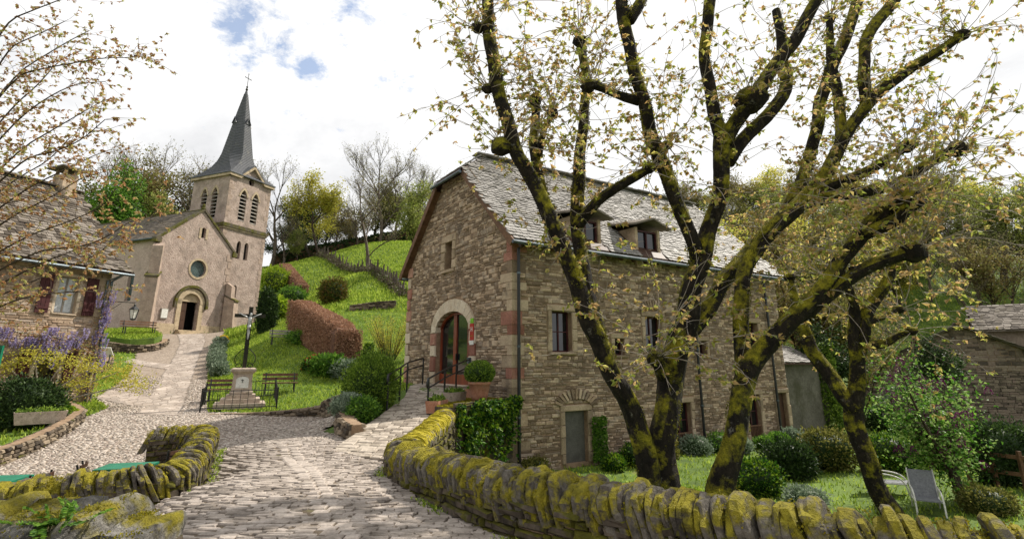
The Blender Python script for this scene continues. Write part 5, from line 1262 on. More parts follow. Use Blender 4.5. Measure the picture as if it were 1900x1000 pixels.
# ------------------------------------------------------------------ barn at the right
def barn():
    C = Vector((26.4, 32.5, 0)); u = Vector((.80, -.60, 0)).normalized(); n = Vector((-.60, -.80, 0)).normalized(); bk = -n
    root = empty('barn', (26, 33, -3.1), 'grey stone barn with slate roof behind the purple lilac', 'barn'); AZ = 2.0; sl = .52; hw = 5.4
    dr = rect(4.2, 4.95, -1.35, -.5); gp = [(-hw, -3.8), (hw, -3.8), (hw, AZ-sl*hw), (0, AZ), (-hw, AZ-sl*hw)]
    mb = MB(); mb.face_holes(C, u, Zv, n, gp, [dr], .3); mb.face_holes(C+u*hw, bk, Zv, u, rect(0, 9, -3.8, AZ-sl*hw)); mb.face_holes(C-u*hw, bk, Zv, -u, rect(0, 9, -3.8, AZ-sl*hw)); mb.face_holes(C+bk*9, u, Zv, bk, gp)
    w = mb.build('wall', 'mortar', root)
    pcs = rubble(C, u, Zv, n, gp, [rect(4.0, 5.15, -1.5, -.3)], (.11, .19), (.2, .6), 91); emit(pcs, 'stone', 'barn_stone_shaded', w, 300, 'small_stones')
    surround(w, C, u, n, 4.2, 4.95, -1.35, -.5, 'quoin_stone', random.Random(3), .2); window_unit(root, C, u, n, 4.2, 4.95, -1.35, -.5, .2, 'maroon_paint', (2, 1), .07)
    rm = MB()
    for sg in (-1, 1): rm.prism([C+n*.35+Zv*(AZ+.02), C+n*.35+u*sg*(hw+.3)+Zv*(AZ-sl*(hw+.3)), C+bk*9.3+u*sg*(hw+.3)+Zv*(AZ-sl*(hw+.3)), C+bk*9.3+Zv*(AZ+.02)], Zv*.1)
    roof = rm.build('roof', 'lauze_brown', root)
    for sg, par in ((1, roof), (-1, MB().box(C+bk*4+Zv*(AZ+.16), (9, .4, .06), bk, u, Zv).build('ridge_course', 'lauze_brown', roof))):
        su = (-u*sg+Zv*sl).normalized(); nn = bk.cross(su); nn = nn if nn.z > 0 else -nn
        slates(C+u*sg*(hw+.35)+Zv*(AZ-sl*(hw+.35)+.12), bk, su, nn, (-.4, 9.3), 6.4, lambda a, b: True, (.36, .24), 'lauze_brown', par, 92)
    b2 = empty('outbuilding', C+u*7+bk*6, 'small slate roofed outbuilding behind the barn gable', 'house')
    B = C+u*4.2+bk*5.5; m = MB(); m.box(B+Zv*-.6, (6, 5, 5), u, bk, Zv); m.build('wall', 'barn_stone_shaded', b2)
    m = MB(); 
    for sg in (-1, 1): m.prism([B+u*-3.3+Zv*3.4, B+u*3.3+Zv*3.4, B+u*3.3+n*sg*2.9+Zv*1.75, B-u*3.3+n*sg*2.9+Zv*1.75], Zv*.1)
    rf = m.build('roof', 'lauze_brown', b2); su = (bk*2.9+Zv*1.65).normalized(); nn = u.cross(su); nn = nn if nn.z > 0 else -nn
    slates(B+n*2.95+Zv*1.84, u, su, nn, (-3.3, 3.3), 3.3, lambda a, b: True, (.36, .24), 'lauze_brown', rf, 93)
barn()

# ------------------------------------------------------------------ terrace with ivy, planters and handrails by the hotel door
def terrace():
    T = [(-1.95, 14.35), (-1.42, 13.9), (0.02, 16.30), (-.30, 17.05), (-.95, 17.88), (-1.6, 17.0)]
    o = MB().prism([(x, y, -3.3) for x, y in T], (0, 0, 2.2)).build('ivy_wall', 'mossy_face'); tag(o, 'ivy clad retaining wall below the inn entrance', 'wall')
    a = Vector((-1.42, 13.9, 0)); b = Vector((.02, 16.3, 0)); U = (b-a).normalized(); N = Vector((U.y, -U.x, 0))
    pcs = rubble(a, U, Zv, N, rect(0, (b-a).length, -3.2, -1.1), [], (.08, .14), (.15, .4), 12); emit(pcs, 'stone', 'mossy_face', o, 300)
    r = np.random.RandomState(4); n = 5200; l = (b-a).length; u = r.rand(n)*l; v = -1.02-np.abs(r.normal(size=n))*.75*(.55+.55*np.sin(u*2.1+.6)**2); ok = v > -3.0; u, v = u[ok], v[ok]
    dn = np.array([noise1((x*2.2, y*2.2, 3)) for x, y in zip(u, v)]); kp = dn > -.22+.1*r.normal(size=len(u)); u, v, dn = u[kp], v[kp], dn[kp]
    C = np.array(a)[None]+np.array(U)[None]*u[:, None]+np.array(N)[None]*(.04+.26*r.rand(len(u))*(.35+np.clip(dn+.3, 0, 1)))[:, None]; C[:, 2] = v+.14*dn
    D = np.array(N)[None]*.7+r.normal(size=C.shape)*.5; D[:, 2] -= .5
    leafobj('ivy', [leaves(C, D, .05+.09*r.rand(len(C)), .05+.05*r.rand(len(C)), seed=2)], 'leaf_green_dark', o)
    r = np.random.RandomState(6); pts = np.stack([r.uniform(-2, .1, 4000), r.uniform(13.9, 18, 4000)], 1); ok = inpoly(pts[:, 0], pts[:, 1], T); pts = pts[ok]
    C = np.concatenate([pts, np.full((len(pts), 1), -1.11)], 1); D = r.normal(size=C.shape)*.5; D[:, 2] = 1
    leafobj('moss_tufts', [leaves(C, D, .06, .04, seed=5)], 'leaf_moss', o)
terrace()
def planter_trough(c, l, w, h, rz, label, plant=True, m='terracotta'):
    c = Vector(c); ux = Vector((math.cos(rz), math.sin(rz), 0)); uy = Vector((-ux.y, ux.x, 0)); root = empty('trough', c, label, 'planter')
    mb = MB(); t = .05
    def q(a, b, z): return c+ux*a+uy*b+Zv*z
    O0 = [q(-l/2*.9, -w/2*.85, 0), q(l/2*.9, -w/2*.85, 0), q(l/2*.9, w/2*.85, 0), q(-l/2*.9, w/2*.85, 0)]; O1 = [q(-l/2, -w/2, h), q(l/2, -w/2, h), q(l/2, w/2, h), q(-l/2, w/2, h)]
    I1 = [q(-l/2+t, -w/2+t, h), q(l/2-t, -w/2+t, h), q(l/2-t, w/2-t, h), q(-l/2+t, w/2-t, h)]; I0 = [p-Zv*.06 for p in I1]
    mb.add(O0+O1+I1+I0, [(3, 2, 1, 0)]+[(i, (i+1) % 4, 4+(i+1) % 4, 4+i) for i in range(4)]+[(4+i, 4+(i+1) % 4, 8+(i+1) % 4, 8+i) for i in range(4)]+[(8+i, 8+(i+1) % 4, 12+(i+1) % 4, 12+i) for i in range(4)])
    mb.build('body', m, root); MB().prism([p+Zv*.01 for p in I0], Zv*.02).build('soil', 'soil', root)
    if plant:
        r = np.random.RandomState(int(abs(c.x*100))); n = 500; a = (r.rand(n)-.5)*(l-.1); b = (r.rand(n)-.5)*(w-.06)
        C = np.array([q(x, y, h-.05) for x, y in zip(a, b)]); C[:, 2] += np.abs(r.normal(size=n))*.06; D = r.normal(size=C.shape)*.6; D[:, 2] += .6
        leafobj('plants', [leaves(C, D, .07, .045, seed=1)], 'leaf_box', root)
planter_trough((-1.95, 14.75, -1.28), .75, .36, .30, 1.35, 'terracotta trough with small plants at the foot of the handrail')
planter_trough((-1.62, 16.0, -1.12), .8, .34, .28, 1.15, 'longer stone trough with green plants nearer the inn door', m='trough_stone')
planter_trough((-1.15, 17.3, -1.08), .5, .4, .26, .9, 'square clay planter beside the inn door jamb', m='terracotta')
def pot():
    c = Vector((-.92, 15.95, -1.1)); r = empty('potted_box', c, 'clay pot with round clipped box bush by the stone wall', 'potted plant')
    MB().lathe(c, [(.20, 0), (.25, .2), (.30, .46), (.32, .47), (.32, .54), (.27, .54), (.26, .48)], 18).build('pot', 'terracotta', r, True)
    rr = np.random.RandomState(3); n = 2600; d = rr.normal(size=(n, 3)); d /= np.linalg.norm(d, axis=1)[:, None]; C = np.array(c)+np.array([0, 0, .78])+d*np.array([.42, .42, .34])*(1-.12*np.abs(rr.normal(size=n)))[:, None]
    leafobj('foliage', [leaves(C, d+rr.normal(size=d.shape)*.5, .055, .04, seed=3)], 'leaf_box', r)
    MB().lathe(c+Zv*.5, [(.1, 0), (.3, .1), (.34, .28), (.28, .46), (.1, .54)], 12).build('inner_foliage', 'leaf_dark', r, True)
pot()
def rail(pts, h, label):
    pts = [Vector(p) for p in pts]; root = empty('handrail', pts[0], label, 'railing')
    for i, p in enumerate(pts): MB().tube([p-Zv*.05, p+Zv*h], .027, 8).build('post', 'black_metal', root)
    top = [p+Zv*h for p in pts]; a = top[0]; d = (top[0]-top[1]).normalized()
    loop = [a+d*.04-Zv*.22, a+d*.12-Zv*.2, a+d*.14-Zv*.08, a+d*.06+Zv*.0]
    MB().tube(smooth_path(loop+top, 2), .027, 8).build('top_rail', 'black_metal', root)
    MB().tube([p+Zv*(h-.24) for p in pts], .022, 8).build('mid_rail', 'black_metal', root)
rail([(-3.32, 15.1, -1.27), (-3.3, 16.6, -1.1), (-3.4, 18.2, -.95), (-3.15, 19.8, -.82)], .92, 'black tubular handrail along the bush side of the ramp')
rail([(-2.15, 14.5, -1.35), (-1.95, 16.3, -1.15), (-1.75, 17.6, -1.02), (-1.35, 18.55, -.84)], .92, 'black tubular handrail along the planter side of the ramp')

# ------------------------------------------------------------------ calvary
def calvary():
    c = Vector((-10.45, 21.8, hb(-10.45, 21.8))); ux = Vector((.90, .43, 0)).normalized(); uy = Vector((-ux.y, ux.x, 0))
    root = empty('calvary', c, 'iron crucifix on a moulded stone pedestal with a white plaque', 'monument')
    for i, (w, h, z) in enumerate(((1.75, .18, .02), (1.35, .16, .2), (1.0, .14, .36))): MB().box(c+Zv*(z+h/2-.02), (w, w, h), ux, uy, Zv).build('step', 'trough_stone', root)
    mb = MB(); V = []
    prof = [(.40, .5), (.40, .58), (.36, .62), (.33, 1.22), (.36, 1.26), (.44, 1.34), (.44, 1.42), (.38, 1.46)]
    for w, z in prof: V += [c+ux*a*w+uy*b*w+Zv*z for a, b in ((-1, -1), (1, -1), (1, 1), (-1, 1))]
    n = len(prof); mb.add(V, [(i*4+j, i*4+(j+1) % 4, (i+1)*4+(j+1) % 4, (i+1)*4+j) for i in range(n-1) for j in range(4)]+[(n*4-4, n*4-3, n*4-2, n*4-1)]); mb.build('pedestal', 'trough_stone', root)
    pq = [c+ux*u+Zv*v-uy*.352 for u, v in arch(-.22, .22, .72, 1.02, 1.14, 8)]; pl = MB().prism(pq, -uy*.02).build('plaque', 'white_paint', root)
    m = MB(); m.box(c-uy*.378+Zv*.98, (.02, .012, .14), ux, uy, Zv); m.box(c-uy*.379+Zv*1.01, (.1, .012, .02), ux, uy, Zv); m.build('plaque_cross', 'iron_old', pl)
    Z0 = 1.46; m = MB(); m.beam(c+Zv*Z0, c+Zv*(Z0+2.35), .15, .15, up=uy); m.build('shaft', 'iron_old', root)
    m = MB(); m.beam(c+Zv*(Z0+2.0)-ux*.56, c+Zv*(Z0+2.0)+ux*.56, .13, .13); m.build('cross_arm', 'iron_old', root)
    for k in range(7): MB().box(c+Zv*(Z0+.55+k*.18), (.18, .18, .05), ux, uy, Zv).build('collar', 'iron_old', root)
    for sg in (-1, 1):
        pts = []
        for i in range(22):
            t = i/21
            if t < .6: q = t/.6; x = .10+.24*math.sin(q*math.pi*.85)+.05*q; z = .72-q*.62
            else: a = (t-.6)/.4*2*math.pi; x = .22+.11*math.cos(a)*(1-.35*(t-.6)/.4)-.02; z = .10+.10*-math.sin(a)*(1-.35*(t-.6)/.4)
            pts.append(c+ux*sg*x+Zv*(Z0+z)-uy*.0)
        MB().tube(pts, .018, 6).build('scroll', 'iron_old', root)
    # the figure: one continuous body
    f = -uy*.11; B = c+Zv*(Z0+1.95)+f; b = MB()
    b.tube([B+Zv*.02, B-Zv*.06, B-Zv*.16, B-Zv*.28, B-Zv*.36, B-Zv*.45-f*.2, B-Zv*.62+f*.2, B-Zv*.78, B-Zv*.88+f*.15], [.03, .075, .075, .055, .062, .055, .045, .032, .02], 8)
    b.lathe(B+Zv*.0+f*.3+ux*.02, [(.02, 0), (.045, .04), (.05, .09), (.035, .14), (.01, .16)], 8)
    for sg in (-1, 1):
        b.tube([B-Zv*.05+ux*sg*.05, B+Zv*.04+ux*sg*.2, B+Zv*.12+ux*sg*.36], [.032, .026, .018], 6)
        h = B+Zv*.12+ux*sg*.36
        for k in range(5): b.tube([h, h+ux*sg*.045+Zv*(k-2)*.012], [.008, .005], 4)
    b.tube([B-Zv*.32, B-Zv*.4, B-Zv*.48], [.066, .07, .06], 8)
    b.build('crucified_figure', 'silver_paint', root, True)
    # iron railing round it
    rl = empty('iron_railing', c, 'low black iron railing round the calvary steps', 'railing'); cr = [c+ux*a*1.25+uy*b*1.15 for a, b in ((-1, -1), (1, -1), (1, 1), (-1, 1))]
    for i in range(4):
        p, q = cr[i], cr[(i+1) % 4]; p = Vector((p.x, p.y, hb(p.x, p.y))); q = Vector((q.x, q.y, hb(q.x, q.y)))
        for z in (.14, .72): MB().tube([p+Zv*z, q+Zv*z], .016, 6).build('rail', 'black_metal', rl)
        MB().tube([p, p+Zv*.82], .028, 6).build('post', 'black_metal', rl)
        for k in range(1, 10): a = p.lerp(q, k/10); MB().tube([a+Zv*.1, a+Zv*.76], .010, 5).build('bar', 'black_metal', rl)
    return ux, uy, c
UX, UY, CC = calvary()
def bench(c, rz, l, label, m='brown_wood', back=True, slats=3):
    c = Vector(c); ux = Vector((math.cos(rz), math.sin(rz), 0)); uy = Vector((-ux.y, ux.x, 0)); root = empty('bench', c, label, 'bench')
    for i in range(slats): MB().box(c+uy*(-.14+.14*i)+Zv*.45, (l, .12, .04), ux, uy, Zv).build('seat_slat', m, root)
    if back:
        for z in (.62, .78): MB().box(c+uy*(.24+z*.08)+Zv*z, (l, .035, .11), ux, uy+Zv*.0, Zv+uy*.15).build('back_slat', m, root)
    for a in (-.4, .4):
        p = c+ux*a*l; mb = MB(); mb.beam(p-uy*.18, p-uy*.16+Zv*.43, .05, .05, up=uy); mb.build('leg', 'black_metal', root)
        mb = MB(); mb.beam(p+uy*.20, p+uy*.22+Zv*.43, .05, .05, up=uy); 
        if back: mb.beam(p+uy*.22+Zv*.43, p+uy*.32+Zv*.86, .045, .045, up=ux)
        mb.build('leg', 'black_metal', root)
p = CC-UX*.55+UY*1.55; bench((p.x, p.y, hb(p.x, p.y)), math.atan2(UX.y, UX.x), 1.5, 'brown slatted bench standing left behind the iron calvary railing'.replace('left ', ''))
p = CC+UX*1.45+UY*1.65; bench((p.x, p.y, hb(p.x, p.y)), math.atan2(UX.y, UX.x), 1.4, 'brown slatted bench at the lawn corner of the calvary')
gb = G(525, 640); bench((gb.x, gb.y, hb(gb.x, gb.y)), .5, 1.5, 'weathered garden bench below the copper hedge', 'grey_wood')
pb = Vector((-26.0, 37.0, 0)); pb = G(255, 633); bench((pb.x, pb.y, hb(pb.x, pb.y)+.45), math.atan2(.923, .384)-.25, 2.1, 'long brown bench on the grass bed below the church', 'brown_wood')

# ------------------------------------------------------------------ café furniture on the square
def table(c, rz, label):
    c = Vector(c); ux = Vector((math.cos(rz), math.sin(rz), 0)); uy = Vector((-ux.y, ux.x, 0)); root = empty('cafe_table', c, label, 'table', 'green café tables')
    MB().box(c+Zv*.72, (.72, .58, .03), ux, uy, Zv).build('table_top', 'green_paint', root)
    for s in (-1, 1):
        for d in (-1, 1): MB().beam(c+ux*d*.30+uy*s*.24, c-ux*d*.28+uy*s*.24+Zv*.7, .02, .02, up=uy).build('leg', 'black_metal', root)
def chair(c, rz, label, tilt=0.0):
    c = Vector(c); ux = Vector((math.cos(rz), math.sin(rz), 0)); uy = Vector((-ux.y, ux.x, 0)); root = empty('folding_chair', c, label, 'chair', 'folding café chairs')
    R = lambda a, b, z: c+ux*(a-tilt*z)+uy*b+Zv*(z+tilt*a*.5)
    for i in range(5): MB().beam(R(-.18+i*.085, -.19, .45), R(-.18+i*.085, .19, .45), .065, .02).build('seat_slat', 'grey_paint', root)
    for s in (-1, 1):
        MB().beam(R(.22, s*.18, .0), R(-.16, s*.18, .45), .02, .03, up=uy).build('leg', 'black_metal', root)
        MB().tube(smooth_path([R(-.24, s*.2, 0), R(.08, s*.2, .40), R(.22, s*.2, .68), R(.23, s*.2, .9)], 2), .014, 6).build('leg', 'black_metal', root)
    for k in range(4):
        z = .60+k*.085; x = .19+.035*min(k, 2); pts = [R(x+.05*(1-(t/3)**2), t/3*.21, z) for t in range(-3, 4)]
        m = MB()
        for p, q in zip(pts, pts[1:]): m.beam(p, q, .014, .055)
        m.build('back_slat', 'dark_wood', root)
def zz(x, y): return (x, y, hb(x, y)+.02)
table(zz(-6.1, 9.25), .25, 'small green café table with a chair tipped against it'); table(zz(-7.35, 8.3), .2, 'small green café table beside the lower mossy parapet end')
chair(zz(-5.55, 9.1), .15, 'dark folding chair between the café table and the mossy parapet'); chair(zz(-6.35, 8.7), .5, 'dark folding chair tipped against a green café table', .35); chair(zz(-6.8, 8.15), .1, 'dark folding chair at the café table by the lower parapet end')
def left_bits():
    g = G(8, 690); p = P(-2, 660, 9.0); q = Vector((p.x-.25, 9.0, hb(p.x-.25, 9.0)))
    r = empty('menu_stand', q, 'dark green framed panel stand at the edge of the square', 'sign'); 
    MB().box(q+Zv*2.05, (.5, .05, .9), (1, .2, 0), (-.2, 1, 0), Zv).build('panel', 'green_paint', r)
    for d in (-.2, .2): MB().beam(q+Vector((d, d*.2, 0)), q+Vector((d, d*.2, 1.7)), .04, .04, up=(0, 1, 0)).build('post', 'green_paint', r)
    s = G(185, 690); sb = empty('notice_stand', s, 'small tilted information board beside the stone wall stub', 'sign'); 
    MB().box(s+Zv*.95, (.75, .04, .5), (.9, .4, 0), (-.35, .75, .5), (-.2, -.3, .8)).build('board', 'white_paint', sb)
    for d in (-.3, .3): MB().beam(s+Vector((d*.9, d*.4, 0)), s+Vector((d*.9, d*.4, .85)), .04, .04, up=(0, 1, 0)).build('post', 'zinc', sb)
    t = G(45, 812); planter_trough((t.x-.1, t.y+.5, hb(t.x, t.y)+.30), 1.15, .35, .32, .75, 'pale stone trough on the flower bed wall', True, 'trough_stone')
left_bits()

# ------------------------------------------------------------------ shrubs, hedges, flowers
def gb_(px, py, dz=0): p = G(px, py); return p
def shrub_at(px, pyb, wpx, hpx, m, n, ls, label, cat='shrub', seed=1, group=None, core='leaf_dark', shape=2.3, lump=.18, low=False, deep=.8, Y=None, up=.35):
    if Y is None: p = G(px, pyb, low)
    else: p = P(px, pyb, Y); p.z = hz(p.x, p.y)
    k = p.y/raydir(px, pyb).y/FPX; w = wpx*k/2; h = hpx*k
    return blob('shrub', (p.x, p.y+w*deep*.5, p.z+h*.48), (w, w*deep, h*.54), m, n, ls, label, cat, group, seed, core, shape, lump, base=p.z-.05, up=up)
def hedge(line, w, h, m, n, ls, label, seed):
    r = np.random.RandomState(seed); pts = path_resample([Vector(p) for p in line], .25); L = len(pts)
    mid = pts[L//2]; root = empty('hedge', (mid.x, mid.y, hb(mid.x, mid.y)), label, 'hedge')
    idx = r.rand(n)*(L-1); i0 = idx.astype(int); fr = (idx-i0)[:, None]; A = np.array([tuple(p) for p in pts]); Pp = A[i0]*(1-fr)+A[np.minimum(i0+1, L-1)]*fr
    T = A[-1]-A[0]; T[2] = 0; T /= np.linalg.norm(T); Nn = np.array([T[1], -T[0], 0])
    a = r.rand(n)*math.pi; ca, sa = np.cos(a), np.sin(a); k = (np.abs(ca)**5+np.abs(sa)**5)**(-1/5)
    end = np.minimum(idx, L-1-idx)/4.0; sq = np.where(end < 1, np.sqrt(np.maximum(0, 1-(1-np.minimum(1, end))**2)), 1)
    rr = 1-.06*np.abs(r.normal(size=n))+.035*bump3(Pp, seed, 1.2)
    C = Pp+Nn[None]*(ca*k*w/2*rr*(.35+.65*sq))[:, None]; C[:, 2] += sa*k*h*rr*(.75+.25*sq)
    # end caps
    nc = n//7; e = r.randint(0, 2, nc); q = np.stack([(r.rand(nc)-.5)*w*.92, r.rand(nc)*h*.92], 1); Ce = A[np.where(e, L-1, 0)]+Nn[None]*q[:, :1]; Ce[:, 2] += q[:, 1]; Ce += T[None]*(np.where(e, 1, -1)*(.12+.12*r.rand(nc))*(1-.5*(np.abs(q[:, 0])/(w/2))**3))[:, None]
    C = np.concatenate([C, Ce]); D = r.normal(size=C.shape); D[:, 2] += .2
    leafobj('foliage', [leaves(C, D, ls*(.6+.8*r.rand(len(C))), ls*.6, seed=seed)], m, root)
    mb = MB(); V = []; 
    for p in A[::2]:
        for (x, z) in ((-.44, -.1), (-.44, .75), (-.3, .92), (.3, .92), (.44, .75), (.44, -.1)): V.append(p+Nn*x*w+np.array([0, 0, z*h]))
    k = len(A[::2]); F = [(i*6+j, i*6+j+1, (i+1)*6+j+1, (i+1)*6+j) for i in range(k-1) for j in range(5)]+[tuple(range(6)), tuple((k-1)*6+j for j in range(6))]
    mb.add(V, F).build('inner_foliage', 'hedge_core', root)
h0, h1 = G(642, 677), G(546, 610)
hedge([(h0.x-.1, h0.y+.35, h0.z), (h1.x+.2, h1.y, h1.z)], 1.55, 1.85, 'leaf_copper', 26000, .10, 'big clipped copper beech hedge on the lawn slope', 101)
h0, h1 = G(560, 548), G(527, 508)
hedge([(h0.x, h0.y, h0.z-.1), (h1.x, h1.y, h1.z)], 1.3, 1.3, 'leaf_copper', 7000, .13, 'smaller brown hedge higher on the slope beside the church', 102)
shrub_at(613, 563, 50, 46, 'leaf_olive2', 3500, .14, 'round clipped bush tinged red on the green slope', seed=103, lump=.08)
shrub_at(489, 618, 32, 78, 'leaf_dark', 4500, .14, 'dark upright evergreen against the church tower', 'shrub', 104, lump=.12)
shrub_at(508, 600, 36, 48, 'leaf_lime', 3000, .16, 'leafy green shrub between the tower and the hedge', 'shrub', 105)
shrub_at(505, 545, 50, 50, 'leaf_lime', 2600, .18, 'fresh green bush high behind the church tower', 'shrub', 106)
shrub_at(535, 575, 50, 45, 'leaf_green', 2600, .16, 'mid green shrub at the top end of the copper hedge', 'shrub', 107)
shrub_at(570, 640, 70, 26, 'leaf_green', 3000, .12, 'low green planting under the side of the copper hedge', 'shrub', 108)
shrub_at(640, 705, 60, 34, 'leaf_grey', 2200, .1, 'grey green cushion shrub below the copper hedge', 'shrub', 109)
shrub_at(605, 700, 66, 36, 'leaf_green', 2600, .14, 'clump of arching green leaves beside the red flowers', 'shrub', 110, up=.9)
shrub_at(580, 688, 46, 24, 'leaf_green_dark', 1500, .1, 'azalea with bright red flowers on the lawn', 'shrub', 111)
def flowers_on(px, py, wpx, hpx, m, n, label, cat, seed, ls=.06):
    p = G(px, py); k = p.y/FPX; r = np.random.RandomState(seed); w, h = wpx*k/2, hpx*k
    d = r.normal(size=(n, 3)); d /= np.linalg.norm(d, axis=1)[:, None]; d[:, 2] = np.abs(d[:, 2]); C = np.array([p.x, p.y+w*.4, p.z])+d*np.array([w, w*.7, h])
    o = leafobj('flowers', [leaves(C, d+r.normal(size=d.shape)*.6, ls, ls*.8, seed=seed)], m, None); tag(o, label, cat)
flowers_on(580, 688, 44, 26, 'petal_red', 240, 'scatter of red azalea blossoms above the lawn', 'flowers', 5, .10)
flowers_on(412, 633, 18, 9, 'petal_yellow', 420, 'clump of yellow flowers at the top corner of the lawn', 'flowers', 6, .1)
flowers_on(75, 778, 90, 24, 'petal_white', 260, 'small white blossoms in the flower bed before the house', 'flowers', 8, .05)
for i in range(8):
    t = i/7; shrub_at(406-6*math.sin(t*3)+(-4*t), 642+t*58, 24+8*t, 15+9*t, 'leaf_grey', 900, .10, 'grey lavender cushion in the row edging the church path', 'shrub', 120+i, 'lavender cushions along the path', lump=.1, up=1.0)
# yellow-green stemmy shrubs near the gable
def stemmy(px, py, wpx, hpx, m, mt, n, label, seed, ls=.07, Y=None):
    p = G(px, py); k = p.y/FPX; r = random.Random(seed); root = empty('shrub', p, label, 'shrub'); mb = MB(); C = []; D = []
    for i in range(n):
        a = r.uniform(-1, 1); b = r.uniform(-.6, .6); H_ = hpx*k*r.uniform(.6, 1.05); w = wpx*k/2
        pts = [p+Vector((a*.25*w, b*.25*w, 0)), p+Vector((a*.6*w, b*.6*w, H_*.5)), p+Vector((a*w, b*w, H_))]; pts = smooth_path(pts, 2); mb.tube(pts, [.016*(1-.8*j/(len(pts)-1)) for j in range(len(pts))], 4, cap=False)
        for q in path_resample(pts, .06)[5:]:
            for _ in range(2): C.append(q+Vector((r.gauss(0, .05), r.gauss(0, .05), r.gauss(0, .05)))); D.append((r.gauss(0, 1), r.gauss(0, 1), r.gauss(.4, .6)))
    mb.build('stems', mt, root); leafobj('foliage', [leaves(np.array(C), np.array(D), ls, ls*.5, seed=seed)], m, root)
stemmy(722, 668, 90, 76, 'leaf_yellow', 'bark', 60, 'loose lime green shrub with many stems near the gable', 131)
stemmy(772, 665, 50, 110, 'leaf_bronze', 'bark', 30, 'thin reddish twiggy shrub against the gable wall', 132)
shrub_at(681, 668, 16, 30, 'leaf_green_dark', 700, .1, 'small dark cone shaped shrub on the slope by the lime shrub', 'shrub', 133)
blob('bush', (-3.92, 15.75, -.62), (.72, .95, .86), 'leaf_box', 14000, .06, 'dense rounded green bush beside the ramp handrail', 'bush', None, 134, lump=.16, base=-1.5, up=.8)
blob('bush', (-4.1, 14.3, -1.1), (.4, .4, .28), 'leaf_grey', 4000, .06, 'grey green spreading plant on the bed wall', 'bush', None, 135, lump=.2, base=-1.4, up=.8)
blob('bush', (-3.68, 14.1, -1.16), (.32, .5, .26), 'leaf_green', 3500, .06, 'fresh green plant at the lower end of the ramp bed', 'bush', None, 136, lump=.2, base=-1.4)
blob('bush', (-4.5, 18.6, -.75), (.6, .7, .5), 'leaf_box', 5000, .07, 'second green bush between handrail and gable', 'bush', None, 137, lump=.2, base=-1.2)
# bed before the left house
for (px, py, w, h, m, n, lb, sd) in ((20, 800, 110, 90, 'leaf_dark', 5000, 'dark green shrub in the flower bed before the house', 141), (70, 790, 70, 45, 'leaf_green_dark', 3000, 'low white flowering shrub in the flower bed', 142), (108, 785, 40, 26, 'leaf_lime', 2400, 'bright green leafy clump at the tip of the flower bed', 143)):
    shrub_at(px, py, w, h, m, n, .09, lb, 'shrub', sd)
def acer():
    b = G(60, 768); b = Vector((b.x-.4, b.y+.6, b.z)); r = random.Random(77); root = empty('small_tree', b, 'small yellow green tree with bare forked stems before the old house', 'tree'); mb = MB(); C = []; D = []
    for (ax, az) in ((-.9, 1.6), (-.3, 1.9), (.4, 1.7), (1.1, 1.5), (1.9, 1.35), (2.3, .9), (.9, .9)):
        pts = smooth_path([b, b+Vector((ax*.25, ax*.1, az*.4)), b+Vector((ax*.7, ax*.35, az*.75)), b+Vector((ax, ax*.6, az))], 2); mb.tube(pts, [.045*(1-.75*i/(len(pts)-1)) for i in range(len(pts))], 6, cap=False)
        e = pts[-1]
        for k in range(330):
            C.append(e+Vector((r.gauss(0, .34), r.gauss(0, .3), r.gauss(0, .16)))); D.append((r.gauss(0, 1), r.gauss(0, 1), r.gauss(.1, .5)))
    mb.build('trunk', 'twig', root, True); leafobj('crown', [leaves(np.array(C), np.array(D), .085, .06, seed=7)], 'leaf_yellow', root)
acer()
# right garden shrubs
for (px, py, w, h, m, n, ls, lb, Y, sd) in (
    (1285, 900, 78, 50, 'leaf_lime', 4200, .05, 'bright lime green cushion between the mossy trunks', 12.0, 151),
    (1405, 905, 100, 62, 'leaf_green_dark', 4500, .07, 'dark glossy shrub below the french window', 14, 152),
    (1480, 890, 90, 62, 'leaf_dark', 4000, .08, 'dark low shrub before the annex wall', 16, 153),
    (1550, 880, 90, 70, 'leaf_olive', 3600, .08, 'brownish green shrub at the foot of the annex', 17, 154),
    (1500, 925, 70, 30, 'leaf_grey', 1800, .05, 'grey pink heather cushion on the garden lawn', 13, 155),
    (1680, 880, 100, 60, 'leaf_green_dark', 4200, .07, 'leafy green shrub behind the sun loungers', 16.5, 156),
    (1760, 860, 90, 50, 'leaf_olive', 3000, .08, 'olive shrub beneath the lilac branches', 18, 157),
    (1885, 900, 110, 110, 'leaf_dark', 6000, .08, 'tall dark rhododendron beside the garden fence', 15, 158),
    (1850, 945, 90, 40, 'leaf_olive', 2200, .06, 'low twiggy shrub in front of the garden fence', 12.5, 159),
    (1650, 790, 60, 40, 'leaf_dark', 2600, .1, 'dark bush in the shade before the barn', 26, 160),
    (1690, 775, 60, 70, 'leaf_grey', 2600, .12, 'silvery bush in front of the barn wall', 27, 161)):
    shrub_at(px, py, w, h, m, n, ls, lb, 'shrub', sd, low=True, Y=Y)
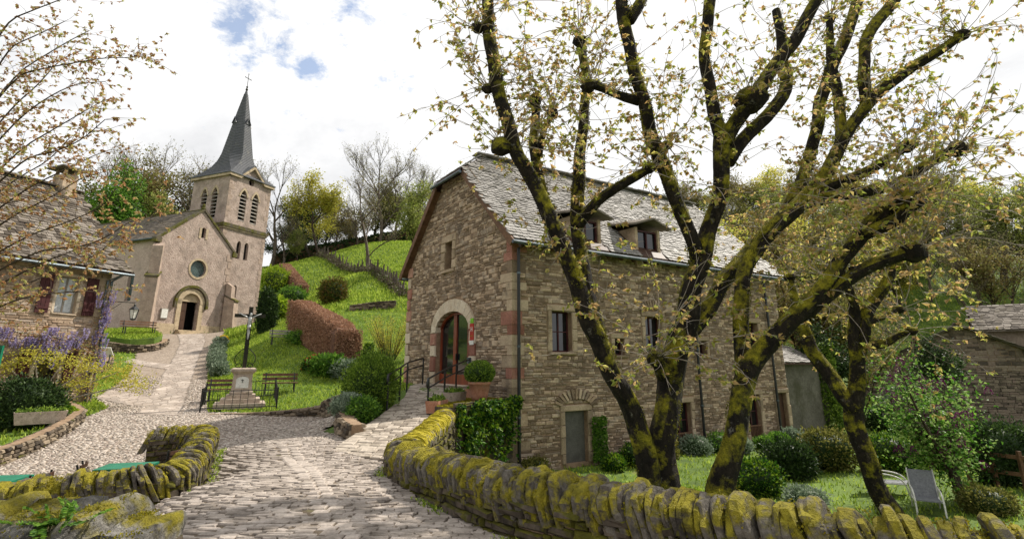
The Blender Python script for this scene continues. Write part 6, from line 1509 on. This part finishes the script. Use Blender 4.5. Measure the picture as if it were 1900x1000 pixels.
def ivy_post():
    A = HC+s_*18.15+g_*.5; r = np.random.RandomState(8); n = 4200; t = r.rand(n); a = r.rand(n)*6.28; C = np.array(A)[None]+np.stack([np.cos(a)*(.35+.15*r.rand(n)), np.sin(a)*(.35+.15*r.rand(n)), GZ+t*4.0], 1)
    D = np.stack([np.cos(a), np.sin(a), -.6+r.normal(size=n)*.4], 1); o = leafobj('ivy', [leaves(C, D, .13, .11, seed=3)], 'leaf_box', None); tag(o, 'bright ivy climbing the outer corner of the annex', 'climber')
    C = np.array(HC)[None]+np.outer(r.uniform(2.9, 3.5, 900), np.array(s_))+np.array(ns)[None]*.12; C[:, 2] = r.uniform(-3, -1.7, 900); D = r.normal(size=C.shape)*.5+np.array(ns); o = leafobj('ivy', [leaves(C, D, .09, .07, seed=4)], 'leaf_green', None); tag(o, 'green climber beside the grey cellar door', 'climber')
ivy_post()
def lounger(c, rz, label):
    c = Vector(c); ux = Vector((math.cos(rz), math.sin(rz), 0)); uy = Vector((-ux.y, ux.x, 0)); root = empty('sun_lounger', c, label, 'lounger', 'garden loungers')
    q = lambda a, b, z: c+ux*a*.8+uy*b*.8+Zv*z*.8
    MB().prism([q(-.28, -.55, .36), q(.28, -.55, .36), q(.28, .25, .30), q(-.28, .25, .30)], Zv*.025).build('seat', 'lounger_mesh', root)
    MB().prism([q(-.28, .25, .30), q(.28, .25, .30), q(.28, .62, .98), q(-.28, .62, .98)], -uy*.025).build('backrest', 'lounger_mesh', root)
    for s in (-1, 1):
        MB().tube(smooth_path([q(s*.31, -.6, .02), q(s*.31, -.52, .40), q(s*.31, -.3, .58), q(s*.31, .3, .60)], 2), .018, 6).build('arm', 'white_paint', root)
        MB().tube([q(s*.30, -.56, .36), q(s*.30, .25, .31), q(s*.30, .64, 1.0)], .016, 6).build('side_frame', 'white_paint', root)
        MB().tube([q(s*.31, .15, .6), q(s*.31, .5, .02)], .016, 6).build('leg', 'white_paint', root)
lp = P(1722, 940, 13.0); lounger((lp.x, 13.0, hz(lp.x, 13.0)+.0), -.52, 'grey mesh sun lounger with curved white arms on the lawn'); lp = P(1650, 930, 14.6); lounger((lp.x, 14.6, hz(lp.x, 14.6)), .9, 'grey sun lounger seen side-on beside the leaning trunk')
def fence():
    root = empty('garden_fence', (13, 14.5, GZ), 'brown wooden rail fence at the back of the garden', 'fence'); a = P(1800, 890, 15.5); b = P(1960, 905, 14.0)
    a = Vector((a.x, a.y, GZ)); b = Vector((b.x, b.y, GZ))
    for k in range(4): p = a.lerp(b, k/3); MB().beam(p, p+Zv*.95, .08, .08, up=(0, 1, 0)).build('post', 'brown_wood', root)
    for z in (.4, .8): MB().beam(a+Zv*z, b+Zv*z, .04, .09).build('rail', 'brown_wood', root)
fence()
# stakes of the old fence up the slope, brush between them
def stakes():
    r = random.Random(61); a, b, c2 = G(592, 462), G(690, 505), G(752, 552); pts = path_resample([a, b, c2], .62)
    m0 = None
    for i, p in enumerate(pts):
        z = hb(p.x, p.y); h = r.uniform(.7, 1.5); root = empty('fence_stake', (p.x, p.y, z), 'weathered stake in the brushy old fence line across the meadow', 'stake', 'stakes of the old meadow fence')
        tp = Vector((p.x+r.uniform(-.2, .2), p.y+r.uniform(-.2, .2), z+h)); MB().tube([(p.x, p.y, z-.1), Vector((p.x, p.y, z)).lerp(tp, .5)+Vector((r.uniform(-.05, .05), 0, 0)), tp], [.09, .075, .05], 6, wob=.2, rg=r).build('post', 'grey_wood_dark', root)
    C = []; D = []
    for p in path_resample([a, b, c2], .05):
        for _ in range(9): x = p.x+r.gauss(0, .28); y = p.y+r.gauss(0, .35); C.append((x, y, hb(p.x, p.y)+abs(r.gauss(0, .22)))); D.append((r.gauss(0, 1), r.gauss(0, 1), r.gauss(.6, .6)))
    o = leafobj('brush', [leaves(np.array(C), np.array(D), .26, .10, seed=9)], 'leaf_brush', None); tag(o, 'dry brown brush along the old meadow fence line', 'brush', kind='stuff')
stakes()

# ------------------------------------------------------------------ trees
def tr(pts, Y0=None):
    """traced limb: (px, py, width px, depth) -> points and radii"""
    V, R = [], []
    for (px, py, w, Y) in pts:
        d = raydir(px, py); V.append(P(px, py, Y)); R.append(w*(1.0-.27*min(1, max(0, (w-22)/22)))*.5*Y/d.y/FPX)
    return V, R
def limb(mb, V, R, rg, n=12, lump=.10, step=.09):
    P0 = np.array([tuple(v) for v in V]); R0 = np.array(R); 
    # smooth by corner cutting together with the radius
    A = np.concatenate([P0, R0[:, None]], 1)
    for _ in range(2):
        q = [A[0]]
        for a, b in zip(A, A[1:]): q += [a*.75+b*.25, a*.25+b*.75]
        q.append(A[-1]); A = np.array(q)
    d = np.concatenate([[0], np.cumsum(np.linalg.norm(np.diff(A[:, :3], axis=0), axis=1))]); m = max(3, int(d[-1]/step)); t = np.linspace(0, d[-1], m)
    B = np.stack([np.interp(t, d, A[:, k]) for k in range(4)], 1)
    ph = [rg.random()*6.28 for _ in range(8)]; q = t[:, None]
    off = np.concatenate([np.sin(q*2.3+ph[0])+.6*np.sin(q*5.1+ph[1]), np.sin(q*2.7+ph[2])+.6*np.sin(q*4.6+ph[3]), np.zeros_like(q)], 1)*.16
    B[:, :3] += off*B[:, 3:4]; B[:, 3] *= .88
    pts = [Vector(p) for p in B[:, :3]]; V = []; k = len(pts); t0 = (pts[1]-pts[0]).normalized(); nx = t0.orthogonal().normalized(); nsd = max(n, 6)
    for i, p in enumerate(pts):
        tg = (pts[min(i+1, k-1)]-pts[max(i-1, 0)]).normalized(); nx = (nx-tg*nx.dot(tg)).normalized(); ny = tg.cross(nx)
        for j in range(nsd):
            a = 2*math.pi*j/nsd; w = 1+lump*(.55*math.sin(2*a+t[i]*1.7+ph[4])+.5*math.sin(3*a-t[i]*2.9+ph[5])+.45*math.sin(t[i]*6.5+a+ph[6])+rg.uniform(-.25, .25))
            V.append(p+(nx*math.cos(a)+ny*math.sin(a))*B[i, 3]*w)
    F = [(i*nsd+j, i*nsd+(j+1) % nsd, (i+1)*nsd+(j+1) % nsd, (i+1)*nsd+j) for i in range(k-1) for j in range(nsd)]+[tuple(range(nsd))[::-1], tuple((k-1)*nsd+j for j in range(nsd))]
    mb.add(V, F)
    return [(Vector(p[:3]), p[3]) for p in B]
def knob(mb, c, r, rg):
    pr = [(.25, -.9), (.8, -.55), (1.05, 0), (.9, .5), (.4, .85)]
    mb.lathe(c, [(a*r*rg.uniform(.85, 1.15), z*r) for a, z in pr], 9, wob=.14, rg=rg)
class Twigs:
    def __init__(s, seed): s.rg = random.Random(seed); s.mb = MB(); s.C = []; s.D = []; s.L = []
    def whip(s, p, d, L, r0=.006, leaf=.075, dens=1.0, droop=.35, fork=.3, start=.2):
        rg = s.rg; p = Vector(p); d = Vector(d).normalized(); pts = [p]; n = 6; cur = d.copy(); k = Vector((rg.gauss(0, .17), rg.gauss(0, .17), rg.gauss(.02, .16)))
        for i in range(n):
            cur = (cur+k+Vector((rg.gauss(0, .05), rg.gauss(0, .05), rg.gauss(0, .05)-droop*.02*i))).normalized(); pts.append(pts[-1]+cur*L/n)
        s.mb.tube(pts, [r0*(1-.7*i/n) for i in range(n+1)], 4, cap=False, r=rg.random())
        nl = max(2, int(L*5.5*dens))
        for i in range(nl):
            t = start+(1-start)*(i+rg.random()*.6)/nl; t = min(.999, t); f = t*n; j = int(f); q = pts[j].lerp(pts[j+1], f-j)
            if rg.random() < .35 and i < nl-1: continue
            b = Vector((rg.gauss(0, 1), rg.gauss(0, 1), rg.gauss(.1, .5))).normalized()
            for _ in range(rg.randint(3, 8)):
                s.C.append(q+b*rg.uniform(0, .03)); dd = b*.7+Vector((rg.gauss(0, .65), rg.gauss(0, .65), rg.gauss(-.55, .45))); s.D.append(dd); s.L.append(leaf*rg.choice((.55, .8, 1, 1.2, 1.5))*rg.uniform(.8, 1.1))
        if L > .5 and rg.random() < fork*2:
            for _ in range(rg.randint(1, 2)):
                j = rg.randint(2, n-1); s.whip(pts[j], (pts[j]-pts[j-1]).normalized()+Vector((rg.gauss(0, .5), rg.gauss(0, .5), rg.gauss(0, .4))), L*rg.uniform(.3, .55), r0*.7, leaf, dens, droop, fork*.5, .3)
    def build(s, root, mt, ml, seed):
        s.mb.build('twigs', mt, root); L = np.array(s.L)
        leafobj('crown', [leaves(np.array([tuple(c) for c in s.C]), np.array([tuple(c) for c in s.D]), L, L*.55, fold=.3, seed=seed)], ml, root)

def hero(name, limbs, knobs, label, seed, whips=1.0, leaf=.075, base=None, ml='leaf_spring'):
    rg = random.Random(seed); mb = MB(); tw = Twigs(seed+1); allp = []
    for L in limbs:
        V, R = tr(L); allp.append(limb(mb, V, R, rg))
    b = base or allp[0][0][0]; root = empty('mossy_tree', (b.x, b.y, hz(b.x, b.y)), label, 'tree')
    for (px, py, w, Y) in knobs:
        c = P(px, py, Y); r = w*.5*Y/raydir(px, py).y/FPX; knob(mb, c, r, rg)
        for _ in range(int(17*whips)):
            tw.whip(c, (rg.gauss(0, .9), rg.gauss(0, .9), rg.gauss(.55, .6)), rg.uniform(.6, 2.2), .0085, leaf, .66, .35, .55)
    for pts in allp:
        for (p, r) in pts:
            if p.z < -.6: continue
            lim = .16 if r < .16 else .06
            if rg.random() < lim*whips*2.6*(.3 if p.z < .8 else 1):
                tw.whip(p, (rg.gauss(0, .8), rg.gauss(0, .8), rg.gauss(.35, .6)), rg.uniform(.4, 1.5), .007, leaf, .66, .35, .55)
            if rg.random() < .022: knob(mb, p+Vector((rg.gauss(0, 1), rg.gauss(0, 1), rg.gauss(0, 1))).normalized()*r*.75, r*.5, rg)
    mb.build('trunk', 'bark_moss_lit_edges', root, True); tw.build(root, 'twig', ml, seed)
    C = []; D = []
    for pts in allp:
        for (a, ra), (b2, rb) in zip(pts, pts[1:]):
            t = (b2-a).normalized(); nx = t.orthogonal().normalized(); ny = t.cross(nx)
            for _ in range(int(150*ra*10*.09*3)):
                an = rg.random()*6.283; d = nx*math.cos(an)+ny*math.sin(an); p = a.lerp(b2, rg.random())+d*ra*rg.uniform(.98, 1.08)
                if noise1(p*2.4)+.5*noise1(p*7)+.35*d.z+.12*d.x > .24: C.append(tuple(p)); D.append((d.x+rg.gauss(0, .5), d.y+rg.gauss(0, .5), d.z+rg.gauss(0, .5)))  # moss tufts biased to the upper and sunward side, painting it brighter
    tag(leafobj('moss', [leaves(np.array(C), np.array(D), .03, .022, seed=seed)], 'leaf_bark_moss_lit', root), kind='stuff')
    return root, tw
# depth of the tree pair: between parapet and inn
A_limbs = [
 [(1225, 1030, 150, 9.4), (1225, 960, 120, 9.4), (1226, 890, 104, 9.4), (1230, 830, 84, 9.4), (1238, 770, 72, 9.4), (1246, 690, 72, 9.4), (1262, 620, 68, 9.4), (1282, 550, 62, 9.35), (1303, 480, 58, 9.3), (1325, 405, 46, 9.2), (1336, 320, 44, 9.1), (1342, 255, 46, 9.0)],
 [(1205, 1010, 80, 9.3), (1205, 890, 64, 9.25), (1180, 780, 58, 9.1), (1135, 680, 56, 8.9), (1092, 600, 54, 8.7), (1072, 540, 50, 8.6), (1052, 480, 46, 8.5), (1022, 400, 44, 8.4), (986, 330, 42, 8.3), (948, 268, 40, 8.2), (931, 190, 33, 8.15), (915, 110, 30, 8.1), (903, 10, 27, 8.0), (898, -80, 22, 7.9)],
 [(1130, 680, 40, 9.1), (1100, 590, 36, 9.2), (1082, 500, 34, 9.3), (1072, 410, 30, 9.4), (1071, 330, 27, 9.5), (1080, 240, 24, 9.5), (1092, 165, 20, 9.6), (1078, 80, 17, 9.6)],
 [(1072, 420, 30, 9.4), (1100, 375, 22, 9.1), (1150, 345, 19, 8.9), (1205, 312, 18, 8.7)],
 [(1045, 470, 30, 8.9), (1012, 390, 24, 9.1), (998, 320, 20, 9.2), (992, 260, 22, 9.3), (993, 188, 18, 9.3)],
 [(1000, 290, 16, 9.2), (1008, 235, 13, 9.1), (1024, 212, 13, 9.0)],
 [(1300, 495, 48, 9.3), (1285, 455, 40, 9.2), (1262, 395, 36, 9.0), (1238, 325, 33, 8.9), (1212, 255, 32, 8.8), (1192, 195, 30, 8.7), (1175, 130, 29, 8.6), (1163, 55, 30, 8.5), (1150, -30, 24, 8.4)],
 [(1185, 185, 26, 8.7), (1150, 178, 19, 8.6), (1118, 165, 18, 8.5), (1098, 158, 20, 8.5)],
 [(1165, 40, 26, 8.5), (1190, 0, 22, 8.6), (1215, -50, 20, 8.7)],
 [(1342, 270, 38, 9.0), (1322, 205, 28, 8.9), (1308, 130, 25, 8.8), (1312, 50, 26, 8.7), (1325, -50, 22, 8.6)],
 [(1345, 265, 44, 9.0), (1368, 225, 40, 8.9), (1395, 190, 44, 8.8), (1425, 140, 28, 8.7), (1465, 85, 28, 8.6), (1505, 25, 27, 8.5), (1540, -50, 22, 8.4)],
 [(1355, 300, 36, 9.1), (1390, 245, 29, 9.2), (1440, 198, 27, 9.3), (1460, 160, 26, 9.3), (1455, 100, 22, 9.4), (1440, 20, 18, 9.4)],
 [(1270, 625, 56, 9.4), (1312, 570, 48, 9.6), (1352, 510, 44, 9.8), (1392, 470, 40, 10.0), (1440, 415, 38, 10.2), (1480, 360, 30, 10.3), (1503, 300, 27, 10.4), (1512, 230, 25, 10.4), (1535, 150, 25, 10.5), (1562, 85, 26, 10.5), (1590, 10, 22, 10.6), (1605, -50, 20, 10.6)],
 [(1232, 700, 40, 9.2), (1222, 672, 30, 9.1), (1216, 665, 26, 9.05)],
]
A_knobs = [(1393, 186, 58, 8.8), (1205, 312, 24, 8.7), (1076, 78, 26, 9.6), (993, 186, 28, 9.3), (1025, 211, 22, 9.0), (930, 272, 40, 8.2), (1092, 160, 30, 8.5), (886, 52, 24, 8.1), (1216, 665, 34, 9.05), (905, 165, 22, 8.15), (1237, 270, 20, 8.8)]
hero('A', A_limbs, A_knobs, 'big mossy many stemmed tree nearest the cobbled road, rising from one base', 201, 1.2)
B_limbs = [
 [(1335, 1040, 120, 8.9), (1338, 950, 96, 8.9), (1345, 880, 74, 8.9), (1360, 790, 62, 8.9), (1382, 710, 62, 8.9), (1400, 672, 56, 8.8), (1440, 625, 50, 8.7), (1490, 570, 46, 8.5), (1540, 515, 44, 8.3), (1580, 460, 42, 8.2), (1615, 415, 40, 8.1), (1650, 385, 38, 8.0), (1682, 368, 40, 7.9)],
 [(1385, 720, 50, 9.0), (1380, 650, 43, 9.1), (1370, 580, 40, 9.2), (1374, 520, 40, 9.3), (1398, 470, 42, 9.4), (1440, 420, 44, 9.5), (1485, 375, 42, 9.6), (1525, 335, 34, 9.7), (1560, 275, 30, 9.7), (1590, 215, 28, 9.7), (1625, 175, 26, 9.6), (1680, 130, 22, 9.5), (1740, 100, 20, 9.3), (1785, 65, 18, 9.2)],
 [(1475, 590, 36, 8.6), (1540, 545, 36, 8.4), (1600, 500, 34, 8.2), (1650, 480, 32, 8.0), (1690, 468, 34, 7.9)],
 [(1600, 435, 36, 8.1), (1640, 420, 30, 8.0), (1675, 405, 26, 7.9), (1690, 370, 24, 7.8)],
 [(1500, 365, 30, 9.6), (1550, 340, 24, 9.5), (1610, 320, 20, 9.3), (1660, 285, 18, 9.2), (1682, 272, 18, 9.1)],
 [(1490, 378, 30, 9.6), (1560, 362, 24, 9.4), (1640, 350, 22, 9.2), (1700, 322, 22, 9.0), (1745, 290, 21, 8.8), (1772, 278, 22, 8.7)],
 [(1605, 200, 24, 9.7), (1602, 130, 24, 9.8), (1610, 60, 24, 9.9), (1655, 5, 22, 10), (1700, -50, 18, 10)],
 [(1560, 280, 24, 9.7), (1563, 210, 22, 9.9), (1545, 160, 18, 10), (1540, 40, 14, 10)],
]
B_knobs = [(1686, 372, 50, 7.85), (1694, 468, 44, 7.9), (1682, 272, 28, 9.1), (1775, 277, 34, 8.7), (1785, 66, 24, 9.2), (1540, 36, 22, 10), (1650, 384, 34, 8)]
hero('B', B_limbs, B_knobs, 'mossy tree with a forked leaning trunk and knobbly pollard heads in the garden', 211, 1.5)
C_limbs = [
 [(1655, 965, 66, 12.6), (1632, 915, 50, 12.6), (1605, 840, 48, 12.6), (1582, 770, 52, 12.6), (1588, 700, 44, 12.5), (1598, 620, 32, 12.4), (1620, 560, 26, 12.3), (1648, 520, 20, 12.2), (1655, 470, 15, 12.1)],
 [(1585, 760, 46, 12.6), (1555, 725, 40, 12.7), (1525, 680, 34, 12.9), (1500, 630, 28, 13), (1480, 580, 22, 13.1), (1465, 520, 16, 13.2)],
 [(1592, 690, 32, 12.5), (1580, 620, 24, 12.4), (1590, 580, 20, 12.3), (1578, 540, 17, 12.2), (1565, 510, 14, 12.1)],
 [(1600, 640, 22, 12.4), (1640, 640, 18, 12.2), (1665, 620, 14, 12.1), (1690, 615, 12, 12)],
 [(1595, 600, 20, 12.4), (1630, 590, 17, 12.5), (1665, 575, 14, 12.6)],
]
C_knobs = [(1655, 465, 20, 12.1), (1692, 614, 18, 12), (1563, 506, 20, 12.1), (1465, 515, 22, 13.2), (1668, 574, 18, 12.6)]
hero('C', C_limbs, C_knobs, 'smaller mossy tree with a kinked leaning trunk by the sun loungers', 221, 1.0)

def left_tree():
    rg = random.Random(231); mb = MB(); tw = Twigs(232); base = Vector((-9.3, 8.3, hb(-9.3, 8.3))); root = empty('overhanging_tree', base, 'tree whose thin bronze leaved boughs overhang the old house', 'tree')
    trunk = [(base-Zv*.2, .2), (base+Zv*1.0, .17), (base+Zv*2.4+Vector((.05, 0, 0)), .15), (base+Zv*4.2, .12), (base+Zv*6.5, .07)]
    limb(mb, [t[0] for t in trunk], [t[1] for t in trunk], rg)
    bs = [[(0, 44), (60, 20), (150, -15)], [(20, 142), (90, 125), (150, 115), (200, 107), (245, 108), (262, 98)], [(25, 140), (80, 105), (130, 75), (165, 58)], [(20, 232), (80, 185), (140, 155), (195, 152)], [(30, 280), (100, 240), (160, 205), (190, 188)], [(40, 292), (95, 285), (150, 262), (195, 222)], [(40, 355), (110, 320), (170, 290), (205, 278)], [(60, 462), (150, 460), (200, 440), (240, 410), (285, 402)], [(40, 440), (120, 415), (190, 385), (215, 350)], [(50, 525), (120, 500), (185, 470), (215, 440)], [(10, 90), (60, 70), (120, 40)], [(20, 200), (70, 160), (110, 110), (150, 95)], [(10, 560), (80, 545), (160, 540)], [(30, 330), (90, 300), (130, 255)], [(20, 400), (90, 370), (150, 330), (190, 320)], [(50, 500), (120, 470), (170, 455)]]
    for i, b in enumerate(bs):
        Y = rg.uniform(7.2, 9.2); z0 = P(b[0][0], b[0][1], Y).z; s = base+Zv*max(.9, min(6.3, (z0-base.z)*.72)); V = [s]; w = [.022]
        for k, (px, py) in enumerate(b): V.append(P(px, py, Y+.12*k*rg.uniform(-1, 1.5))); w.append(.0095*(1-k/len(b))+.004)
        pts = limb(mb, V, w, rg, 6, .05, .14)
        for (p, r) in pts:
            if p.y <= 0 or p.x/p.y < -1.12: continue
            for _ in range(3):
                if rg.random() < .62: tw.whip(p, (rg.gauss(.55, .5), rg.gauss(0, .6), rg.gauss(.25, .4)), rg.uniform(.2, .75), .0038, .052, 1.7, .2, .3, .15)
    mb.build('trunk', 'bark', root, True); tw.build(root, 'twig_dark', 'leaf_bronze', 233)
left_tree()
def lilac():
    b = P(1795, 950, 13.6); b.z = hz(b.x, b.y); rg = random.Random(241); root = empty('lilac_tree', b, 'lilac tree with dark purple flowers over the garden lawn', 'tree'); mb = MB(); C = []; D = []; FC = []
    for k in range(9):
        a = rg.uniform(-1, 1); c = rg.uniform(-1, 1); h = rg.uniform(1.9, 3.5); V = [b+Vector((0, 0, -.1)), b+Vector((-.15+a*.15, c*.1, .7)), b+Vector((-.25+a*.8, c*.6, h*.55)), b+Vector((-.3+a*1.5, c*1.1, h))]
        pts = limb(mb, V, [.085, .06, .035, .012], rg, 6, .06, .15)
        for (p, r) in pts[len(pts)//3:]:
            for _ in range(4):
                q = p+Vector((rg.gauss(0, .32), rg.gauss(0, .32), rg.gauss(.05, .28))); mb.tube([p, (p+q)/2+Zv*.03, q], [.008, .006, .003], 4, cap=False)
                for _ in range(13): C.append(q+Vector((rg.gauss(0, .14), rg.gauss(0, .14), rg.gauss(0, .14)))); D.append((rg.gauss(0, 1), rg.gauss(0, 1), rg.gauss(-.1, .6)))
                if rg.random() < .34: FC.append(q+Vector((rg.gauss(0, .15), -.1+rg.gauss(0, .15), .16)))
    mb.build('trunk', 'bark', root, True); leafobj('crown', [leaves(np.array([tuple(c) for c in C]), np.array(D), .085, .06, seed=5)], 'leaf_lilac', root)
    k = 60; r = np.random.RandomState(2); t = r.rand(k); an = r.rand(k)*6.28; rad = .06*(1-t)+.012; V, F, R = leaves(np.stack([np.cos(an)*rad, np.sin(an)*rad, t*.17], 1), np.stack([np.cos(an), np.sin(an), .4*np.ones(k)], 1), .032, .03, seed=4); cm = mesh_from('flower_cluster', V, F, R, 'petal_plum')
    for q in FC[:110]:
        ob = bpy.data.objects.new('flower_cluster', cm); COL.objects.link(ob); ob.parent = root; ob.location = q-root.location; ob.rotation_euler = (rg.uniform(-.5, .5), rg.uniform(-.5, .5), rg.random()*6)
lilac()

# ---- trees on the hills: a few kinds, each built once and copied
def proto(seed, h, spread, levels, leafn, lsz, leafspread, trunkfrac=.3, up=.5, conif=False):
    rg = random.Random(seed); mb = MB(); C = []; D = []
    def branch(p, d, L, r, lev):
        n = 4; pts = [p]; cur = d.normalized()
        for i in range(n):
            cur = (cur+Vector((rg.gauss(0, .13), rg.gauss(0, .13), rg.gauss(.04, .10)))).normalized(); pts.append(pts[-1]+cur*L/n)
        mb.tube(pts, [r*(1-.55*i/n) for i in range(n+1)], 6 if lev == 0 else (4 if lev == 1 else 3), cap=False)
        if lev < levels:
            k = rg.randint(5, 7) if lev == 0 else rg.randint(4, 6)
            for i in range(k):
                t = rg.uniform(trunkfrac if lev == 0 else .25, 1); f = min(.999, t)*n; j = int(f); q = pts[j].lerp(pts[j+1], f-j)
                a = rg.random()*6.28; out = Vector((math.cos(a), math.sin(a), 0)); dd = (cur*up+out*spread*rg.uniform(.6, 1.2)+Zv*.25)
                branch(q, dd, L*rg.uniform(.42, .66), r*.42, lev+1)
            branch(pts[-1], cur+Vector((rg.gauss(0, .3), rg.gauss(0, .3), .2)), L*.55, r*.45, lev+1)
        else:
            for _ in range(leafn):
                q = pts[rg.randint(1, n)]; C.append((q.x+rg.gauss(0, leafspread), q.y+rg.gauss(0, leafspread), q.z+rg.gauss(0, leafspread*.8))); D.append((rg.gauss(0, 1), rg.gauss(0, 1), rg.gauss(0, .7)))
    branch(Vector((0, 0, -.3)), Vector((rg.gauss(0, .05), rg.gauss(0, .05), 1)), h*.62, h*.022, 0)
    tm = (mb.v, mb.f, mb.r)
    V, F, R = leaves(np.array(C), np.array(D), lsz*(.6+.8*np.random.RandomState(seed).rand(len(C))), lsz*.65, seed=seed) if C else (None, None, None)
    return tm, (V, F, R)
PROT = {}
def kind(key, mleaf, mbark, *a, **k):
    tm, (V, F, R) = proto(*a, **k); PROT[key] = (mesh_from('trunk', tm[0], tm[1], tm[2], mbark), mesh_from('crown', V, F, R, mleaf))
kind('bare', 'leaf_pale', 'twig_bg', 301, 10, .55, 4, 1, .14, .22, .3, .8)
kind('bare2', 'leaf_pale', 'twig_bg', 302, 10, .8, 4, 1, .14, .22, .22, .55)
kind('yellow', 'leaf_yellow', 'bark', 303, 10, .8, 3, 24, .26, .42, .25, .5)
kind('green', 'leaf_green', 'bark', 304, 10, .75, 3, 30, .28, .42, .18, .5)
kind('olive', 'leaf_olive', 'bark', 305, 10, .8, 3, 22, .26, .45, .15, .5)
kind('olive2', 'leaf_wood', 'bark', 306, 10, .7, 3, 20, .26, .42, .2, .6)
kind('lime', 'leaf_lime_tree', 'bark', 307, 10, .85, 3, 22, .26, .45, .2, .5)
kind('dark', 'leaf_dark', 'bark', 308, 10, .7, 3, 32, .3, .4, .08, .4)
LABELS = {'bare': 'tall bare tree with fine upright twigs', 'bare2': 'spreading bare tree just coming into bud', 'yellow': 'rounded tree in yellow spring leaf', 'green': 'fresh green broadleaf tree', 'olive': 'olive green woodland tree', 'olive2': 'brownish budding woodland tree', 'lime': 'pale lime green woodland tree', 'dark': 'dark evergreen tree'}
def place(key, x, y, h, rz, where, group):
    z = hz(x, y); root = bpy.data.objects.new('tree', None); COL.objects.link(root); root.location = (x, y, z-.1); s = h/10.0; root.scale = (s, s, s); root.rotation_euler = (0, 0, rz)
    tag(root, LABELS[key]+' '+where, 'tree', group)
    for nm, me in zip(('trunk', 'crown'), PROT[key]): o = bpy.data.objects.new(nm, me); COL.objects.link(o); o.parent = root
rt = random.Random(401)
def at(px, py, hpx, key, where, group, Y=None):
    p = G(px, py) if Y is None else P(px, py, Y); place(key, p.x, p.y, hpx*p.y/raydir(px, py).y/FPX*1.0, rt.random()*6, where, group)
at(505, 472, 172, 'bare', 'on the slope right beside the church tower', 'single trees on the meadow')
at(598, 452, 138, 'yellow', 'on the meadow crest by the stake fence', 'single trees on the meadow')
at(683, 497, 165, 'bare2', 'standing in the line of old stakes', 'single trees on the meadow')
at(530, 462, 110, 'bare2', 'behind the tower on the crest', 'single trees on the meadow')
at(556, 452, 55, 'lime', 'low on the crest beside the yellow tree', 'single trees on the meadow')
at(705, 448, 165, 'bare', 'on the crest behind the stake fence', 'single trees on the meadow')
at(775, 500, 150, 'lime', 'against the left eave of the inn'.replace('left ', 'meadow side '), 'single trees on the meadow')
for i, px in enumerate(range(540, 1300, 21)):
    Y = rt.uniform(80, 92); p = P(px+rt.uniform(-9, 9), 440, Y); key = rt.choice(['olive', 'olive2', 'bare', 'bare2', 'olive2', 'dark' if px < 700 else 'olive'])
    h = rt.uniform(7, 10.5) if px < 700 else (rt.uniform(9, 13) if px < 900 else rt.uniform(5.5, 9))
    place(key, p.x, Y, h, rt.random()*6, 'in the wood along the hill crest', 'crest wood trees')
for (px, Y, h, key) in ((272, 64, 12.5, 'green'), (305, 66, 9.5, 'lime'), (236, 64, 10.5, 'green'), (335, 72, 15, 'bare2'), (215, 72, 15, 'bare2'), (350, 75, 14, 'olive'), (180, 66, 12, 'olive'), (285, 78, 17, 'bare'), (310, 74, 15, 'olive2')):
    p = P(px, 400, Y); place(key, p.x, Y, h, rt.random()*6, 'behind the church nave roof', 'trees behind the church')
for i in range(70):
    y = rt.uniform(38, 75); x = rt.uniform(.38, 1.15)*y
    if 20 < x < 37 and y < 48: continue
    place(rt.choice(['olive', 'olive', 'lime', 'olive2', 'yellow', 'bare2', 'olive']), x, y, rt.uniform(6, 9.5), rt.random()*6, 'on the wooded hillside above the barn', 'hillside wood trees')
for i in range(14):
    y = rt.uniform(34, 44); x = rt.uniform(6, 24); place(rt.choice(['olive', 'olive2', 'lime', 'bare2']), x, y, rt.uniform(6, 8.5), rt.random()*6, 'on the bank behind the inn', 'trees behind the inn')

# ------------------------------------------------------------------ low growth: weeds along the walls, planting at the foot of the inn, hedge on the crest
def weeds():
    r = random.Random(501); C = []; D = []; L = []
    for line, off in ((RP, -.36), (LP[2:7], -.32), (RP2, -.30)):
        pts = path_resample(smooth_path(line, 2), .03)
        for a, b in zip(pts, pts[1:]):
            t = (b-a).normalized(); nrm = Vector((t.y, -t.x, 0)); base = a+nrm*off
            if noise1(base*1.3) < -.12: continue
            for _ in range(5): x = base.x+r.gauss(0, .05); y = base.y+r.gauss(0, .05); C.append((x, y, hb(x, y)+.01)); D.append((r.gauss(0, .6), r.gauss(0, .6), 1)); L.append(r.uniform(.02, .07))
    o = leafobj('weeds', [leaves(np.array(C), np.array(D), np.array(L), np.array(L)*.35, seed=5)], 'blade', None); tag(o, 'thin grass and weeds along the foot of the parapets', 'weeds', kind='stuff')
weeds()
rq = random.Random(511)
for i in range(11):
    t = .6+i*1.25+rq.uniform(-.2, .2); d = rq.uniform(.35, .9); p = HC+s_*t+ns*d; w = rq.uniform(.3, .6)
    if 1.7 < t < 3.0: continue
    blob('shrub', (p.x, p.y, GZ+w*.5), (w, w, w*.75), rq.choice(['leaf_green_dark', 'leaf_olive', 'leaf_green', 'leaf_grey']), 1500, .07, 'low planting along the foot of the inn wall', 'shrub', 'planting along the inn wall', 520+i, base=GZ-.05)
cp0 = P(525, 447, 84); cp1 = P(765, 447, 84)
hedge([(cp0.x, 83, hb(cp0.x, 83)), (cp0.x*.5+cp1.x*.5, 85, hb(cp0.x*.5+cp1.x*.5, 85)), (cp1.x, 83, hb(cp1.x, 83))], 3.0, 3.0, 'leaf_dark', 9000, .4, 'dark hedge of undergrowth along the meadow crest', 531)

for (x, y, h, key) in ((15.0, 28.6, 5.0, 'dark'), (18.5, 30.0, 6.5, 'olive'), (20.5, 28.8, 4.5, 'dark'), (16.8, 31.5, 7.5, 'olive2')):
    place(key, x, y, h, rt.random()*6, 'between the annex and the barn', 'trees between annex and barn')
